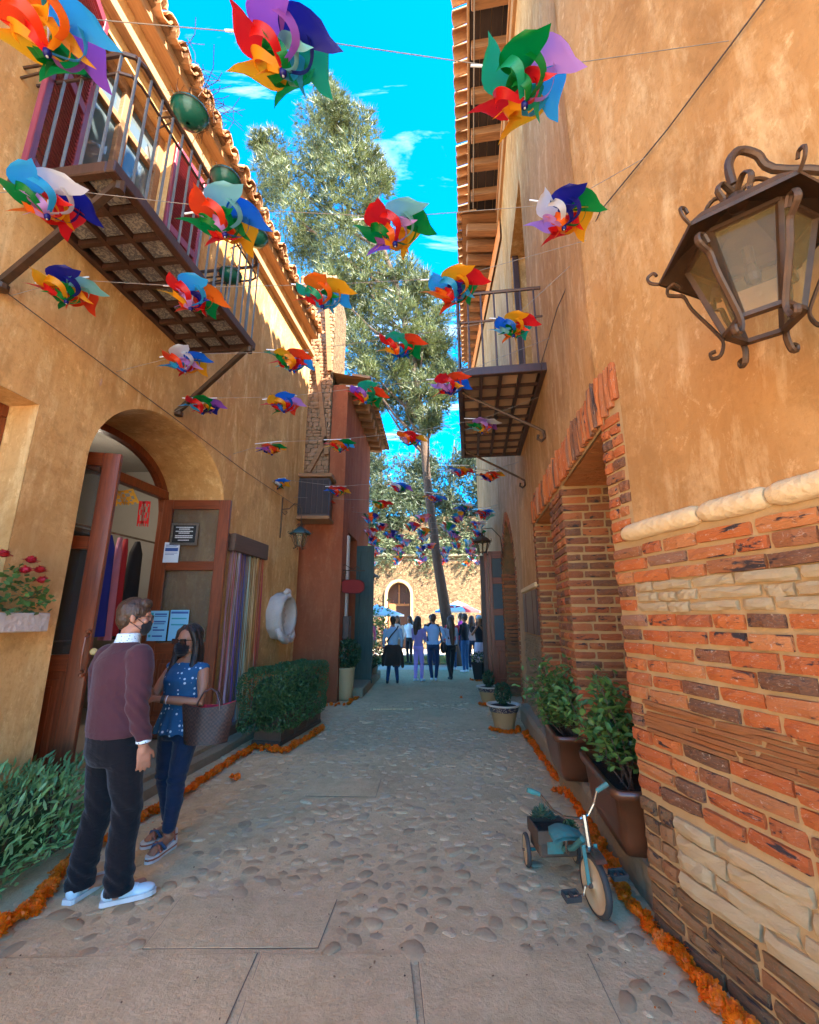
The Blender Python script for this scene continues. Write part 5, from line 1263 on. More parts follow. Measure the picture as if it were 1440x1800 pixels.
# clipped vines on top of the courtyard wall
ms = []; rv = random.Random(9)
for k in range(3600):
    x = rv.uniform(-6,9); z = 4.95 + abs(rv.gauss(0,.75))*(.7+.5*nz(x,0,0,.9)) ; ms.append(TRS((x, 24.1+rv.uniform(-.35,.9), z), (rv.uniform(-2,2),rv.uniform(-2,2),rv.uniform(0,6)), rv.uniform(.7,1.5)))
for k in range(500):
    x = rv.uniform(-6,9); x = x + .8*math.sin(x*3); ms.append(TRS((x, 23.75, 4.95-abs(rv.gauss(0,.55))), (rv.uniform(-2,2),rv.uniform(-2,2),rv.uniform(0,6)), rv.uniform(.5,1.1)))
v2, f2 = sliver(6, .26, .03, .9, 5); o = scatter_np('wall_vines', v2, f2, ms, None, leafmat('sunny_vine_leaves', (.22,.24,.11), (.10,.13,.06))); tag(o, 'olive vines growing along the top of the courtyard wall', 'vines', kind='stuff')
# flower bed with posts of colour at the sunny left end
FBd = empty('flower_bush', (-1.55, 17.6, 0), 0, 'bush with crimson flowers in the sun beside the green doors', 'bush'); ms = []; mf = []
for k in range(900):
    p = Vector((rv.gauss(0,.45), rv.gauss(0,.4), abs(rv.gauss(.9,.6)))); (ms if k % 3 else mf).append(TRS(p, (rv.uniform(-2,2),rv.uniform(-2,2),rv.uniform(0,6)), rv.uniform(.4,.9)))
scatter_np('foliage', v2, f2, ms, FBd, M['leaf_bush'])['kind'] = 'stuff'; scatter_np('flowers', lv, [(0,1,2,3)], [m @ Matrix.Scale(.14,4) for m in mf], FBd, M['geranium'])['kind'] = 'stuff'
mb = MB(); mb.tube([(0,0,0),(.05,0,.7)], .03, 6); mb.obj('stem', M['bark'], FBd)
# umbrellas
def parasol(loc, Rr, h, label, stripes):
    T = empty('parasol', loc, 0, label, 'parasol'); n = 8
    mb = MB(); mb.tube([(0,0,0),(0,0,h+.35)], .025, 8); mb.obj('pole', M['white'], T)
    mb = MB(); rings = [(0,.42),(.5,.22),(1.0,0),(1.0,-.07)]
    vs = [(Rr*q*math.cos(2*math.pi*k/n+.2), Rr*q*math.sin(2*math.pi*k/n+.2), h+z) for q, z in rings for k in range(n)]
    for j in range(3):
        for k in range(n):
            mb.mi = stripes.get(k, 0) if j else 0; mb.add([vs[j*n+k],vs[j*n+(k+1)%n],vs[(j+1)*n+(k+1)%n],vs[(j+1)*n+k]], [(0,1,2,3)])
    mb.obj('canopy', [M['white'], M['umb_blue'], M['umb_red']], T); return T
M['umb_blue'] = solid('blue_canvas', (.04,.25,.55)); M['umb_red'] = solid('red_canvas', (.7,.05,.05))
parasol((-1.35, 18.5, 0), 1.15, 1.70, 'white parasol at the left of the courtyard beside the green doors', {})
pr_ = parasol((2.05, 19, 0), 1.0, 1.86, 'white parasol with blue and red panels behind the crowd', {4:1, 6:2})
mb = MB(); 
for k in range(2): mb.add([(-.45+k*.28,-.66,2.0-.02),(-.22+k*.28,-.66,2.0-.02),(-.24+k*.28,-.55,2.06),(-.42+k*.28,-.55,2.06)], [(0,1,2,3)])
mb.obj('red_print', M['umb_red'], pr_)
# ================================================================ wall cables and pinwheel strings
def wire(name, pts, r, label, cat, mat=M['cord'], group=None):
    mb = MB(); mb.tube(pts, r, 5); o = mb.obj(name, mat); return tag(o, label, cat, group)
wire('wall_cable', [Lw(.02,.5,3.96), Lw(.02,2.7,3.87), Lw(.025,4.5,3.80), Lw(.02,6.3,3.73), Lw(.02,8.6,3.72)], .004, 'thin dark cable running along the left wall below the balcony', 'cable', M['cable'])
wire('wall_cable', [cpt(3.0,.03,4.30), cpt(1.6,.03,4.28), cpt(.9,.03,4.30), cpt(.3,.03,4.38), Rw(-.03,3.6,4.44), Rw(-.03,4.75,4.46)], .0045, 'taut dark cable running along the right wall from the lantern towards the balcony', 'cable', M['cable'])
# ---- pinwheels
PAL = {'red':(.70,.012,.015),'scarlet':(.85,.06,.012),'orange':(.90,.16,.01),'amber':(.85,.36,.01),'green':(.0,.22,.035),'sea green':(.01,.36,.19),'pale teal':(.20,.52,.50),
       'sky blue':(.03,.38,.70),'blue':(.01,.14,.60),'navy':(.012,.015,.22),'violet':(.33,.10,.50),'lilac':(.50,.25,.62),'white':(.68,.68,.66),'pink':(.75,.25,.30)}
def blade_mesh(seed, Ro=.222, zt=.0, zb=-.115, wd=.095, name='blade'):
    """one folded blade: a wide petal thrown outwards and a strap curling back under to the hub"""
    r = random.Random(seed); mb = MB(); nu, nv = 11, 5
    tipa = .62+r.uniform(-.08,.08); lift = r.uniform(-.01,.02)
    rows = []
    for i in range(nu):                       # petal
        t = i/(nu-1); rad_ = .02 + (Ro-.02)*t; a0_ = tipa*t*t*.9
        hw = wd*(math.sin(min(1, t*1.35)*math.pi*.5)**.8)*(1 if t < .72 else 1-.55*((t-.72)/.28)**1.5)
        row = []
        for j in range(nv):
            v = -1 + 2*j/(nv-1); cx, cy = math.cos(a0_), math.sin(a0_)
            off = hw*v; rr_ = rad_ + (.045*max(0,v)*t**3) - (.022*(-v if v<0 else 0)*t*t)
            z = zt + lift*t - .030*t*t - .045*v*v*t*(1-t)*2 - .028*v*t
            row.append((cx*rr_ - cy*off, cy*rr_ + cx*off, z))
        rows.append(row)
    vs = [p for row in rows for p in row]; mb.add(vs, [(i*nv+j,(i+1)*nv+j,(i+1)*nv+j+1,i*nv+j+1) for i in range(nu-1) for j in range(nv-1)])
    ns_ = 12; st = []                          # strap
    A = Vector((math.cos(.50)*Ro*.62, math.sin(.50)*Ro*.62, zt-.02)); ang = .50
    for i in range(ns_):
        t = i/(ns_-1); th = math.pi*t; rr_ = (Ro*.62)*(1-t) + .008*t + math.sin(th)*Ro*.14; z = (zt-.02)*(1-t) + zb*t + .0*t - math.sin(th)*.012; a_ = ang + .75*math.sin(th*.8)*.75 + .25*t
        p = Vector((math.cos(a_)*rr_, math.sin(a_)*rr_, z)); w_ = .030*(1-t)+.012*t; tdir = Vector((-math.sin(a_), math.cos(a_), .5)).normalized()
        st.append((p - tdir*w_, p + tdir*w_))
    vs = [q for pr in st for q in pr]; mb.add(vs, [(2*i,2*i+2,2*i+3,2*i+1) for i in range(ns_-1)])
    me = mb.mesh(name, M['plastic'], True); return me
B1 = [blade_mesh(k) for k in range(4)]; B2 = [blade_mesh(k+9, .115, -.035, -.125, .045, 'inner_blade') for k in range(3)]
hm = MB(); hm.lathe([(0,-.020),(.013,-.018),(.016,-.004),(.016,.004),(.010,.010),(0,.012)], 12); hubm = hm.mesh('hub', M['plastic'], True)
pmn = MB(); pmn.lathe([(0,-.024),(.005,-.023),(.005,-.015)], 8); pin_m = pmn.mesh('pin', M['plastic'])
ax = MB(); ax.tube([(0,0,.055),(0,0,-.13)], .0035, 6); axm = ax.mesh('axle', M['white'])
rdm = MB(); rdm.tube([(-.24,0,.058),(.16,0,.058)], .0055, 7); rodm = rdm.mesh('rod', M['white'])
def setcol(o, c): o.color = (*PAL[c], 1)
def pinwheel(p, cols, inner, label, tilt=(0,0), rot=0, s=1.0, n=6, rodang=0, group='pinwheels strung across the alley', parts=True):
    T = empty('pinwheel', p, 0, label, 'pinwheel', group); T.rotation_euler = (tilt[0], tilt[1], 0); T.scale = (s,s,s)
    for k in range(n):
        o = put('blade', B1[k%4], T, rot=(R.uniform(-.10,.10), R.uniform(-.12,.12), rot + 2*math.pi*k/n)); setcol(o, cols[k%len(cols)])
    for k in range(4):
        o = put('inner_blade', B2[k%3], T, rot=(R.uniform(-.1,.1),R.uniform(-.1,.1), rot*1.7 + 2*math.pi*k/4)); setcol(o, inner[k%len(inner)])
    o = put('hub', hubm, T, loc=(0,0,-.125)); setcol(o, cols[-1] if cols[-1] in ('navy','blue') else 'navy'); o = put('pin', pin_m, T, loc=(0,0,-.125)); setcol(o, 'white')
    put('axle', axm, T); put('rod', rodm, T, rot=(0,0,rodang))
    return T
pw = [  # pixel x, y of the hub, blade colours going round, inner colours, description
 [(85,45,['scarlet','orange','sky blue','violet','green','amber','red'],['amber','green','red'],'large red and amber pinwheel at the top left corner with a broad orange blade'),
  (497,80,['green','amber','red','violet','navy','sea green','green'],['amber','green','pale teal','sky blue'],'large pinwheel against the blue sky with violet, navy and two green blades'),
  (920,140,['amber','red','sea green','green','lilac','sky blue','red'],['amber','green','red','sea green'],'large pinwheel before the right eave with sea green and tall red blades')],
 [(85,345,['orange','green','sky blue','white','navy','red','lilac'],['lilac','red','amber'],'pinwheel at the left edge with sky blue, white and orange blades before the balcony'),
  (395,380,['scarlet','pale teal','blue','amber','red','green','amber'],['green','scarlet','lilac'],'pinwheel before the left balcony railing with blue, teal and amber blades'),
  (692,395,['pale teal','green','amber','violet','green','red','red'],['amber','orange','lilac'],'pinwheel before the conifer with amber, dark green and pale teal blades'),
  (992,372,['green','amber','red','lilac','white','navy','sky blue'],['orange','navy','red'],'pinwheel on the plain right wall with a dark green blade and crimson petals')],
 [(118,503,['red','amber','navy','pale teal','scarlet','green','white'],['green','amber','scarlet'],'pinwheel below the near end of the left balcony with amber and navy blades'),
  (340,516,['orange','green','scarlet','amber','red','sky blue','lilac'],['lilac','navy','red'],'pinwheel under the tiled balcony floor with orange and green blades'),
  (568,512,['white','red','sea green','orange','amber','sky blue','red'],['sky blue','red','green'],'pinwheel at the corner of the left roof with orange, white and crimson blades'),
  (798,500,['amber','red','green','scarlet','orange','sky blue','blue'],['sky blue','red','navy'],'pinwheel by the right balcony railing with red and amber blades')],
 [(325,632,['scarlet','white','blue','amber','red','sky blue','amber'],['lilac','red','blue'],'pinwheel at the far corner of the left balcony with blue and white blades'),
  (512,628,['amber','scarlet','sky blue','blue','red','green','red'],['red','pale teal','amber'],'pinwheel on the left wall below the stone gable with pale blue and red blades'),
  (703,603,['sky blue','amber','red','sea green','scarlet','green','amber'],['blue','orange','red'],'pinwheel in the centre of the conifer with amber and sea green blades'),
  (903,570,['pale teal','blue','amber','red','sea green','orange','sky blue'],['green','scarlet','amber'],'pinwheel on the right balcony railing with blue and pale teal blades')],
 [(357,708,['violet','navy','orange','sky blue','red','green','white'],['red','amber','navy'],'pinwheel beside the far bracket of the left balcony with violet and teal blades'),
  (498,706,['amber','blue','lilac','scarlet','green','red','white'],['red','amber','blue'],'pinwheel low on the left wall with blue and coral blades'),
  (645,689,['green','amber','red','violet','sea green','scarlet','blue'],['sea green','red','amber'],'pinwheel at the tip of the red building eave with green and violet blades'),
  (790,673,['scarlet','blue','amber','red','lilac','red','sky blue'],['navy','violet','amber'],'pinwheel at the near corner of the right balcony with scarlet and blue blades')],
 [(477,784,['navy','violet','scarlet','green','amber','red','white'],['amber','orange','scarlet'],'pinwheel on the left wall above the ribbon rack with navy and violet blades'),
  (598,779,['sky blue','blue','amber','red','orange','green','lilac'],['scarlet','amber','sea green'],'pinwheel before the sunlit red building with sky blue and amber blades'),
  (720,767,['red','amber','blue','green','white','orange','red'],['green','lilac','red'],'small pinwheel beside the leaning trunk with red, amber and navy blades'),
  (848,744,['pale teal','green','lilac','white','violet','amber','red'],['amber','scarlet','amber'],'pinwheel below the right balcony floor with pale teal and lilac blades')],
 [(487,847,['red','green','sky blue','white','blue','amber','scarlet'],['green','orange','sky blue'],'pinwheel on the left wall straight above the far wall lantern with sky blue blades'),
  (594,860,['green','blue','scarlet','red','amber','sky blue','green'],['red','amber','green'],'pinwheel before the red wall with green and blue blades and a coral one'),
  (703,853,['white','blue','violet','green','scarlet','red','sky blue'],['green','red','violet'],'pinwheel with a white and a blue blade left of the leaning trunk'),
  (808,824,['blue','amber','red','orange','sky blue','white','red'],['scarlet','amber','red'],'pinwheel left of the far right building corner with blue and amber blades'),
  (861,833,['green','red','navy','orange','scarlet','amber','violet'],['red','violet','orange'],'pinwheel under the far bracket of the right balcony with dark green and red blades')],
 [(568,881,['scarlet','red','violet','amber','green','orange','white'],['amber','red','green'],'violet and red pinwheel before the timber bay, upper of the two there'),
  (552,901,['lilac','red','violet','amber','green','red','white'],['amber','pink','green'],'lilac and crimson pinwheel before the timber bay, lower of the two there'),
  (670,884,['amber','green','red','red','orange','amber','violet'],['amber','red','orange'],'amber and crimson pinwheel left of the leaning trunk, above the stone wall'),
  (765,872,['navy','violet','amber','red','sky blue','blue','white'],['violet','blue','amber'],'navy and violet pinwheel crossing the leaning trunk'),
  (815,889,['amber','orange','violet','blue','green','white','sky blue'],['blue','violet','red'],'blue and orange pinwheel between the trunk and the far right building'),
  (851,898,['scarlet','red','blue','pale teal','sea green','navy','red'],['blue','red','sea green'],'scarlet and blue pinwheel before the pointed brick arch')],
]
for ri, row in enumerate(pw):
    tops = []
    for (x, y, cols, inner, lb) in row:
        z = 3.98 - .02*ri*.3; p = atz(x, y, z)
        T = pinwheel(p, cols, inner, lb, (R.uniform(-.10,.10)+.06, R.uniform(-.14,.14)), R.uniform(0,6.28), [1.0,1.04,1.0,.97,.97,.95,1.0,1.0][ri]*(.86 if x > 840 and ri in (1,2,3) else 1), rodang=R.uniform(-.08,.08))
        tops.append(Vector((p.x, p.y, p.z+.058)))
    # the string carrying the row
    ya = tops[0].y - (tops[1].y-tops[0].y)*.6 + .02; yb = tops[-1].y + (tops[-1].y-tops[-2].y)*.5
    if ri == 7: tops = [t for k, t in enumerate(tops) if k != 1]
    s0 = max(.6, min(8.5, ya)); a = Lw(.02, s0*1.007, 3.86+ (.12 if ri == 0 else 0))
    yb = max(1.2, yb)
    if yb < 2.8:
        best = min(range(0, 400), key=lambda k: abs(cpt(k*.01,0,0).y-yb)); b = cpt(best*.01, .03, 4.32)
    elif yb < 7.7: b = Rw(-.03, yb*1.009, 4.42 if yb < 4.8 else 4.2)
    else: b = Fw(-.02, max(.05, yb-7.75), 4.15)
    tops.sort(key=lambda t: t.x)
    wire('pinwheel_string', [a]+tops+[b], .0022 if ri < 5 else .003, ['string nearest the camera crossing the blue sky with three large pinwheels','second string from the camera, crossing before the left balcony railing','third string from the camera, passing the tip of the left roof','fourth string from the camera, meeting the far corner of the left balcony','fifth string from the camera, reaching the near corner of the right balcony','sixth string from the camera, crossing the middle of the leaning trunk','seventh string from the camera, five pinwheels before the red building and trunk','eighth string from the camera, its pinwheels before the timber bay and the trunk'][ri], 'string', M['cord'], 'strings across the alley')
# the dense far rows: too small to tell their parts
def tiny_pin(k):
    r = random.Random(k); mb = MB(); names = list(PAL); mats = [solid('paper_%s' % n.replace(' ','_'), PAL[n], .4) if ('paper_'+n) not in M else M['paper_'+n] for n in names] if 'tiny' not in M else M['tiny']
    M['tiny'] = mats
    for n_, Ro, z0, z1 in ((7,.215,0,-.02),(6,.13,-.05,-.09)):
        for i in range(n_):
            mb.mi = r.randrange(len(names)); a = 2*math.pi*i/n_; d = Vector((math.cos(a),math.sin(a),0)); t = Vector((-d.y,d.x,0))
            mb.add([Vector((0,0,z0)), d*Ro*.6-t*.045+Vector((0,0,z0+.01)), d*Ro*.95+t*.02+Vector((0,0,z1)), d*Ro*.75+t*.09+Vector((0,0,z0-.02)), d*Ro*.35+t*.04+Vector((0,0,z1-.08))], [(0,1,2,3,4)])
    return mb.mesh('pinwheel', mats)
tiny = [tiny_pin(k) for k in range(8)]
far_rows = [(9.9,[-1.75,-1.0,.35,1.15,1.85]),(10.9,[-1.6,-.75,.1,.85,1.75]),(11.8,[-1.15,-.45,.45,1.2,1.95]),(12.8,[-1.1,-.35,.5,1.3,1.9]),(13.8,[-1.05,-.2,.6,1.4,2.0]),(14.9,[-1.1,-.3,.5,1.3,2.1]),(16.1,[-1.3,-.4,.5,1.4,2.2]),(17.3,[-1.5,-.5,.5,1.5,2.4]),(18.6,[-1.6,-.6,.4,1.4,2.4,3.0])]
for i, (Y, xs_) in enumerate(far_rows):
    tops = []
    for j, x in enumerate(xs_):
        p = Vector((x + R.uniform(-.12,.12), Y + R.uniform(-.15,.15), 3.93 + R.uniform(-.05,.05))); o = put('pinwheel', tiny[(i*5+j)%8], None, loc=p, rot=(R.uniform(-.3,.3),R.uniform(-.3,.3),R.uniform(0,6)))
        o.scale = (1.15,1.15,1.15); tag(o, 'small multicoloured pinwheel among the dense far rows above the crowd', 'pinwheel', 'far pinwheels above the crowd'); tops.append(p+Vector((0,0,.05)))
    wire('pinwheel_string', [Vector((-1.3 if Y < 12.4 else -2.4, Y, 4.1))]+tops+[Vector((2.12 if Y < 13.4 else 3.4, Y, 4.1))], .003, 'thin string of small pinwheels in the dense far rows above the crowd', 'string', M['cord'], 'far strings above the crowd')
# ================================================================ lanterns
def lantern(p, s, label, nside=6, roofmat=None, rotz=0, name='lantern'):
    """hanging iron lantern, p = top of the glass body"""
    T = empty(name, p, rotz, label, 'lantern'); rm = roofmat or M['iron']; n = nside
    ring = lambda r, z, k: Vector((r*math.cos(2*math.pi*k/n), r*math.sin(2*math.pi*k/n), z))*s
    mb = MB()   # flared roof, thin sheet with an underside
    for (r0,z0,r1,z1) in ((.05,.26,.30,.10),(.30,.10,.40,.0)):
        for k in range(n): mb.add([ring(r0,z0,k),ring(r0,z0,k+1),ring(r1,z1,k+1),ring(r1,z1,k)], [(3,2,1,0)]); mb.add([ring(r0*.97,z0-.012,k),ring(r0*.97,z0-.012,k+1),ring(r1*.985,z1-.012,k+1),ring(r1*.985,z1-.012,k)], [(0,1,2,3)])
    for k in range(n): mb.add([ring(.40,0,k),ring(.40,0,k+1),ring(.40,-.02,k+1),ring(.40,-.02,k)], [(3,2,1,0)])
    mb.obj('roof', rm, T)
    mb = MB(); rt_, rb_, zt_, zb_ = .265, .15, .0, -.46
    for k in range(n):
        mb.beam(ring(rt_,zt_,k), ring(rb_,zb_,k), .024*s, .024*s, ring(1,0,k)); mb.beam(ring(rt_,zt_-.01,k), ring(rt_,zt_-.01,k+1), .03*s, .02*s); mb.beam(ring(rb_,zb_,k), ring(rb_,zb_,k+1), .034*s, .022*s)
    mb.obj('frame', M['iron'], T)
    for k in range(n):
        mb = MB(); g = 1.0; mb.add([ring(rt_*.985,zt_-.01,k),ring(rt_*.985,zt_-.01,k+1),ring(rb_*.985,zb_,k+1),ring(rb_*.985,zb_,k)], [(0,1,2,3)]); mb.obj('pane', M['glass_lamp'], T)
    for k in range(n):   # S-scroll straps
        d = ring(1,0,k).normalized(); P = lambda r, z: d*r*s + Vector((0,0,z*s)); mb = MB()
        pts = [P(.30,-.09),P(.325,-.05),P(.36,-.06),P(.365,-.10),P(.33,-.125),P(.295,-.15),P(.27,-.24),P(.215,-.36),P(.175,-.45),P(.165,-.50),P(.185,-.555),P(.22,-.56),P(.225,-.53),P(.20,-.525)]
        mb.tube(smooth_pts(pts,3), .0085*s, 6, flat=1.9); mb.obj('scroll_strap', M['iron'], T)
        mb = MB(); mb.tube(smooth_pts([P(.40,-.01),P(.44,.02),P(.45,.06),P(.42,.075),P(.405,.05)]), .009*s, 6); mb.obj('roof_curl', M['iron'], T)
    mb = MB(); mb.lathe([(0,.24*s),(.06*s,.25*s),(.05*s,.30*s),(.02*s,.33*s),(.035*s,.36*s),(0,.38*s)], 10)
    for k in range(n):
        d = ring(1,0,k).normalized(); P = lambda r, z: d*r*s + Vector((0,0,z*s)); mb.tube(smooth_pts([P(.02,.33),P(.09,.36),P(.14,.30),P(.11,.25),P(.13,.22)]), .009*s, 6, flat=1.8)
    mb.obj('crown', M['iron'], T)
    mb = MB(); mb.tube([(0,0,-.02*s),(0,0,-.12*s)], .025*s, 8); mb.lathe([(0,-.24*s),(.03*s,-.22*s),(.035*s,-.18*s),(.02*s,-.12*s),(0,-.12*s)], 12); mb.obj('bulb_socket', M['iron'], T)
    return T
def bracket_arm(T, pts, r, plate=None):
    mb = MB(); mb.tube(pts, r, 7); 
    if plate: mb.beam(*plate)
    mb.obj('bracket_arm', M['iron'], T)
BLp = aty(1312, 432, 1.34)
big = lantern(BLp, .72, 'big wrought iron lantern hanging from the right wall at the picture edge', 6, None, .35)
ct = BLp
inv_ = Matrix.LocRotScale(big.location, big.rotation_euler, big.scale).inverted()
wp = Vector((1.60, 1.26, ct.z+.10))
arc = [wp + Vector((0,0,-.55)), wp + Vector((-.02,0,-.1)), wp + Vector((-.05,0,.20)), Vector((ct.x+.20, ct.y, ct.z+.62)), Vector((ct.x+.08, ct.y, ct.z+.60)), Vector((ct.x, ct.y, ct.z+.50)), Vector((ct.x, ct.y, ct.z+.30))]
mb = MB(); mb.tube(smooth_pts([inv_ @ p for p in [wp+Vector((0,0,-.2)), wp+Vector((-.02,0,.12)), Vector((ct.x+.17, ct.y, ct.z+.36)), Vector((ct.x+.12, ct.y, ct.z+.43)), Vector((ct.x+.05, ct.y, ct.z+.45)), Vector((ct.x, ct.y, ct.z+.38)), Vector((ct.x, ct.y, ct.z+.28))]]), .016, 8)
mb.tube([inv_ @ p for p in [wp+Vector((.0,.0,-.6)), wp+Vector((-.0,0,.25))]], .02, 8); mb.tube([inv_ @ p for p in [wp+Vector((0,.0,-.45)), wp+Vector((-.10,0.0,-.42)), wp+Vector((-.15,0,-.50)), wp+Vector((-.10,0,-.56)), wp+Vector((-.07,0,-.50))]], .013, 6)
mb.obj('bracket', M['iron'], big)
M['green_tin'] = simple('green_patina_tin', (.02,.10,.10), (.02,.05,.05), 8, .4, .2, 40, .4)
lp = aty(528, 938, 7.9); l2 = lantern(lp, .50, 'small wall lantern with green tin roof on the left wall beside the timber bay', 6, M['green_tin'], .1)
i2 = Matrix.LocRotScale(l2.location, l2.rotation_euler, l2.scale).inverted(); wq = Lw(.02, 7.72, 0)
mb = MB(); mb.tube([i2 @ Vector((wq.x,wq.y,z)) for z in (lp.z+.62, lp.z-.12)], .013, 6)
mb.tube([i2 @ Vector(p) for p in ((wq.x,wq.y,lp.z+.40),(wq.x+.12,wq.y+.03,lp.z+.42),(wq.x+.2,wq.y+.06,lp.z+.52),(lp.x-.05,lp.y,lp.z+.55),(lp.x,lp.y,lp.z+.46),(lp.x,lp.y,lp.z+.14))], .010, 6)
mb.tube([i2 @ Vector(p) for p in ((wq.x,wq.y,lp.z+.36),(wq.x+.06,wq.y,lp.z+.30),(wq.x+.10,wq.y,lp.z+.34),(wq.x+.07,wq.y,lp.z+.37))], .006, 5); mb.obj('bracket', M['iron'], l2)
lp = aty(848, 952, 9.4); l3 = lantern(lp, .52, 'small dark wall lantern on the far right building before the stone wall', 6, M['iron'], .3)
i3 = Matrix.LocRotScale(l3.location, l3.rotation_euler, l3.scale).inverted()
mb = MB(); mb.tube([i3 @ Vector(p) for p in ((2.02,9.4,lp.z-.35),(1.98,9.4,lp.z+.1),(1.8,9.4,lp.z+.30),(lp.x,lp.y,lp.z+.28),(lp.x,lp.y,lp.z+.14))], .012, 6); mb.obj('bracket', M['iron'], l3)
lp = aty(656, 1014, 12.0); l4 = lantern(lp, .42, 'tiny dark wall lantern at the far end of the red building', 4, M['iron'], .3)
mb = MB(); mb.tube([(0,0,.1),(0,0,.2),(-.15,.0,.24),(-.22,.4,.1)], .012, 6); mb.obj('bracket', M['iron'], l4)
# ================================================================ oval hanging sign
so_ = aty(619, 1031, 9.2); SG = empty('hanging_sign', so_, .15, 'dark red oval board hanging from an iron scroll bracket on the red building', 'sign')
mb = MB(); n = 28; pts2 = []
for k in range(n):
    a = 2*math.pi*k/n; r_ = 1/((abs(math.cos(a))**3.2 + abs(math.sin(a))**3.2)**(1/3.2)); pts2.append((.26*r_*math.cos(a), .145*r_*math.sin(a)))
mb.prism(pts2, lambda a,b: (a,-.02,b), lambda a,b: (a,.02,b)); mb.obj('board', solid('dark_red_board', (.24,.012,.008), .85), SG)
mb = MB(); pts3 = [(a*.88,b*.86) for a,b in pts2]; mb.add([(a,-.022,b) for a,b in pts2]+[(a*.96,-.028,b*.95) for a,b in pts2]+[(a*.9,-.022,b*.88) for a,b in pts2], [(i,(i+1)%n,n+(i+1)%n,n+i) for i in range(n)]+[(n+i,n+(i+1)%n,2*n+(i+1)%n,2*n+i) for i in range(n)]); mb.obj('rim', solid('darker_red_rim', (.14,.01,.008), .8), SG)
mb = MB(); mb.tube([(-.30,0,.33),(.26,0,.33)], .012, 6); mb.tube([(-.30,0,.05),(-.30,0,.5)], .012, 6); mb.tube([(-.3,0,.42),(-.15,0,.45),(-.05,0,.38),(.02,0,.36),(.08,0,.42),(.14,0,.38)], .008, 5); mb.tube([(-.22,0,.33),(-.2,0,.27),(-.12,0,.27),(-.14,0,.32)], .007, 5)
for x in (-.14,.14): mb.tube([(x,0,.33),(x,0,.14)], .006, 5)
mb.obj('bracket', M['iron'], SG)
# ================================================================ planters and pots
def bush(parent, c, rx, ry, rz, n, mat, ls, seed, name='foliage', leaf=lv, up=0):
    r = random.Random(seed); ms = []
    for k in range(n):
        d = Vector((r.gauss(0,1),r.gauss(0,1),r.gauss(0,1))).normalized(); q = .55 + .45*r.random()**.5; q *= 1 + .13*nz(d.x*2,d.y*2,d.z*2+seed,1.6)
        p = Vector((c[0]+d.x*rx*q, c[1]+d.y*ry*q, c[2]+d.z*rz*q)); ms.append(TRS(p, (r.uniform(-1.4,1.4),r.uniform(-1.4,1.4),r.uniform(0,6.3)), r.uniform(.7,1.25)*ls))
    o = scatter_np(name, leaf, [tuple(range(len(leaf)))], ms, parent, mat); o['kind'] = 'stuff'; return o
leaf6 = [(-.5,0,0),(-.2,-.28,.05),(.25,-.24,.05),(.55,0,-.03),(.25,.24,.05),(-.2,.28,.05)]
# hedge planter on the left
hp0 = Vector((-1.66,6.10)); hp1 = Vector((-1.40,7.36)); hd = (hp1-hp0).normalized(); ha = math.atan2(-hd.x, hd.y)
HP = empty('planter_box', (hp0.x, hp0.y, 0), ha, 'long brown wooden planter box holding a clipped dark green hedge by the left wall', 'planter')
Ln = (hp1-hp0).length; mb = MB(); mb.box(-.36, 0, 0, Ln, .02, .33, .008); mb.box(-.39,.03,-.03,Ln+.03,.33,.37,.008); mb.box(-.38,.02,-.02,Ln+.02,.0,.06,.006)
for k in range(4): mb.box(.001,.018,k*(Ln-.07)/3,.07+k*(Ln-.07)/3,.06,.33,.004)
mb.obj('box', M['wood_planter'], HP)
for k in range(3): mb = MB(); a = .09+k*(Ln-.07)/3; mb.box(.001,.010,a,a+(Ln-.07)/3-.06,.11,.28,.004); mb.obj('panel', M['wood_planter'], HP)
HG = empty('clipped_hedge', (hp0.x, hp0.y, .35), ha, 'clipped dark green hedge growing in the brown wooden planter box', 'hedge'); r = random.Random(3); ms = []
for k in range(11000):
    U0,U1,V0,V1,W0,W1 = -.52,.10,-.26,Ln+.14,-.18,.58; f_ = r.random()
    u, v, w_ = r.uniform(U0,U1), r.uniform(V0,V1), r.uniform(W0,W1)
    if f_ < .34: w_ = W1
    elif f_ < .70: u = U1
    elif f_ < .90: v = V0
    else: v = V1
    cu = abs((u-(U0+U1)/2)/((U1-U0)/2)); cv = abs((v-(V0+V1)/2)/((V1-V0)/2)); cw3 = abs((w_-(W0+W1)/2)/((W1-W0)/2)); q = (cu**5+cv**5+cw3**5)**.2
    p = Vector((u+.21, v-(V0+V1)/2, w_-.2))/max(1, q*.93); p = p*(1+.10*nz(u*1.5,v*1.5,w_*1.5,3)) - p*r.random()**2*.12
    ms.append(TRS((p.x-.21, p.y+(V0+V1)/2, p.z+.2), (r.uniform(-1.5,1.5),r.uniform(-1.5,1.5),r.uniform(0,6.3)), r.uniform(.018,.036)))
scatter_np('foliage', leaf6, [tuple(range(6))], ms, HG, M['leaf_box'])['kind'] = 'stuff'
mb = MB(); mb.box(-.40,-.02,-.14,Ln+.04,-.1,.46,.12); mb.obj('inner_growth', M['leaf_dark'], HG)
for k in range(4): mb = MB(); mb.tube([(-.18,.15+k*.3,-.02),(-.18,.15+k*.3,.4)], .018, 6); mb.obj('stem', M['bark'], HG)
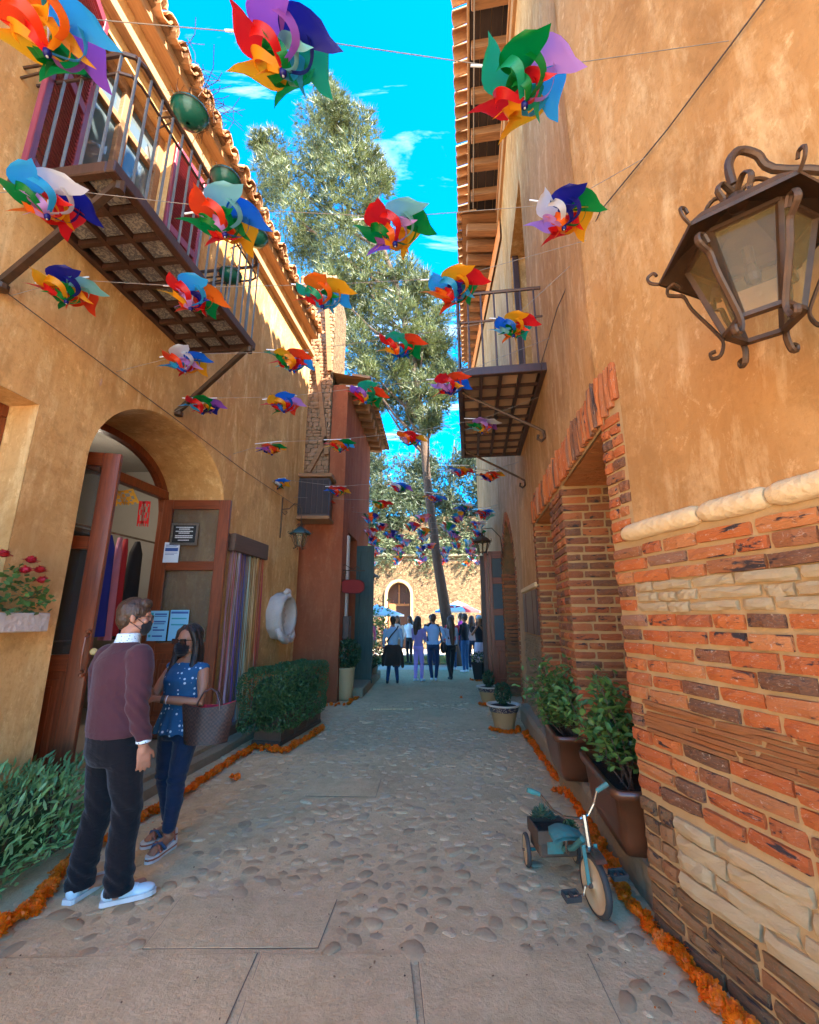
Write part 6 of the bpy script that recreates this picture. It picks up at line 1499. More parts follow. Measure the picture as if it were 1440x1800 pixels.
# silvery hedge at the lower left
HL = empty('leafy_hedge', (-2.72, 3.1, 0), -AL, 'silvery green leafy hedge at the lower left in front of the ochre wall', 'hedge'); r = random.Random(6); ms = []
lf_long = [(0,-.09,0),(.5,-.13,.06),(1.0,0,-.05),(.5,.13,.06),(0,.09,0)]
for k in range(7600):
    s = r.uniform(-1.3,.62); u = r.uniform(-.34,.40); h = r.random()
    top = .54 + .07*nz(s*2,u*3,0,1.5) - .10*max(0,(u-.15)/.25); side = .40*(1-.25*(h-.5)**2) + .05*nz(s,h,3,4)
    if u > side: continue
    if not (h > .62 or u > side-.16 or s > .42): continue
    p = Vector((u, s, .04+h*top)); out = Vector((max(0,u)*2+.3, max(0,s-.3)*1.5, .6+h)).normalized(); out = (out + Vector((r.gauss(0,.5),r.gauss(0,.5),r.gauss(0,.4)))).normalized()
    ms.append(Matrix.Translation(p) @ out.to_track_quat('X','Z').to_matrix().to_4x4() @ Matrix.Rotation(r.uniform(-1,1),4,'X') @ Matrix.Scale(r.uniform(.04,.085),4))
scatter_np('foliage', lf_long, [(0,1,2,3,4)], ms, HL, M['leaf_hedge'])['kind'] = 'stuff'
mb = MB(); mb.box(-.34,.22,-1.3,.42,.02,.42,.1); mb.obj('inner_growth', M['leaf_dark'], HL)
mb = MB(); rs = random.Random(2)
for k in range(60): s = rs.uniform(-1.2,.5); mb.tube([(rs.uniform(0,.2),s,.0),(rs.uniform(.15,.32),s+rs.uniform(-.1,.1),rs.uniform(.25,.5))], .005, 4)
mb.obj('stems', M['bark'], HL)
# tall tan vase with shrub
VZ = empty('tall_planter', atz(605,1232,0)+Vector((0,.08,.0)), 0, 'tall tapered tan clay planter with a dark shrub by the red wall', 'planter')
mb = MB(); mb.lathe([(.02,0),(.12,0),(.135,.05),(.17,.35),(.185,.58),(.195,.60),(.19,.62),(.165,.62),(.15,.56),(0,.55)], 24, cap=False); mb.obj('pot', M['cream_clay'], VZ, True)
SB_ = empty('potted_shrub', VZ.location + Vector((0,0,.56)), 0, 'dark round shrub growing in the tall tan planter', 'shrub'); bush(SB_, (0.03,0,.32), .28,.26,.30, 1500, M['leaf_dark'], .05, 4, leaf=leaf6)
mb = MB(); 
for k in range(6): mb.tube([(0,0,0),(R.uniform(-.15,.15),R.uniform(-.1,.1),.35)], .007, 5)
mb.obj('stem', M['bark'], SB_)
# round cream pots with patterned rims on the right
def talpot(loc, s, label, plab, rb_=.13, tall=.34, seed=1):
    T = empty('round_pot', loc, 0, label, 'flower pot', 'cream pots with patterned rims'); mb = MB()
    mb.lathe([(.0,0),(rb_*s,0),(rb_*1.02*s,.03*s),(rb_*1.05*s,.035*s),(.19*s,.25*s),(.195*s,.252*s),(.195*s,.27*s)], 28, cap=False); mb.obj('body', M['cream_clay'], T, True)
    mb = MB(); mb.lathe([(.195*s,.262*s),(.205*s,.265*s),(.225*s,.335*s)], 28, cap=False); mb.obj('rim_band', M['rim_pattern'], T, True)
    mb = MB(); mb.lathe([(.225*s,.335*s),(.25*s,.34*s),(.252*s,.36*s),(.22*s,.362*s),(.20*s,.33*s)], 28, cap=False); mb.obj('lip', M['pale_glaze'], T, True)
    mb = MB(); mb.lathe([(rb_*1.03*s,0),(rb_*1.07*s,.0),(rb_*1.08*s,.035*s),(rb_*1.05*s,.037*s)], 24, cap=False); mb.obj('foot_band', M['rim_pattern'], T, True)
    mb = MB(); mb.lathe([(.205*s,.33*s),(.0,.335*s)], 20, cap=False); mb.obj('soil', M['soil'], T)
    Pn = empty('potted_plant', Vector(loc)+Vector((0,0,.33*s)), 0, plab, 'plant'); bush(Pn, (0,0,.17*s), .13*s,.13*s,.17*s, 420, M['leaf_dark'], .04, seed, leaf=leaf6); mb = MB()
    for k in range(5): mb.tube([(0,0,0),(.05*math.cos(k*1.3)*s,.05*math.sin(k*1.3)*s,.25*s)], .006, 5)
    mb.obj('stem', M['bark'], Pn)
def rimpat():
    t = NT('dark_patterned_glaze'); c = t.mix(t.ramp(t.vor(55), [(.30,1),(.38,0)]), (.05,.035,.06), (.62,.5,.32)); return t.out(c, .35)
M['rim_pattern'] = rimpat(); M['pale_glaze'] = simple('pale_glaze', (.62,.55,.42), (.5,.43,.32), 9, .3, .1)
talpot(tuple(atz(890,1287,0)+Vector((0,.10,0))), 1.0, 'round cream pot with dark patterned rim, nearer of the two by the arcade', 'small dark plant in the nearer cream pot', seed=2)
talpot(tuple(atz(861,1240,0)+Vector((0,.05,0))), .92, 'round cream pot with dark patterned rim, farther of the two, before the wooden door', 'small dark plant in the farther cream pot', seed=5)
# dark square pot by the crowd
DPt = empty('square_pot', (1.86, 12.2, 0), .1, 'dark square tapered pot with pale flowers before the crowd at the right', 'flower pot'); mb = MB(); mb.lathe([(.16,0),(.22,.40),(.25,.40),(.25,.44),(.2,.44),(0,.42)], 4, cap=False); mb.obj('pot', M['black'], DPt)
PP = empty('potted_flowers', (1.86,12.2,.42), 0, 'pale pink flowers in the dark square pot at the right of the crowd', 'flowers'); bush(PP,(0,0,.14),.24,.22,.16,500,M['leaf_dark'],.045,3,leaf=leaf6); o = bush(PP,(0,0,.17),.25,.23,.17,260,solid('pale_petals',(.7,.5,.5)),.035,4,'flowers',leaf=leaf6)
# things on the step by the green door
for k, (x, y, c_, lb) in enumerate([(-1.0,11.3,(.25,.12,.06),'small clay pot with dark plant on the step before the open green door leaf'),(-.93,11.75,(.3,.2,.12),'brown pot with plant at the far end of the red building step')]):
    T = empty('small_pot', (x,y,.2), 0, lb, 'flower pot'); mb = MB(); mb.lathe([(0,0),(.09,0),(.14,.2),(.12,.2),(0,.17)], 14, cap=False); mb.obj('pot', solid('pot%d'%k, c_, .7), T, True)
    T2 = empty('potted_plant', (x,y,.38), 0, 'dark plant in the '+lb.split(' with')[0]+(' before the open green leaf' if k == 0 else ' at the step end'), 'plant'); bush(T2,(0,0,.12),.2,.2,.16,300,M['leaf_dark'],.05,k,leaf=leaf6); mb = MB(); mb.tube([(0,0,-.02),(0,0,.1)], .01, 5); mb.obj('stem', M['bark'], T2)
# glazed troughs on the arcade step
def trough(s_c, o_c, Lh, label, rotz=0):
    p = Rw(o_c, s_c, .25); T = empty('trough_planter', p, -AR+rotz, label, 'planter', 'glazed terracotta troughs'); H_ = .36
    mb = MB(); vs = []
    for (hx, hy, z) in ((.13,Lh*.84,0),(.15,Lh*.90,.08),(.175,Lh*.97,H_-.05),(.20,Lh*1.03,H_-.045),(.205,Lh*1.04,H_),(.165,Lh*.97,H_),(.15,Lh*.93,H_-.09)):
        for k in range(16):
            a = 2*math.pi*(k+.5)/16; e = .2; cx = abs(math.cos(a))**e*math.copysign(1,math.cos(a)); cy = abs(math.sin(a))**e*math.copysign(1,math.sin(a)); vs.append((hx*cx, hy*cy, z))
    mb.add(vs, [(j*16+k, j*16+(k+1)%16, (j+1)*16+(k+1)%16, (j+1)*16+k) for j in range(6) for k in range(16)] + [tuple(range(16))[::-1]]); mb.obj('trough', M['terracotta'], T, True)
    mb = MB(); mb.grid(lambda a, b: (a, b, H_-.07+.015*nz(a*9,b*9,1,1)), lin(-.15,.15,7), lin(-Lh*.93,Lh*.93,14)); mb.obj('soil', M['soil'], T); return p, T
p1, T1 = trough(3.30, .05, .42, 'glazed terracotta trough with leafy shrub in the nearer arcade opening')
p2, T2_ = trough(4.50, -.06, .42, 'glazed terracotta trough with leafy shrub in the farther arcade position')
def shrub(p, label, seed, H_, single, hw=.30, ly=.38):
    T = empty('leafy_shrub', p+Vector((0,0,.29)), -AR, label, 'shrub', 'shrubs in the glazed troughs'); r = random.Random(seed)
    mb = MB(); tips = []
    for k in range(26):
        b = Vector((r.uniform(-.06,.06), r.uniform(-ly*.7,ly*.7), 0)); e = Vector((r.gauss(-.08,.13), b.y*1.0+r.gauss(0,.10), H_*r.uniform(.45,1))); m_ = b.lerp(e,.5)+Vector((r.gauss(0,.03),r.gauss(0,.03),0)); mb.tube([b,m_,e], [.006,.0045,.002], 5); tips.append((b,m_,e))
    mb.obj('stem', M['bark'], T)
    lm = MB(); lm.add([(0,-.04,0),(.35,-.27,.06),(.75,-.2,.03),(1.0,0,-.06),(.75,.2,.03),(.35,.27,.06),(0,.04,0),(.5,0,-.03)], [(0,1,7),(1,2,7),(2,3,7),(3,4,7),(4,5,7),(5,6,7),(6,0,7)])
    me1 = lm.mesh('leaf', M['leaf_bush'], True); lm.v = list(lm.v); me2 = lm.mesh('leaf', M['leaf_young'], True)
    Ms = []
    for k in range(1150):
        b, m_, e = r.choice(tips); q = r.uniform(.42,1.08); c_ = m_.lerp(e, (q-.5)*2) if q > .5 else b.lerp(m_, q*2); c_ = c_ + Vector((r.gauss(0,.05),r.gauss(0,.055),r.gauss(0,.045)))
        if c_.z < .10: continue
        d = Vector((r.gauss(0,1),r.gauss(0,1),r.gauss(.35,.6))).normalized(); Ms.append(Matrix.Translation(c_) @ d.to_track_quat('X','Z').to_matrix().to_4x4() @ Matrix.Rotation(r.uniform(-.8,.8),4,'X') @ Matrix.Scale(r.uniform(.046,.074),4))
    Pc = Pieces(T, 'leaf', [me1]*9+[me2], 300)
    for m_ in Ms: Pc.add(m_, .05)
    Pc.build()
    for o in [o for o in bpy.data.objects if o.parent == T and o.name.startswith('leaf_rows')]: o.name = 'leaves'
shrub(p1, 'leafy green shrub in the nearer terracotta trough', 4, .62, True)
shrub(p2, 'leafy green shrub in the farther terracotta trough', 9, .62, False)
# ================================================================ marigold garlands
mg = [bloom(k+40, M['marigold'], 1, 6, 11) for k in range(5)]
def garland(pts, n, label, width, r0=.042, seed=1):
    T = empty('marigold_garland', tuple(pts[0]) + (0,), 0, label, 'garland'); r = random.Random(seed)
    P_ = [Vector(p) for p in pts]; al = [0]
    for a, b in zip(P_, P_[1:]): al.append(al[-1]+(b-a).length)
    Pc = Pieces(T, 'marigold_bloom', mg)
    for k in range(n):
        s = al[-1]*(k+r.random()*.7)/n; i = 0
        while i < len(al)-2 and al[i+1] < s: i += 1
        q = P_[i].lerp(P_[i+1], (s-al[i])/(al[i+1]-al[i])); d = (P_[i+1]-P_[i]).normalized(); nn = Vector((-d.y, d.x)); q = q + nn*(r.uniform(-1,1)*width + .012*math.sin(s*9)); rr_ = r0*r.uniform(.8,1.2)
        Pc.add(TRS((q.x-pts[0][0], q.y-pts[0][1], rr_*.62+r.uniform(0,.02)), (r.uniform(-.9,.9),r.uniform(-.9,.9),r.uniform(0,6.3)), rr_), rr_)
    Pc.build(); return T
g = lambda L_: [tuple(atz(x,y,.02))[:2] for x,y in L_]
garland(g([(1345,1835),(1270,1765),(1195,1690),(1145,1640),(1110,1592),(1085,1555),(1062,1500),(1035,1450),(1012,1410),(985,1372),(962,1345),(940,1310),(922,1288)]), 140, 'long orange marigold garland along the right kerb past the tricycle', .026, .045, 2)
garland(g([(-60,1700),(0,1640),(50,1600),(90,1550),(120,1522),(180,1480),(250,1437),(290,1415),(330,1392),(385,1352),(445,1315),(500,1322),(545,1295),(570,1280)]), 155, 'long orange marigold garland along the left kerb behind the couple to the planter box', .024, .045, 3)
garland(g([(560,1243),(585,1240),(612,1238),(632,1222),(645,1205),(655,1190),(662,1180)]), 75, 'short orange marigold garland around the tall tan planter by the red wall', .03, .040, 4)
def ring_garland(c, r_, n, label, seed):
    garland([(c[0]+r_*math.cos(a), c[1]+r_*math.sin(a)) for a in lin(-math.pi*1.05, .05*math.pi, 14)], n, label, .012, .034, seed)
c1 = atz(890,1287,0)+Vector((0,.10,0)); ring_garland(c1, .20, 34, 'ring of orange marigolds around the foot of the nearer cream pot', 7)
c2 = atz(861,1240,0)+Vector((0,.05,0)); ring_garland(c2, .19, 24, 'ring of orange marigolds around the foot of the farther cream pot', 8)
ring_garland((1.86,12.15), .26, 20, 'orange marigolds around the dark square pot by the crowd', 9)
for k, (x, y, lb) in enumerate([(975,1392,'pair of loose marigold heads on the cobbles beside the tricycle handlebar'),(811,1227,'single loose marigold head lying on the paving before the crowd'),(408,1368,'loose marigold head just off the left garland behind the woman')]):
    p = atz(x,y,.02); T = empty('loose_marigold', tuple(p), 0, lb, 'marigold')
    for j in range(2 if k != 1 else 1): put('marigold_bloom', mg[j], T, mtx=TRS((j*.05,0,.015), (j,0,0), .038))

# small litter on the paving: fallen petals and dry leaves
rl_ = random.Random(31); ms = []; m2_ = []
gl = [(1.27,2.4),(1.2,3.0),(1.3,4.2),(1.36,5.2),(-2.1,3.2),(-2.15,4.2),(-2.0,5.4),(-1.6,6.3),(1.5,6.3)]
for k in range(420):
    c = rl_.choice(gl); x = c[0] + rl_.gauss(0,.16)*(1 if c[0] < 0 else -1)*1.0; y = c[1] + rl_.gauss(0,.45)
    if x > 1.30 or x < -2.3: continue
    ms.append(TRS((x, y, gz(x,y)+.012), (rl_.uniform(-.4,.4),rl_.uniform(-.4,.4),rl_.uniform(0,6)), rl_.uniform(.006,.014)))
for k in range(260):
    x = rl_.uniform(-2.2,1.3); y = 2.1 + 7*rl_.random()**1.4; m2_.append(TRS((x, y, gz(x,y)+.014), (rl_.uniform(-.5,.5),rl_.uniform(-.5,.5),rl_.uniform(0,6)), rl_.uniform(.007,.018)))
o = scatter_np('fallen_petals', leaf6, [tuple(range(6))], ms, None, M['marigold']); tag(o, 'orange petals fallen on the cobbles beside the marigold garlands', 'petals', kind='stuff')
o = scatter_np('dry_leaf_litter', leaf6, [tuple(range(6))], m2_, None, simple('dry_brown_leaf', (.22,.13,.06), (.10,.06,.03), 5, .9, .1)); tag(o, 'tiny dry brown leaves scattered over the cobbled lane', 'leaf litter', kind='stuff')
# ================================================================ tricycle planter
M['teal'] = simple('chipped_turquoise_paint', (.0,.30,.27), (.12,.08,.05), 22, .6, .5, 60)
M['rust'] = simple('rusty_brown_metal', (.16,.10,.06), (.06,.04,.03), 14, .7, .5, 60, .3)
M['rubber'] = simple('old_rubber', (.03,.028,.025), (.06,.05,.04), 20, .8, .3, 50)
M['rim_tan'] = simple('dusty_tan_wheel_disc', (.62,.46,.25), (.36,.22,.11), 9, .55, .3, 40)
TC = empty('tricycle', (1.005, 2.90, 0), .05, 'old turquoise tricycle with a planted metal box, facing the camera on the cobbles', 'tricycle')
def wheel(name, loc, R_, w_, rz, disc, parent=TC, spokes=False):
    T = MB(); n = 28
    mt = Matrix.Translation(loc) @ Matrix.Rotation(rz, 4, 'Z') @ Matrix.Rotation(math.pi/2, 4, 'Y')
    T.T = mt
    prof = [(R_*.86,-w_*.5),(R_*.95,-w_*.5),(R_,-w_*.2),(R_,w_*.2),(R_*.95,w_*.5),(R_*.86,w_*.5)]; T.lathe(prof, n, cap=False); W = T.obj('wheel', M['rubber'], parent, True)
    D = MB(); D.T = mt; D.lathe([(0,-w_*.55),(R_*.12,-w_*.55),(R_*.14,-w_*.30),(R_*.70,-w_*.22),(R_*.82,-w_*.45),(R_*.88,-w_*.45),(R_*.88,w_*.45),(R_*.82,w_*.45),(R_*.70,w_*.22),(R_*.14,w_*.30),(R_*.12,w_*.55),(0,w_*.55)], n, cap=False); D.obj('rim', disc, W, True)
    H = MB(); H.T = mt; H.lathe([(0,-w_*1.1),(R_*.09,-w_*1.1),(R_*.09,w_*1.1),(0,w_*1.1)], 10, cap=False); H.obj('hub', M['rust'], W); return W
fz = .10    # steering turned so that the left face shows
wheel('front_wheel', Vector((.03,-.04,.145)), .145, .034, fz, M['rim_tan'])
wheel('rear_wheel', Vector((-.20,.47,.095)), .095, .026, -.12, M['rim_tan']); wheel('rear_wheel', Vector((.14,.50,.095)), .095, .026, -.12, M['rim_tan'])
ca_, sa_ = math.cos(fz), math.sin(fz)
def fo(x, y, z): return Vector((.03 + x*ca_ - y*sa_, -.04 + x*sa_ + y*ca_, z))
mb = MB()
for sg in (-1,1): mb.beam(fo(sg*.036,0,.145), fo(sg*.036,.03,.33), .020, .009, (0,1,0))
mb.obj('fork', M['teal'], TC)
mb = MB(); mb.grid(lambda a, u: fo(u*.032*(1-.0*a), -.165*math.cos(a)*1.0, .15+.172*math.sin(a)) , lin(.95,2.1,9), [-1,0,1]); mb.obj('mudguard', M['steel'], TC)
mb = MB(); mb.tube([fo(0,.03,.30), fo(0,.06,.47)], .016, 8); mb.obj('steering_column', M['steel'], TC)
mb = MB(); hb = [fo(-.19,.03,.60), fo(-.165,.035,.585), fo(-.10,.05,.50), fo(-.05,.06,.465), fo(0,.06,.46), fo(.05,.06,.465), fo(.10,.05,.50), fo(.165,.035,.60), fo(.19,.03,.62)]
hb2 = [Vector((-.275,-.0,.600)), Vector((-.24,.0,.588)), Vector((-.165,.01,.50)), Vector((-.10,.02,.460)), Vector((-.0,.03,.445)), Vector((.05,.02,.468)), Vector((.085,.01,.53)), Vector((.105,.0,.60)), Vector((.135,-.01,.622))]
mb.tube(hb2, .0085, 8); mb.obj('handlebar', M['steel'], TC)
for a, b in ((hb2[0], hb2[1]), (hb2[-1], hb2[-2])):
    d = (a-b).normalized(); mb = MB(); mb.tube([b, b+d*.03, a+d*.015, a+d*.04], [.0125,.014,.015,.013], 8); mb.obj('grip', M['teal'], TC)
mb = MB(); mb.tube([Vector((.01,.03,.34)), Vector((-.0,.16,.24)), Vector((-.02,.32,.16)), Vector((-.03,.48,.10))], .017, 8); mb.tube([Vector((-.20,.47,.095)), Vector((.14,.50,.095))], .010, 6); mb.obj('frame', M['teal'], TC)
mb = MB(); mb.box(-.165,.085,.30,.50,.12,.24,.012); mb.box(-.175,-.163,.29,.51,.20,.275); mb.box(.083,.095,.29,.51,.20,.275); mb.box(-.175,.095,.288,.300,.20,.275); mb.box(-.175,.095,.50,.512,.20,.275); mb.obj('metal_box', M['rust'], TC)
mb = MB(); mb.box(-.12,-.02,.284,.288,.15,.215,.0); mb.obj('turquoise_patch', M['teal'], TC)
mb = MB(); mb.grid(lambda a, b: (-.04+.095*a*(1-.3*max(0,b)), .20+.09*b+.0, .335-.02*a*a-.015*b*b), lin(-1,1,7), lin(-1,1,7)); mb.grid(lambda a, b: (-.04+.095*a*(1-.3*max(0,b)), .20+.09*b, .32-.02*a*a-.02*b*b), lin(-1,1,7), lin(-1,1,7), True); mb.obj('seat', M['teal'], TC, True)
mb = MB(); mb.tube([Vector((-.02,.20,.33)), Vector((-.02,.22,.18))], .012, 6); mb.obj('seat_post', M['steel'], TC)
for sg, z in ((-1, .105),(1,.185)):
    mb = MB(); a = fo(sg*.03,0,.145); b = fo(sg*.06,0,.145); c_ = fo(sg*.075,0,z); mb.tube([a,b,c_,fo(sg*.14,0,z)], .007, 6); mb.obj('crank', M['steel'], TC)
    mb = MB(); q = fo(sg*.145,0,z)
    mb.T = Matrix.Translation(q) @ Matrix.Rotation(fz,4,'Z') @ Matrix.Rotation(.15,4,'X')
    for y_ in (-.034,.024): mb.box(-.045,.045,y_,y_+.012,-.014,.014,.003)
    mb.box(-.048,-.036,-.03,.03,-.012,.012,.003); mb.box(.036,.048,-.03,.03,-.012,.012,.003); mb.box(-.008,.008,-.026,.026,-.008,.008); mb.obj('pedal', M['rubber'], TC)
SU = empty('succulent', TC.location + Vector((-.12,.41,.25)), 0, 'grey green succulent rosette growing in the tricycle box', 'succulent')
lm = MB(); lm.add([(0,-.1,0),(.5,-.2,.06),(1,0,.14),(.5,.2,.06),(0,.1,0),(.45,0,-.08)], [(0,1,5),(1,2,5),(2,3,5),(3,4,5)]); lsu = lm.mesh('leaf', simple('grey_green_succulent', (.10,.18,.11), (.06,.11,.06), 5, .45, .1), True)
for (cx_, cy_, cz2, R_) in ((0,0,.06,.075),(.07,.04,.03,.05),(-.03,.06,.03,.05)):
    for ring in range(5):
        for k in range(7): put('leaf', lsu, SU, mtx=Matrix.Translation((cx_,cy_,cz2+.012*ring)) @ Matrix.Rotation(k*.9+ring*.45,4,'Z') @ Matrix.Rotation(-.25-.27*ring,4,'Y') @ Matrix.Scale(R_*(1-.14*ring),4))
TS = empty('trailing_succulent', TC.location + Vector((.04,.36,.24)), 0, 'small trailing green plant spilling between the tricycle box and seat', 'plant'); bush(TS,(0,-.03,.03),.05,.06,.05,260,leafmat('trailing_green',(.07,.16,.06),(.1,.2,.08)),.02,5,leaf=leaf6)
mb = MB(); mb.box(-.16,.08,.305,.495,.235,.245); mb.obj('soil', M['soil'], TC)
mb = MB(); mb.tube([(-.02,0,0),(.0,-.02,.05)], .003, 4); mb.obj('stem', M['bark'], TS)
# ================================================================ people
def ellipsoid(mb, c, r, rot=None, n=14, m=9):
    c = Vector(c); Q = rot or Matrix.Identity(3); vs = [c + Q @ Vector((0,0,-r[2]))]
    for i in range(1, m):
        ph = math.pi*i/m - math.pi/2
        for k in range(n):
            th = 2*math.pi*k/n; vs.append(c + Q @ Vector((r[0]*math.cos(ph)*math.cos(th), r[1]*math.cos(ph)*math.sin(th), r[2]*math.sin(ph))))
    vs.append(c + Q @ Vector((0,0,r[2]))); L_ = len(vs)-1
    fs = [(0, 1+(k+1)%n, 1+k) for k in range(n)] + [(L_, L_-n+k, L_-n+(k+1)%n) for k in range(n)]
    for i in range(m-2):
        for k in range(n): fs.append((1+i*n+k, 1+i*n+(k+1)%n, 1+(i+1)*n+(k+1)%n, 1+(i+1)*n+k))
    mb.add(vs, fs)
def limb(mb, pts, rs, n=12, flat=None, caps=True):
    """rounded tapered tube along pts; flat: per point (rx, ry) in world x/y for torsos"""
    pts = [Vector(p) for p in pts]
    mb.tube(pts, rs, n)
    if caps:
        for p, r in ((pts[0], rs[0]), (pts[-1], rs[-1])): ellipsoid(mb, p, (r*.99,)*3, n=10, m=6)
def loft(mb, secs, n=20, cap=True):
    """secs: (centre, rx, ry[, yaw]) horizontal superellipse sections"""
    vs = []
    for s in secs:
        c = Vector(s[0]); yaw = s[3] if len(s) > 3 else 0; ex = s[4] if len(s) > 4 else 1.0
        for k in range(n):
            a = 2*math.pi*k/n; x = s[1]*abs(math.cos(a))**ex*math.copysign(1,math.cos(a)); y = s[2]*abs(math.sin(a))**ex*math.copysign(1,math.sin(a))
            vs.append(c + Vector((x*math.cos(yaw)-y*math.sin(yaw), x*math.sin(yaw)+y*math.cos(yaw), 0)))
    fs = [(j*n+k, j*n+(k+1)%n, (j+1)*n+(k+1)%n, (j+1)*n+k) for j in range(len(secs)-1) for k in range(n)]
    if cap: fs += [tuple(range(n))[::-1], tuple(range((len(secs)-1)*n, len(secs)*n))]
    mb.add(vs, fs)
def fuse(name, mb, mat, parent, voxel=.009, sm=6, zones=None, wrinkle=None):
    me = mb.mesh(name+'_raw', mat if not isinstance(mat, (list,tuple)) else mat[0]); o = bpy.data.objects.new(name, me); COL.link(o)
    md = o.modifiers.new('r', 'REMESH'); md.mode = 'VOXEL'; md.voxel_size = voxel; md.use_smooth_shade = True
    if sm: s_ = o.modifiers.new('s', 'SMOOTH'); s_.iterations = sm; s_.factor = .5
    dg = bpy.context.evaluated_depsgraph_get(); me2 = bpy.data.meshes.new_from_object(o.evaluated_get(dg)); me2.name = name
    bpy.data.objects.remove(o); me2.materials.clear()
    for m in (mat if isinstance(mat, (list,tuple)) else [mat]): me2.materials.append(m)
    if wrinkle:
        nv = len(me2.vertices); nrm = [v.normal.copy() for v in me2.vertices]
        for v, nn in zip(me2.vertices, nrm): v.co = v.co + nn*wrinkle(v.co)
    if zones:
        idx = []
        for p in me2.polygons: idx.append(zones(p.center))
        me2.polygons.foreach_set('material_index', idx)
    me2.polygons.foreach_set('use_smooth', [True]*len(me2.polygons)); me2.update()
    return put(name, me2, parent)
def skin_mat(name, c):
    t = NT(name); n = t.noise(9, 4, .6); cc = t.mix(n, c, tuple(x*.84 for x in c)); t.bump(t.noise(120,3,.6), .15, .001)
    t.b.inputs['Subsurface Weight'].default_value = .12; t.b.inputs['Subsurface Radius'].default_value = (.02,.008,.005); return t.out(cc, .5, spec=.35)
M['skin_fair'] = skin_mat('fair_skin', (.44,.205,.125)); M['skin_tan'] = skin_mat('tan_skin', (.34,.155,.088))
def cloth(name, c, bump=.5, sc_=9, fine=220, rough=.9, c2=None):
    t = NT(name); cc = t.mix(t.noise(5,4,.6), c, c2 or tuple(x*.72 for x in c)); h = t.m('ADD', t.noise(sc_,4,.55,t.map((1,1,1.8)),1.2), t.m('MULTIPLY', t.noise(fine,2,.5), .08)); t.bump(h, bump, .02)
    m = t.out(cc, rough, spec=.15); t.b.inputs['Sheen Weight'].default_value = .15; return m
def hairmat(name, c, c2, stops=None):
    t = NT(name); v = t.map((60,60,5)); n = t.noise(2,4,.6,v,.5); cc = t.mix(n, c, c2)
    if stops:
        sp = t.N.new('ShaderNodeSeparateXYZ'); t.lk(t.co.outputs['Object'], sp.inputs[0]); f = t.ramp(sp.outputs[2], [(0,1),(1,0)]); mr = t.N.new('ShaderNodeMapRange'); mr.inputs[1].default_value = stops[0]; mr.inputs[2].default_value = stops[1]; t.lk(sp.outputs[2], mr.inputs[0])
        cc = t.mix(mr.outputs[0], stops[2], cc)
    t.bump(n, .8, .006); return t.out(cc, .42, spec=.4)
def face(mb, hc, yaw, s=1.0, tilt=0):
    """head with brow, nose, lips, chin and ears; hc = centre of the skull, face looks along +y rotated by yaw"""
    Q = (Matrix.Rotation(yaw, 3, 'Z') @ Matrix.Rotation(tilt, 3, 'X')); P = lambda x,y,z: Vector(hc) + Q @ (Vector((x,y,z))*s); S = lambda *r: tuple(q*s for q in r)
    ellipsoid(mb, P(0,-.010,.018), S(.077,.096,.100), Q, 20, 14)       # cranium
    ellipsoid(mb, P(0,.028,-.045), S(.060,.066,.078), Q, 16, 12)       # face
    ellipsoid(mb, P(0,.052,-.100), S(.036,.032,.026), Q)               # chin
    ellipsoid(mb, P(0,.072,.018), S(.052,.020,.016), Q)                # brow
    ellipsoid(mb, P(0,.092,-.012), S(.012,.016,.030), Q); ellipsoid(mb, P(0,.102,-.030), S(.017,.015,.013), Q)   # nose
    ellipsoid(mb, P(0,.084,-.064), S(.024,.014,.010), Q)               # mouth
    for sg in (-1,1):
        ellipsoid(mb, P(sg*.040,.064,-.030), S(.022,.022,.020), Q); ellipsoid(mb, P(sg*.048,.022,-.078), S(.020,.034,.020), Q)
        ellipsoid(mb, P(sg*.079,-.006,-.012), S(.010,.020,.032), Q @ Matrix.Rotation(sg*.35,3,'Z')); ellipsoid(mb, P(sg*.077,.002,-.034), S(.008,.010,.012), Q)
    return P
def hand(mb, wrist, dirv, palm_n, side, s=1.0, curl=.5, spread=1.0):
    """palm and five bent fingers; dirv: towards the fingertips, palm_n: palm facing direction, side: +1 thumb along (dirv x palm_n)"""
    d = Vector(dirv).normalized(); n_ = Vector(palm_n); n_ = (n_ - d*n_.dot(d)).normalized(); t = d.cross(n_)*side; w0 = Vector(wrist)
    limb(mb, [w0, w0+d*.03*s], [.024*s,.027*s], 10)
    for k in range(4):
        a = (k-1.5)*.0195*s; limb(mb, [w0+d*.02*s - t*a*.7, w0+d*.088*s - t*a], [.0155*s,.0125*s], 8)
    Ls = [.076,.084,.078,.060]
    for k in range(4):
        a = (k-1.5)*.0200*s; b0 = w0+d*.086*s - t*a; dd = (d - t*(k-1.5)*.07*spread).normalized(); pts = [b0]; ang = 0; L_ = Ls[k]*s
        for j, fr_ in enumerate((.45,.32,.23)):
            ang += curl*(.55,.75,.6)[j]; v = (dd*math.cos(ang) + n_*math.sin(ang)); pts.append(pts[-1] + v*L_*fr_)
        limb(mb, pts, [.0098*s,.0090*s,.0082*s,.0068*s], 8)
    b0 = w0+d*.030*s + t*.024*s; v1 = (d*.62 + t*.72 + n_*.25).normalized(); v2 = (d*.85 + t*.25 + n_*.45).normalized(); limb(mb, [b0, b0+v1*.038*s, b0+v1*.038*s+v2*.030*s, b0+v1*.038*s+v2*.052*s], [.0145*s,.0120*s,.0105*s,.0085*s], 8)
FOLD = lambda sc_, amp, seed: (lambda co: amp*(noise.noise(Vector((co.x*sc_*.6+seed, co.y*sc_*.6, co.z*sc_*1.7)))))
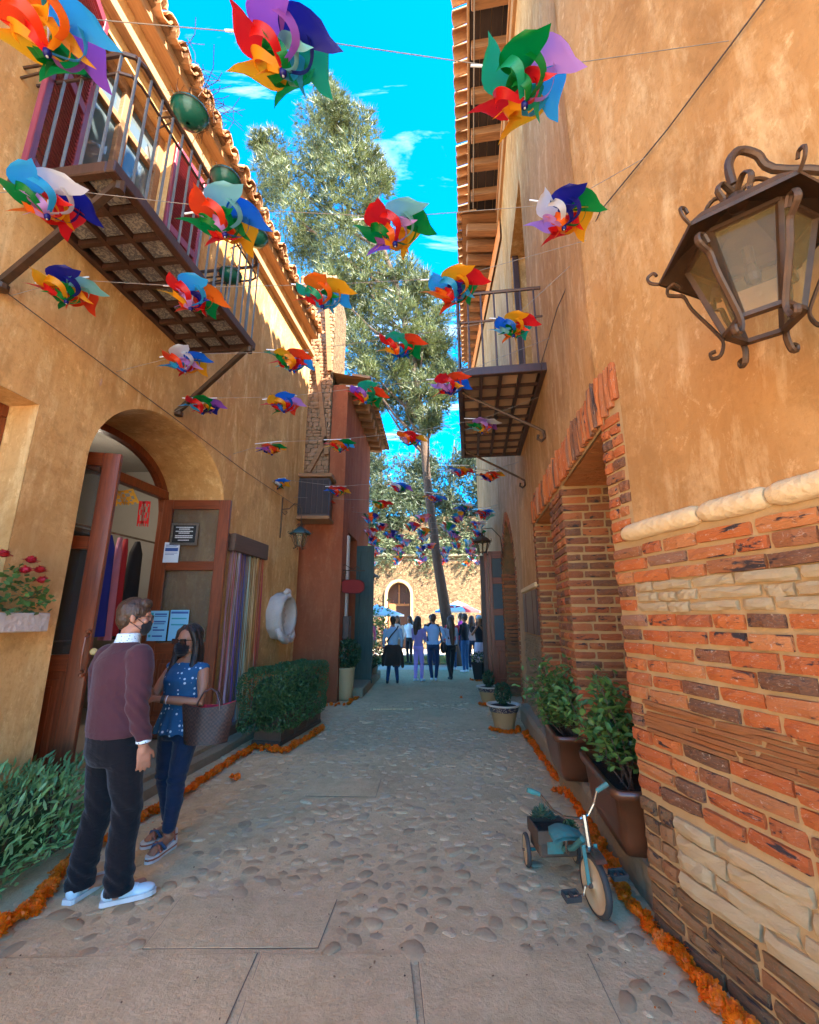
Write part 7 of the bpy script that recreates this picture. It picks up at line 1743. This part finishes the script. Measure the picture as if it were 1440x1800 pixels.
# ------------------------------------------------------------------ the man in the plum sweater
MP = Vector((-1.83, 3.00, 0)); MY = -.52
MAN = empty('person', MP, MY, 'man in plum sweater, black trousers and pale sneakers standing with his back half turned', 'person'); MAN.scale = (.975,.975,.975); MAN.rotation_euler = (0, -.035, MY)
# local frame: +y = where he faces, +x = his right... (seen from behind: right hand side of the picture)
J = dict(ankL=(-.125,-.02,.09), ankR=(.145,.06,.09), kneeL=(-.115,.02,.47), kneeR=(.125,.06,.47), hipL=(-.095,0,.86), hipR=(.095,0,.86))
body = MB()
loft(body, [((0,0,.80),.165,.11),((0,0,.90),.175,.12),((0,0,1.02),.155,.115),((0,.01,1.2),.165,.12),((0,.0,1.36),.175,.11),((0,-.01,1.44),.10,.08),((0,0,1.50),.055,.058)])
for s_ in ('L','R'): limb(body, [J['hip'+s_], J['knee'+s_], J['ank'+s_]], [.075,.050,.036]); a = Vector(J['ank'+s_]); limb(body, [a+Vector((0,-.02,-.04)), a+Vector((0,.13,-.055))], [.035,.03])
limb(body, [(0,-.005,1.42),(.005,.012,1.56)], [.060,.056], 14)
hc = Vector((.012,.030,1.645)); HY = -.62
PH = face(body, hc, HY, 1.0, -.06)
shR, elR, wrR = Vector((.205,-.01,1.385)), Vector((.262,-.035,1.10)), Vector((.258,.035,.865))
shL, elL, wrL = Vector((-.205,-.01,1.385)), Vector((-.250,.0,1.11)), Vector((-.175,.13,.93))
limb(body, [shR,elR,wrR], [.052,.042,.030]); limb(body, [shL,elL,wrL], [.052,.042,.030])
hand(body, wrR+Vector((0,.0,-.01)), (.02,.14,-1), (-1,.25,0), 1, 1.0, .42); hand(body, wrL, (.3,.4,-.8), (1,0,.2), -1, 1.0, .5)
B_ = fuse('body', body, M['skin_fair'], MAN, .0065, 5)
c_ = MB()      # sweater
loft(c_, [((0,-.005,.895),.198,.150),((0,-.005,.93),.206,.158),((0,-.005,1.02),.200,.156),((0,-.005,1.14),.208,.158),((0,-.01,1.27),.222,.154),((0,-.015,1.35),.215,.140),((0,-.018,1.41),.165,.115),((0,-.012,1.455),.105,.088),((0,-.008,1.478),.078,.074)], 24)
limb(c_, [shR+Vector((-.02,0,.0)), shR+Vector((.03,-.01,-.09)), elR, elR.lerp(wrR,.5), wrR+Vector((0,0,.035))], [.086,.080,.066,.058,.047], 14); limb(c_, [shL+Vector((.02,0,.0)), shL+Vector((-.03,-.01,-.09)), elL, elL.lerp(wrL,.5), wrL+Vector((0,-.02,.03))], [.086,.080,.066,.058,.047], 14)
def swf(co):
    a = .006*noise.noise(Vector((co.x*5, co.y*5, co.z*13))); 
    d = (co-elR).length; a += .006*math.exp(-(d/.13)**2)*math.sin((co.z*1.0+co.y*1.1+co.x*.6)*80); d2 = (co-wrR-Vector((0,0,.10))).length; a += .004*math.exp(-(d2/.09)**2)*math.sin(co.z*110+co.y*60)
    if .89 < co.z < .945 and abs(co.x) < .23: a += -.006
    return a
fuse('sweater', c_, cloth('plum_knit', (.078,.028,.036), .35, 7, 260), MAN, .0085, 5, wrinkle=swf)
c_ = MB(); loft(c_, [((.0,-.004,1.455),.086,.082),((.0,.0,1.485),.076,.074),((.004,.004,1.515),.070,.072),((.004,.006,1.535),.072,.074)], 22)
def collar_mat():
    t = NT('pale_patterned_shirt'); c = t.mix(t.ramp(t.vor(60), [(.18,1),(.26,0)]), (.62,.74,.80), (.06,.14,.25)); t.bump(t.noise(14), .3, .01); return t.out(c, .8)
M['shirt'] = collar_mat(); fuse('collar', c_, M['shirt'], MAN, .006, 3)
c_ = MB(); limb(c_, [wrR+Vector((.0,-.002,.055)), wrR+Vector((0,0,.006))], [.043,.044], 14, caps=False); fuse('cuff', c_, M['shirt'], MAN, .006, 2)
c_ = MB()      # trousers
loft(c_, [((0,0,.74),.165,.125),((0,-.012,.82),.186,.142),((0,-.015,.90),.182,.140),((0,-.005,.97),.176,.132)], 22)
for s_, sg in (('L',-1),('R',1)):
    h_, k_, a_ = [Vector(J[q+s_]) for q in ('hip','knee','ank')]
    limb(c_, [h_+Vector((sg*.0,0,-.02)), h_.lerp(k_,.5)+Vector((sg*.008,0,0)), k_, k_.lerp(a_,.45)+Vector((0,-.018,0)), a_+Vector((0,-.012,.03)), a_+Vector((0,-.008,-.035))], [.106,.096,.083,.080,.078,.082], 16, caps=False)
def trf(co): return .007*noise.noise(Vector((co.x*7, co.y*7, co.z*11+3))) + .004*math.exp(-((co.z-.47)/.10)**2)*math.sin(co.z*60+co.x*60+co.y*50) + .006*math.exp(-((co.z-.14)/.07)**2)*math.sin(co.z*85+co.y*60+co.x*40)
fuse('trousers', c_, cloth('black_denim', (.007,.0075,.010), .5, 9, 300), MAN, .0085, 5, wrinkle=trf)
def shoe(parent, a, yaw, mat, sole, lace=True, s=1.0):
    a = Vector(a); Q = Matrix.Rotation(yaw, 3, 'Z'); P = lambda x,y,z: Vector((a.x,a.y,0)) + Q @ (Vector((x,y,z))*s); mb = MB()
    ellipsoid(mb, P(0,-.045,.055), (.042*s,.052*s,.045*s), Q); ellipsoid(mb, P(0,.03,.048), (.044*s,.085*s,.036*s), Q); ellipsoid(mb, P(.0,.12,.038), (.047*s,.068*s,.026*s), Q); ellipsoid(mb, P(0,-.02,.085), (.038*s,.045*s,.03*s), Q)
    S_ = fuse('shoe', mb, mat, parent, .007, 4)
    mb = MB(); prof = [(-.095,.030),(-.08,.040),(0,.042),(.07,.048),(.13,.047),(.17,.034),(.192,.012)]
    poly = [(w_, y) for y, w_ in prof] + [(-w_, y) for y, w_ in prof[::-1]]
    mb.prism(poly, lambda x,y: P(x,y,.002), lambda x,y: P(x*1.02,y*1.0,.027)); mb.obj('sole', sole, S_)
    if lace:
        mb = MB()
        for k in range(4): mb.tube([P(-.022,.02+k*.022,.083-k*.006), P(0,.026+k*.022,.089-k*.006), P(.022,.02+k*.022,.083-k*.006)], .0035*s, 5)
        mb.obj('laces', M['white'], S_)
    return S_
M['sneaker'] = simple('pale_blue_sneaker', (.50,.66,.72), (.40,.55,.62), 9, .6, .3, 60); M['sole_w'] = simple('off_white_sole', (.62,.66,.66), (.45,.47,.46), 9, .6, .1)
shoe(MAN, J['ankL'], .35, M['sneaker'], M['sole_w']); shoe(MAN, J['ankR'], -.62, M['sneaker'], M['sole_w'])
# hair, glasses, mask strap
Qh = Matrix.Rotation(HY, 3, 'Z')
hm_ = MB(); ellipsoid(hm_, PH(0,-.020,.035), (.086,.104,.098), Qh, 20, 14); ellipsoid(hm_, PH(0,-.058,-.012), (.074,.058,.080), Qh); ellipsoid(hm_, PH(0,.040,.095), (.062,.048,.032), Qh); ellipsoid(hm_, PH(.0,.060,.085), (.058,.030,.026), Qh)
for sg in (-1,1): ellipsoid(hm_, PH(sg*.066,.000,.030), (.018,.038,.042), Qh); ellipsoid(hm_, PH(sg*.072,.004,-.004), (.010,.012,.028), Qh)
def hrf(co): 
    q = Qh.inverted() @ (co-hc); return .006*noise.noise(Vector((q.x*40,q.y*12,q.z*16))) + .003*noise.noise(co*70)
H1 = fuse('hair', hm_, hairmat('short_brown_hair', (.085,.045,.024), (.025,.014,.009)), MAN, .006, 2, wrinkle=hrf)
mb = MB()
for sg in (-1,1):
    mb.tube([PH(sg*.079,.000,-.004), PH(sg*.074,.05,.002), PH(sg*.066,.098,.0)], .0022, 5)
    mb.tube([PH(sg*.038+.028*math.cos(a),.106-.004*abs(math.cos(a)),-.008+.020*math.sin(a)) for a in lin(0,2*math.pi,13)], .0024, 5)
mb.tube([PH(-.01,.108,-.004),PH(.01,.108,-.004)], .002, 5); tag(mb.obj('glasses', M['black'], MAN), None)
mk = MB(); ellipsoid(mk, PH(0,.062,-.066), (.060,.044,.058), Qh, 18, 12); ellipsoid(mk, PH(0,.094,-.04), (.022,.016,.026), Qh); fuse('face_mask', mk, cloth('man_black_mask', (.015,.015,.018), .3), MAN, .006, 3)
mb = MB()
for sg in (-1,1):
    mb.tube([PH(sg*.058,.062,-.045),PH(sg*.074,.03,-.020),PH(sg*.086,-.012,.014)], .0028, 5); mb.tube([PH(sg*.056,.058,-.092),PH(sg*.074,.02,-.062),PH(sg*.086,-.020,-.036)], .0028, 5)
mb.obj('mask_strap', M['black'], MAN)
# ------------------------------------------------------------------ the woman with the chequered bag
WPs = Vector((-1.745, 3.62, 0)); WY = math.pi - .34      # faces the man and the camera side
WOM = empty('person', WPs, WY, 'woman in blue dotted sleeveless top, black mask and dark jeans facing the man', 'person'); WOM.scale = (.98,.98,.965)
# local: +y faces; her left is -x... (x to her right when looking along +y)
body = MB()
loft(body, [((0,0,.78),.150,.105),((0,0,.86),.158,.110),((0,0,.98),.120,.090),((0,.01,1.12),.135,.105),((0,.01,1.20),.140,.110),((0,-.01,1.29),.130,.085),((0,-.01,1.335),.07,.06)])
wa = dict(ankL=(-.06,.06,.115), ankR=(.085,-.07,.115), kneeL=(-.075,.055,.47), kneeR=(.08,.02,.47), hipL=(-.085,0,.82), hipR=(.085,0,.82))
for s_ in ('L','R'): limb(body, [wa['hip'+s_], wa['knee'+s_], wa['ank'+s_]], [.070,.042,.030])
for s_, yw in (('L',.1),('R',-.3)):
    a = Vector(wa['ank'+s_]); Q2 = Matrix.Rotation(yw,3,'Z'); limb(body, [a+Q2@Vector((0,-.02,-.03)), a+Q2@Vector((0,.06,-.04)), a+Q2@Vector((0,.13,-.062))], [.032,.030,.024])
    for k in range(5): b0 = a+Q2@Vector(((k-2)*.013,.12,-.062)); limb(body, [b0, b0+Q2@Vector((0,.035-.004*abs(k-1.5),-.006))], [.009,.008], 8)
limb(body, [(0,-.012,1.30),(0,.005,1.41)], [.050,.047], 14)
wc = Vector((.0,.018,1.475)); WH = .10; PW = face(body, wc, WH, .93, -.02)
# her left arm (picture right): elbow bent, forearm across the waist; her right arm raised towards the man
sL, eL, wL = Vector((-.175,-.01,1.255)), Vector((-.225,.055,1.02)), Vector((.02,.215,1.055))
sR, eR, wR = Vector((.175,-.01,1.255)), Vector((.205,.10,1.035)), Vector((.145,.25,1.17))
limb(body, [sL+Vector((.02,0,0)), sL.lerp(eL,.5), eL, eL.lerp(wL,.5), wL], [.046,.043,.040,.034,.025]); limb(body, [sR+Vector((-.02,0,0)), sR.lerp(eR,.5), eR, eR.lerp(wR,.5), wR], [.044,.040,.036,.032,.025])
hand(body, wL, (.95,.25,.10), (0,-.3,-1), 1, .90, .7); hand(body, wR, (-.05,.25,1), (-.5,-.8,0), -1, .90, .95, .5)
fuse('body', body, M['skin_tan'], WOM, .0062, 5)
def dots():
    t = NT('blue_dotted_fabric'); v = t.map((1,1,1)); d = t.vor(27, v, rnd=.35); c = t.mix(t.ramp(d, [(.20,1),(.26,0)]), (.005,.07,.17), (.50,.60,.66)); h = t.noise(8,4,.6,t.map((1,1,.5)),1); t.bump(h,.5,.02); return t.out(c,.85)
c_ = MB(); loft(c_, [((0,.0,.79),.212,.165),((0,.0,.86),.196,.150),((0,.0,.98),.152,.122),((0,.012,1.10),.152,.128),((0,.018,1.18),.158,.136),((0,.004,1.25),.165,.108),((0,-.008,1.295),.148,.082),((0,-.01,1.315),.10,.066)], 24)
for sg in (-1,1): ellipsoid(c_, (sg*.155,-.008,1.265), (.045,.055,.040)); ellipsoid(c_, (sg*.062,.080,1.165), (.066,.058,.062))
fuse('dotted_top', c_, dots(), WOM, .008, 5, wrinkle=lambda co: (.010*math.sin(math.atan2(co.x,co.y)*11)*max(0,(1.0-co.z)/.22) + .004*noise.noise(co*14)))
c_ = MB(); loft(c_, [((0,0,.74),.150,.110),((0,-.01,.82),.166,.128),((0,-.01,.90),.150,.118)], 20)
for s_ in ('L','R'): h_, k_, a_ = [Vector(wa[q+s_]) for q in ('hip','knee','ank')]; limb(c_, [h_, h_.lerp(k_,.5), k_, k_.lerp(a_,.4)+Vector((0,-.012,0)), a_+Vector((0,0,.04))], [.098,.080,.064,.060,.048], 14)
fuse('jeans', c_, cloth('dark_blue_jeans', (.006,.014,.04), .5, 12, 300, c2=(.010,.026,.06)), WOM, .008, 4, wrinkle=lambda co: .004*noise.noise(Vector((co.x*9,co.y*9,co.z*18))) + .004*math.exp(-((co.z-.47)/.06)**2)*math.sin(co.z*110))
M['sandal'] = simple('striped_wedge_sole', (.70,.66,.60), (.40,.16,.08), 5, .6, .1); M['strap'] = solid('rust_brown_strap', (.28,.09,.05), .6); M['strap_b'] = solid('navy_strap', (.02,.06,.14), .6)
for s_, yw in (('L',.1),('R',-.3)):
    a = Vector(wa['ank'+s_]); Q2 = Matrix.Rotation(yw,3,'Z'); P = lambda x,y,z: Vector((a.x,a.y,0))+Q2@Vector((x,y,z)); pf = [(-.07,.028),(-.03,.034),(.05,.036),(.12,.044),(.16,.034),(.182,.012)]
    poly = [(w_,y) for y,w_ in pf]+[(-w_,y) for y,w_ in pf[::-1]]
    mb = MB(); mb.prism(poly, lambda x,y: P(x,y,.0), lambda x,y: P(x,y,.018)); mb.prism(poly, lambda x,y: P(x*1.01,y,.030), lambda x,y: P(x*1.01,y,.042 + (.02 if y < .03 else 0))); Sd = mb.obj('sandal', M['sole_w'], WOM)
    mb = MB(); mb.prism([(x*.99,y*.995) for x,y in poly], lambda x,y: P(x,y,.018), lambda x,y: P(x,y,.030)); mb.obj('sole_stripe', M['strap'], Sd)
    mb = MB(); mb.tube([P(-.042,.10,.045),P(-.02,.105,.085),P(.02,.085,.09),P(.042,.06,.048)], .009, 6, flat=1.6); mb.tube([P(-.03,-.04,.055),P(0,-.055,.13),P(.03,-.04,.055)], .008, 6); mb.tube([P(-.035,-.01,.125),P(0,.045,.125),P(.035,-.01,.125)], .007, 6); mb.obj('strap', M['strap'], Sd)
    mb = MB(); mb.tube([P(.042,.10,.045),P(.02,.105,.087),P(-.02,.085,.092),P(-.042,.06,.048)], .009, 6, flat=1.6); mb.obj('navy_strap', M['strap_b'], Sd)
Qw = Matrix.Rotation(WH, 3, 'Z')
hm_ = MB(); ellipsoid(hm_, PW(0,-.040,.040), (.088,.100,.098), Qw, 20, 14); ellipsoid(hm_, PW(0,-.070,-.05), (.080,.050,.11), Qw)
for sg in (-1,1):
    limb(hm_, [PW(sg*.022,.030,.122), PW(sg*.070,.030,.070), PW(sg*.092,.014,-.02), PW(sg*.096,.012,-.12), PW(sg*.100,.040,-.22), PW(sg*.092,.085,-.31), PW(sg*.085,.105,-.39)], [.016,.026,.026,.028,.030,.024,.010], 10)
    limb(hm_, [PW(sg*.060,-.03,.06), PW(sg*.088,-.035,-.05), PW(sg*.095,-.030,-.16), PW(sg*.085,-.02,-.26)], [.03,.036,.040,.018], 10)
limb(hm_, [PW(0,-.08,.02), PW(0,-.095,-.10), PW(0,-.09,-.24), PW(0,-.08,-.34)], [.06,.075,.075,.03], 12)
fuse('hair', hm_, hairmat('long_dark_hair_lighter_ends', (.009,.006,.005), (.02,.012,.009), (1.12, 1.26, (.22,.11,.04))), WOM, .0065, 2, wrinkle=lambda co: .004*noise.noise(Vector((co.x*70,co.y*70,co.z*9))))
mk = MB(); ellipsoid(mk, PW(0,.068,-.062), (.060,.052,.060), Qw, 18, 12); ellipsoid(mk, PW(0,.105,-.038), (.028,.022,.028), Qw); ellipsoid(mk, PW(0,.06,-.10), (.044,.042,.030), Qw)
fuse('face_mask', mk, cloth('black_mask', (.012,.012,.015), .5, 30), WOM, .006, 2, wrinkle=lambda co: .0022*math.sin(co.z*330))
mb = MB()
for sg in (-1,1):
    mb.prism([(-.034,-.020),(.030,-.024),(.034,.010),(.026,.022),(-.030,.020)], lambda x,z,sg=sg: PW(sg*(.040+x*.9),.110-abs(x)*.10,-.003+z), lambda x,z,sg=sg: PW(sg*(.040+x*.9),.117-abs(x)*.10,-.003+z)); mb.tube([PW(sg*.070,.105,.006),PW(sg*.082,.05,.004),PW(sg*.088,.0,.0)], .003, 5)
mb.beam(PW(-.012,.112,.006), PW(.012,.112,.006), .005, .006); mb.obj('sunglasses', solid('dark_tinted_lens', (.03,.012,.012), .15), WOM)
mb = MB(); q = (wL-eL).normalized(); mb.tube([wL-q*.045, wL-q*.02], .030, 14, cap=False); mb.obj('wristwatch', M['black'], WOM)
mb = MB(); mb.tube([wL-q*.062, wL-q*.055], .031, 14, cap=False); mb.obj('bracelet', M['white'], WOM)
mb = MB(); q = (wR-eR).normalized(); mb.tube([wR-q*.05, wR+Vector((0,.005,.035))], [.031,.031], 14, cap=False); mb.obj('purple_cuff', solid('purple_cuff', (.28,.02,.42), .7), WOM)
# the tote bag hanging from her left forearm
inv2 = lambda p: Matrix.LocRotScale(WPs, Euler((0,0,WY)), Vector((1,1,1))) @ Vector(p)
bc = inv2((-.290,.035,.84)); BG = empty('tote_bag', bc, WY+math.pi/2-1.05, 'brown chequered tote bag with red lining hanging from her forearm', 'bag'); BG.scale = (.90,.95,.92)
def checks():
    t = NT('brown_checked_canvas'); ck = t.N.new('ShaderNodeTexChecker'); ck.inputs['Scale'].default_value = 62; t.lk(t.map((1,1,1), rot=(0,.0,0)), ck.inputs['Vector']); ck.inputs[1].default_value = (.045,.018,.012,1); ck.inputs[2].default_value = (.016,.006,.005,1); t.bump(t.noise(7,4,.6),.5,.02); return t.out(ck.outputs[0], .6)
bm_ = MB(); ws = lin(-1,1,13); zs = lin(0,1,9)
def bag(side): 
    def f(u, z):
        w_ = .165 + .045*z; th = .070*(1-abs(u)**3)*(1-.30*z) + .008; x = u*w_; zz = z*.285 + (.02*u*u*z if side else 0) - .015*(1-abs(u)**2)*z; return (x, side*(th + .010*math.sin(u*6+1)*z), zz-.14)
    return f
bm_.grid(bag(1), ws, zs, True); bm_.grid(bag(-1), ws, zs)
for uu in (-1,1): bm_.add([bag(1)(uu,z) for z in zs]+[bag(-1)(uu,z) for z in zs], [(i,i+1,9+i+1,9+i) for i in range(8)])
bm_.add([bag(1)(u,0) for u in ws]+[bag(-1)(u,0) for u in ws], [(i,i+1,13+i+1,13+i) for i in range(12)]); bm_.obj('bag_body', checks(), BG, True)
bm_ = MB(); sh_ = lambda side: (lambda u, z: tuple(Vector(bag(side)(u,z))*.97 + Vector((0,0,.004)))); bm_.grid(sh_(1), ws, zs[3:]); bm_.grid(sh_(-1), ws, zs[3:], True); bm_.add([sh_(1)(u,zs[5]) for u in ws]+[sh_(-1)(u,zs[5]) for u in ws], [(i,i+1,13+i+1,13+i) for i in range(12)]); bm_.obj('red_lining', solid('crimson_lining', (.50,.01,.03), .7), BG)
for sd in (-1,1):
    mb = MB(); mb.tube([(-.09,sd*.045,.10),(-.085,sd*.04,.16),(-.05,sd*.02,.235),(0,0,.262),(.05,sd*.02,.235),(.085,sd*.04,.16),(.09,sd*.045,.10)], .0075, 7); mb.obj('handle', simple('dark_brown_leather', (.08,.03,.02), (.05,.02,.014), 8, .4, .2), BG)
# ------------------------------------------------------------------ the crowd at the end of the alley
def crowd(loc, yaw, H_, top, pants, hair, shoes, label, legs=.12, longhair=0, skin='skin_tan', arm='down', sleeve=True, jacket=None, skirt=None, step=.0, hat=None, voxel=.017):
    T = empty('person', loc, yaw, label, 'person', 'people gathered at the end of the alley'); k = H_/1.7; b = MB()
    v = lambda x,y,z: Vector((x,y,z))*k
    loft(b, [(v(0,0,.82),.160*k,.115*k),(v(0,-.01,.90),.168*k,.125*k),(v(0,0,1.02),.130*k,.100*k),(v(0,.01,1.2),.160*k,.112*k),(v(0,0,1.34),.175*k,.10*k),(v(0,0,1.42),.10*k,.075*k),(v(0,0,1.46),.05*k,.05*k)], 16)
    for sg in (-1,1):
        st_ = step*sg; limb(b, [v(sg*.09,0,.86), v(sg*.095,.02+st_*.4,.48), v(sg*legs,st_,.10)], [.088*k,.062*k,.046*k], 10); limb(b, [v(sg*legs,st_-.03,.045), v(sg*legs*1.1,st_+.11,.035)], [.042*k,.034*k], 8)
        if arm == 'down': P3 = [v(sg*.20,0,1.36), v(sg*.245,.0,1.10), v(sg*.235,.06,.86)]
        elif arm == 'front': P3 = [v(sg*.20,0,1.36), v(sg*.24,.04,1.10), v(sg*.08,.22,1.12)]
        elif arm == 'up': P3 = [v(sg*.20,0,1.36), v(sg*.22,.14,1.16), v(sg*.05,.24,1.40)]
        else: P3 = [v(sg*.20,0,1.36), v(sg*.30,-.04,1.12), v(sg*.16,.05,.96)]
        limb(b, P3, [.056*k,.044*k,.032*k], 10); d = (P3[2]-P3[1]).normalized(); limb(b, [P3[2], P3[2]+d*.09*k], [.032*k,.022*k], 8)
        for f_ in range(4): limb(b, [P3[2]+d*.07*k+v((f_-1.5)*.013,0,0), P3[2]+d*.15*k+v((f_-1.5)*.016,0.0,0)], [.010*k,.008*k], 6)
    limb(b, [v(0,0,1.42), v(0,.01,1.54)], [.052*k,.050*k], 10); ellipsoid(b, v(0,.0,1.615), (.078*k,.096*k,.108*k)); ellipsoid(b, v(0,.045,1.565), (.05*k,.05*k,.06*k)); ellipsoid(b, v(0,.098,1.59), (.013*k,.018*k,.022*k))
    if skirt: loft(b, [(v(0,0,.50),.22*k,.19*k),(v(0,0,.70),.20*k,.17*k),(v(0,0,.95),.14*k,.12*k)], 16)
    mats = [M[skin], top, pants, shoes]; hem = .93*k
    def zone(c):
        if c.z > 1.45*k: return 0
        if c.z < .085*k: return 3
        hx = abs(c.x)
        if arm == 'down' and hx > .19*k and c.z < (.90*k if sleeve else 1.2*k): return 0
        if arm != 'down' and c.y > .15*k and c.z > hem: return 0
        if not sleeve and hx > .20*k and c.z > .85*k: return 0
        if skirt and c.z < .50*k: return 0
        return 1 if c.z > hem else 2
    fuse('body', b, mats, T, voxel, 3, zones=zone, wrinkle=lambda co: .006*noise.noise(co*9))
    h_ = MB(); ellipsoid(h_, v(0,-.016,1.635), (.088*k,.104*k,.106*k)); 
    if longhair: limb(h_, [v(0,-.06,1.62), v(0,-.10,1.48), v(0,-.125,1.48-longhair)], [.075*k,.095*k,.05*k], 10)
    if longhair: 
        for sg in (-1,1): limb(h_, [v(sg*.06,-.02,1.62), v(sg*.085,-.02,1.45), v(sg*.09,-.06,1.46-longhair*.7)], [.04*k,.04*k,.025*k], 8)
    else: ellipsoid(h_, v(0,-.05,1.58), (.07*k,.055*k,.075*k))
    fuse('hair', h_, hair, T, .015, 2, wrinkle=lambda co: .005*noise.noise(co*30))
    if hat:
        m_ = MB(); ellipsoid(m_, v(0,0,1.675), (.098*k,.112*k,.075*k)); loft(m_, [(v(0,.06,1.665),.085*k,.12*k),(v(0,.06,1.675),.08*k,.115*k)]); m_.obj('cap', hat, T, True)
    if jacket:
        m_ = MB(); loft(m_, [(v(0,-.03,.46),.225*k,.15*k),(v(0,-.025,.7),.215*k,.165*k),(v(0,-.01,.93),.185*k,.145*k),(v(0,0,.99),.165*k,.125*k)], 18); limb(m_, [v(.17,-.02,.93), v(.25,.02,.7), v(.27,.04,.42)], [.05*k,.055*k,.04*k], 8); limb(m_, [v(-.17,-.02,.93), v(-.24,.02,.7), v(-.25,.04,.46)], [.05*k,.055*k,.04*k], 8)
        fuse('tied_jacket', m_, jacket, T, .015, 3, wrinkle=lambda co: .01*noise.noise(Vector((co.x*14,co.y*14,co.z*4))))
    return T
C_ = lambda n, c: cloth(n, tuple(min(.8, x*1.6) for x in c), .5, 10, 120)
blk = C_('black_cloth', (.015,.015,.018)); jean = C_('mid_blue_denim', (.03,.08,.17)); jean2 = C_('dark_denim', (.015,.03,.07)); hb_ = hairmat('dark_hair', (.03,.018,.013), (.06,.035,.025)); hb3 = hairmat('chestnut_hair', (.10,.045,.025), (.05,.022,.014)); wsh = solid('white_shoe', (.7,.7,.7)); bsh = solid('dark_shoe', (.025,.02,.02))
P = lambda x, y: atz(x, y, 0)
crowd(P(690,1202), .08, 1.60, C_('grey_blue_shirt', (.22,.31,.40)), jean2, hb_, bsh, 'person in grey blue shirt with diagonal strap and dark jacket tied round the waist', .13, jacket=C_('brown_black_jacket', (.03,.02,.015)))
q = P(690,1202); sb = MB(); sb.tube([(-.15,-.10,1.0),(-.05,-.135,1.15),(.10,-.115,1.32),(.13,-.02,1.38)], .018, 6); sbo = sb.obj('crossbody_strap', M['black'], None, loc=q, rot=(0,0,.08)); tag(sbo, 'dark diagonal strap across the back of the grey blue shirt', 'bag strap')
crowd(P(736,1198), -.75, 1.60, C_('lilac_patterned_top', (.20,.16,.34)), C_('lilac_trousers', (.30,.22,.50)), hb_, wsh, 'woman in lilac trousers and patterned top turned to the right', .07, .22, arm='front', step=.05)
crowd(P(763,1197), -.05, 1.66, C_('sky_blue_tee', (.22,.34,.62)), jean2, hb3, wsh, 'woman in sky blue tee and tight dark jeans with black shoulder bag seen from behind', .055, 0, arm='hip')
q = P(763,1197); bgx = MB(); ellipsoid(bgx, (.26,.02,.82), (.085,.13,.15)); bgx.tube([(.22,-.02,.9),(.18,-.12,1.2),(.13,-.04,1.42),(.16,.10,1.2),(.24,.08,.9)], .014, 6); tag(bgx.obj('shoulder_bag', M['black'], None, True, loc=q), 'black shoulder bag on the right side of the woman in the sky blue tee', 'bag')
crowd(P(793,1194), .45, 1.60, C_('checked_grey_shirt', (.24,.26,.32)), blk, hb3, bsh, 'woman with very long brown hair and black trousers seen from behind', .07, .52, step=.10)
crowd(P(819,1182), .9, 1.68, blk, jean, hb_, wsh, 'person in black top and mid blue jeans with folded arms', .09, 0, arm='front')
crowd(P(832,1178), -.3, 1.62, C_('pale_pink_top', (.50,.38,.36)), jean2, hb3, wsh, 'person in pale top and dark trousers left of the one taking a photo', .09, .25)
crowd(P(846,1186), 2.9, 1.62, blk, C_('floral_skirt', (.35,.30,.36)), hb_, wsh, 'person in black top, floral skirt and pale cap holding up a phone', .08, .15, arm='up', skirt=True, hat=solid('pale_blue_cap', (.35,.55,.65)))
crowd(Vector((2.62,14.6,0)), 2.8, 1.75, C_('dark_jacket', (.02,.025,.03)), jean2, hb_, bsh, 'taller person in dark cap and jacket right behind the one with the phone', .1, hat=M['black'])
crowd(Vector((1.95,17.2,0)), 1.2, 1.72, C_('magenta_shirt', (.42,.03,.22)), jean2, hb_, bsh, 'man in magenta shirt standing in the sun under the printed parasol', .1)
crowd(Vector((-.42,15.2,0)), 2.9, 1.62, C_('cream_top', (.55,.45,.38)), C_('tan_trousers', (.30,.2,.12)), hb_, bsh, 'person in cream top facing the camera behind the grey blue shirt', .08, .2)
crowd(Vector((.0,16.4,0)), 2.4, 1.62, C_('striped_white_top', (.55,.55,.55)), blk, hb_, bsh, 'person in white striped top and black trousers in the sun left of the lilac trousers', .08, .15)
crowd(Vector((1.35,14.4,0)), .3, 1.64, C_('red_top', (.45,.03,.04)), jean, hb_, wsh, 'person in red partly hidden right of the very long brown hair', .09)
crowd(Vector((-1.32,14.6,0)), .5, 1.60, C_('pink_green_top', (.40,.10,.18)), C_('olive_trousers', (.10,.11,.05)), hb_, bsh, 'person in pink top beside the flowering bush at the left end of the courtyard', .09, .2)
crowd(Vector((2.75,18.3,0)), 2.0, 1.68, C_('orange_brown_top', (.35,.12,.06)), jean2, hb_, bsh, 'distant person in brown top under the right part of the courtyard', .09)
crowd(Vector((.75,15.8,0)), 3.0, 1.66, blk, jean2, hb_, bsh, 'person in black behind the sky blue tee, only the head and shoulders in view', .09)
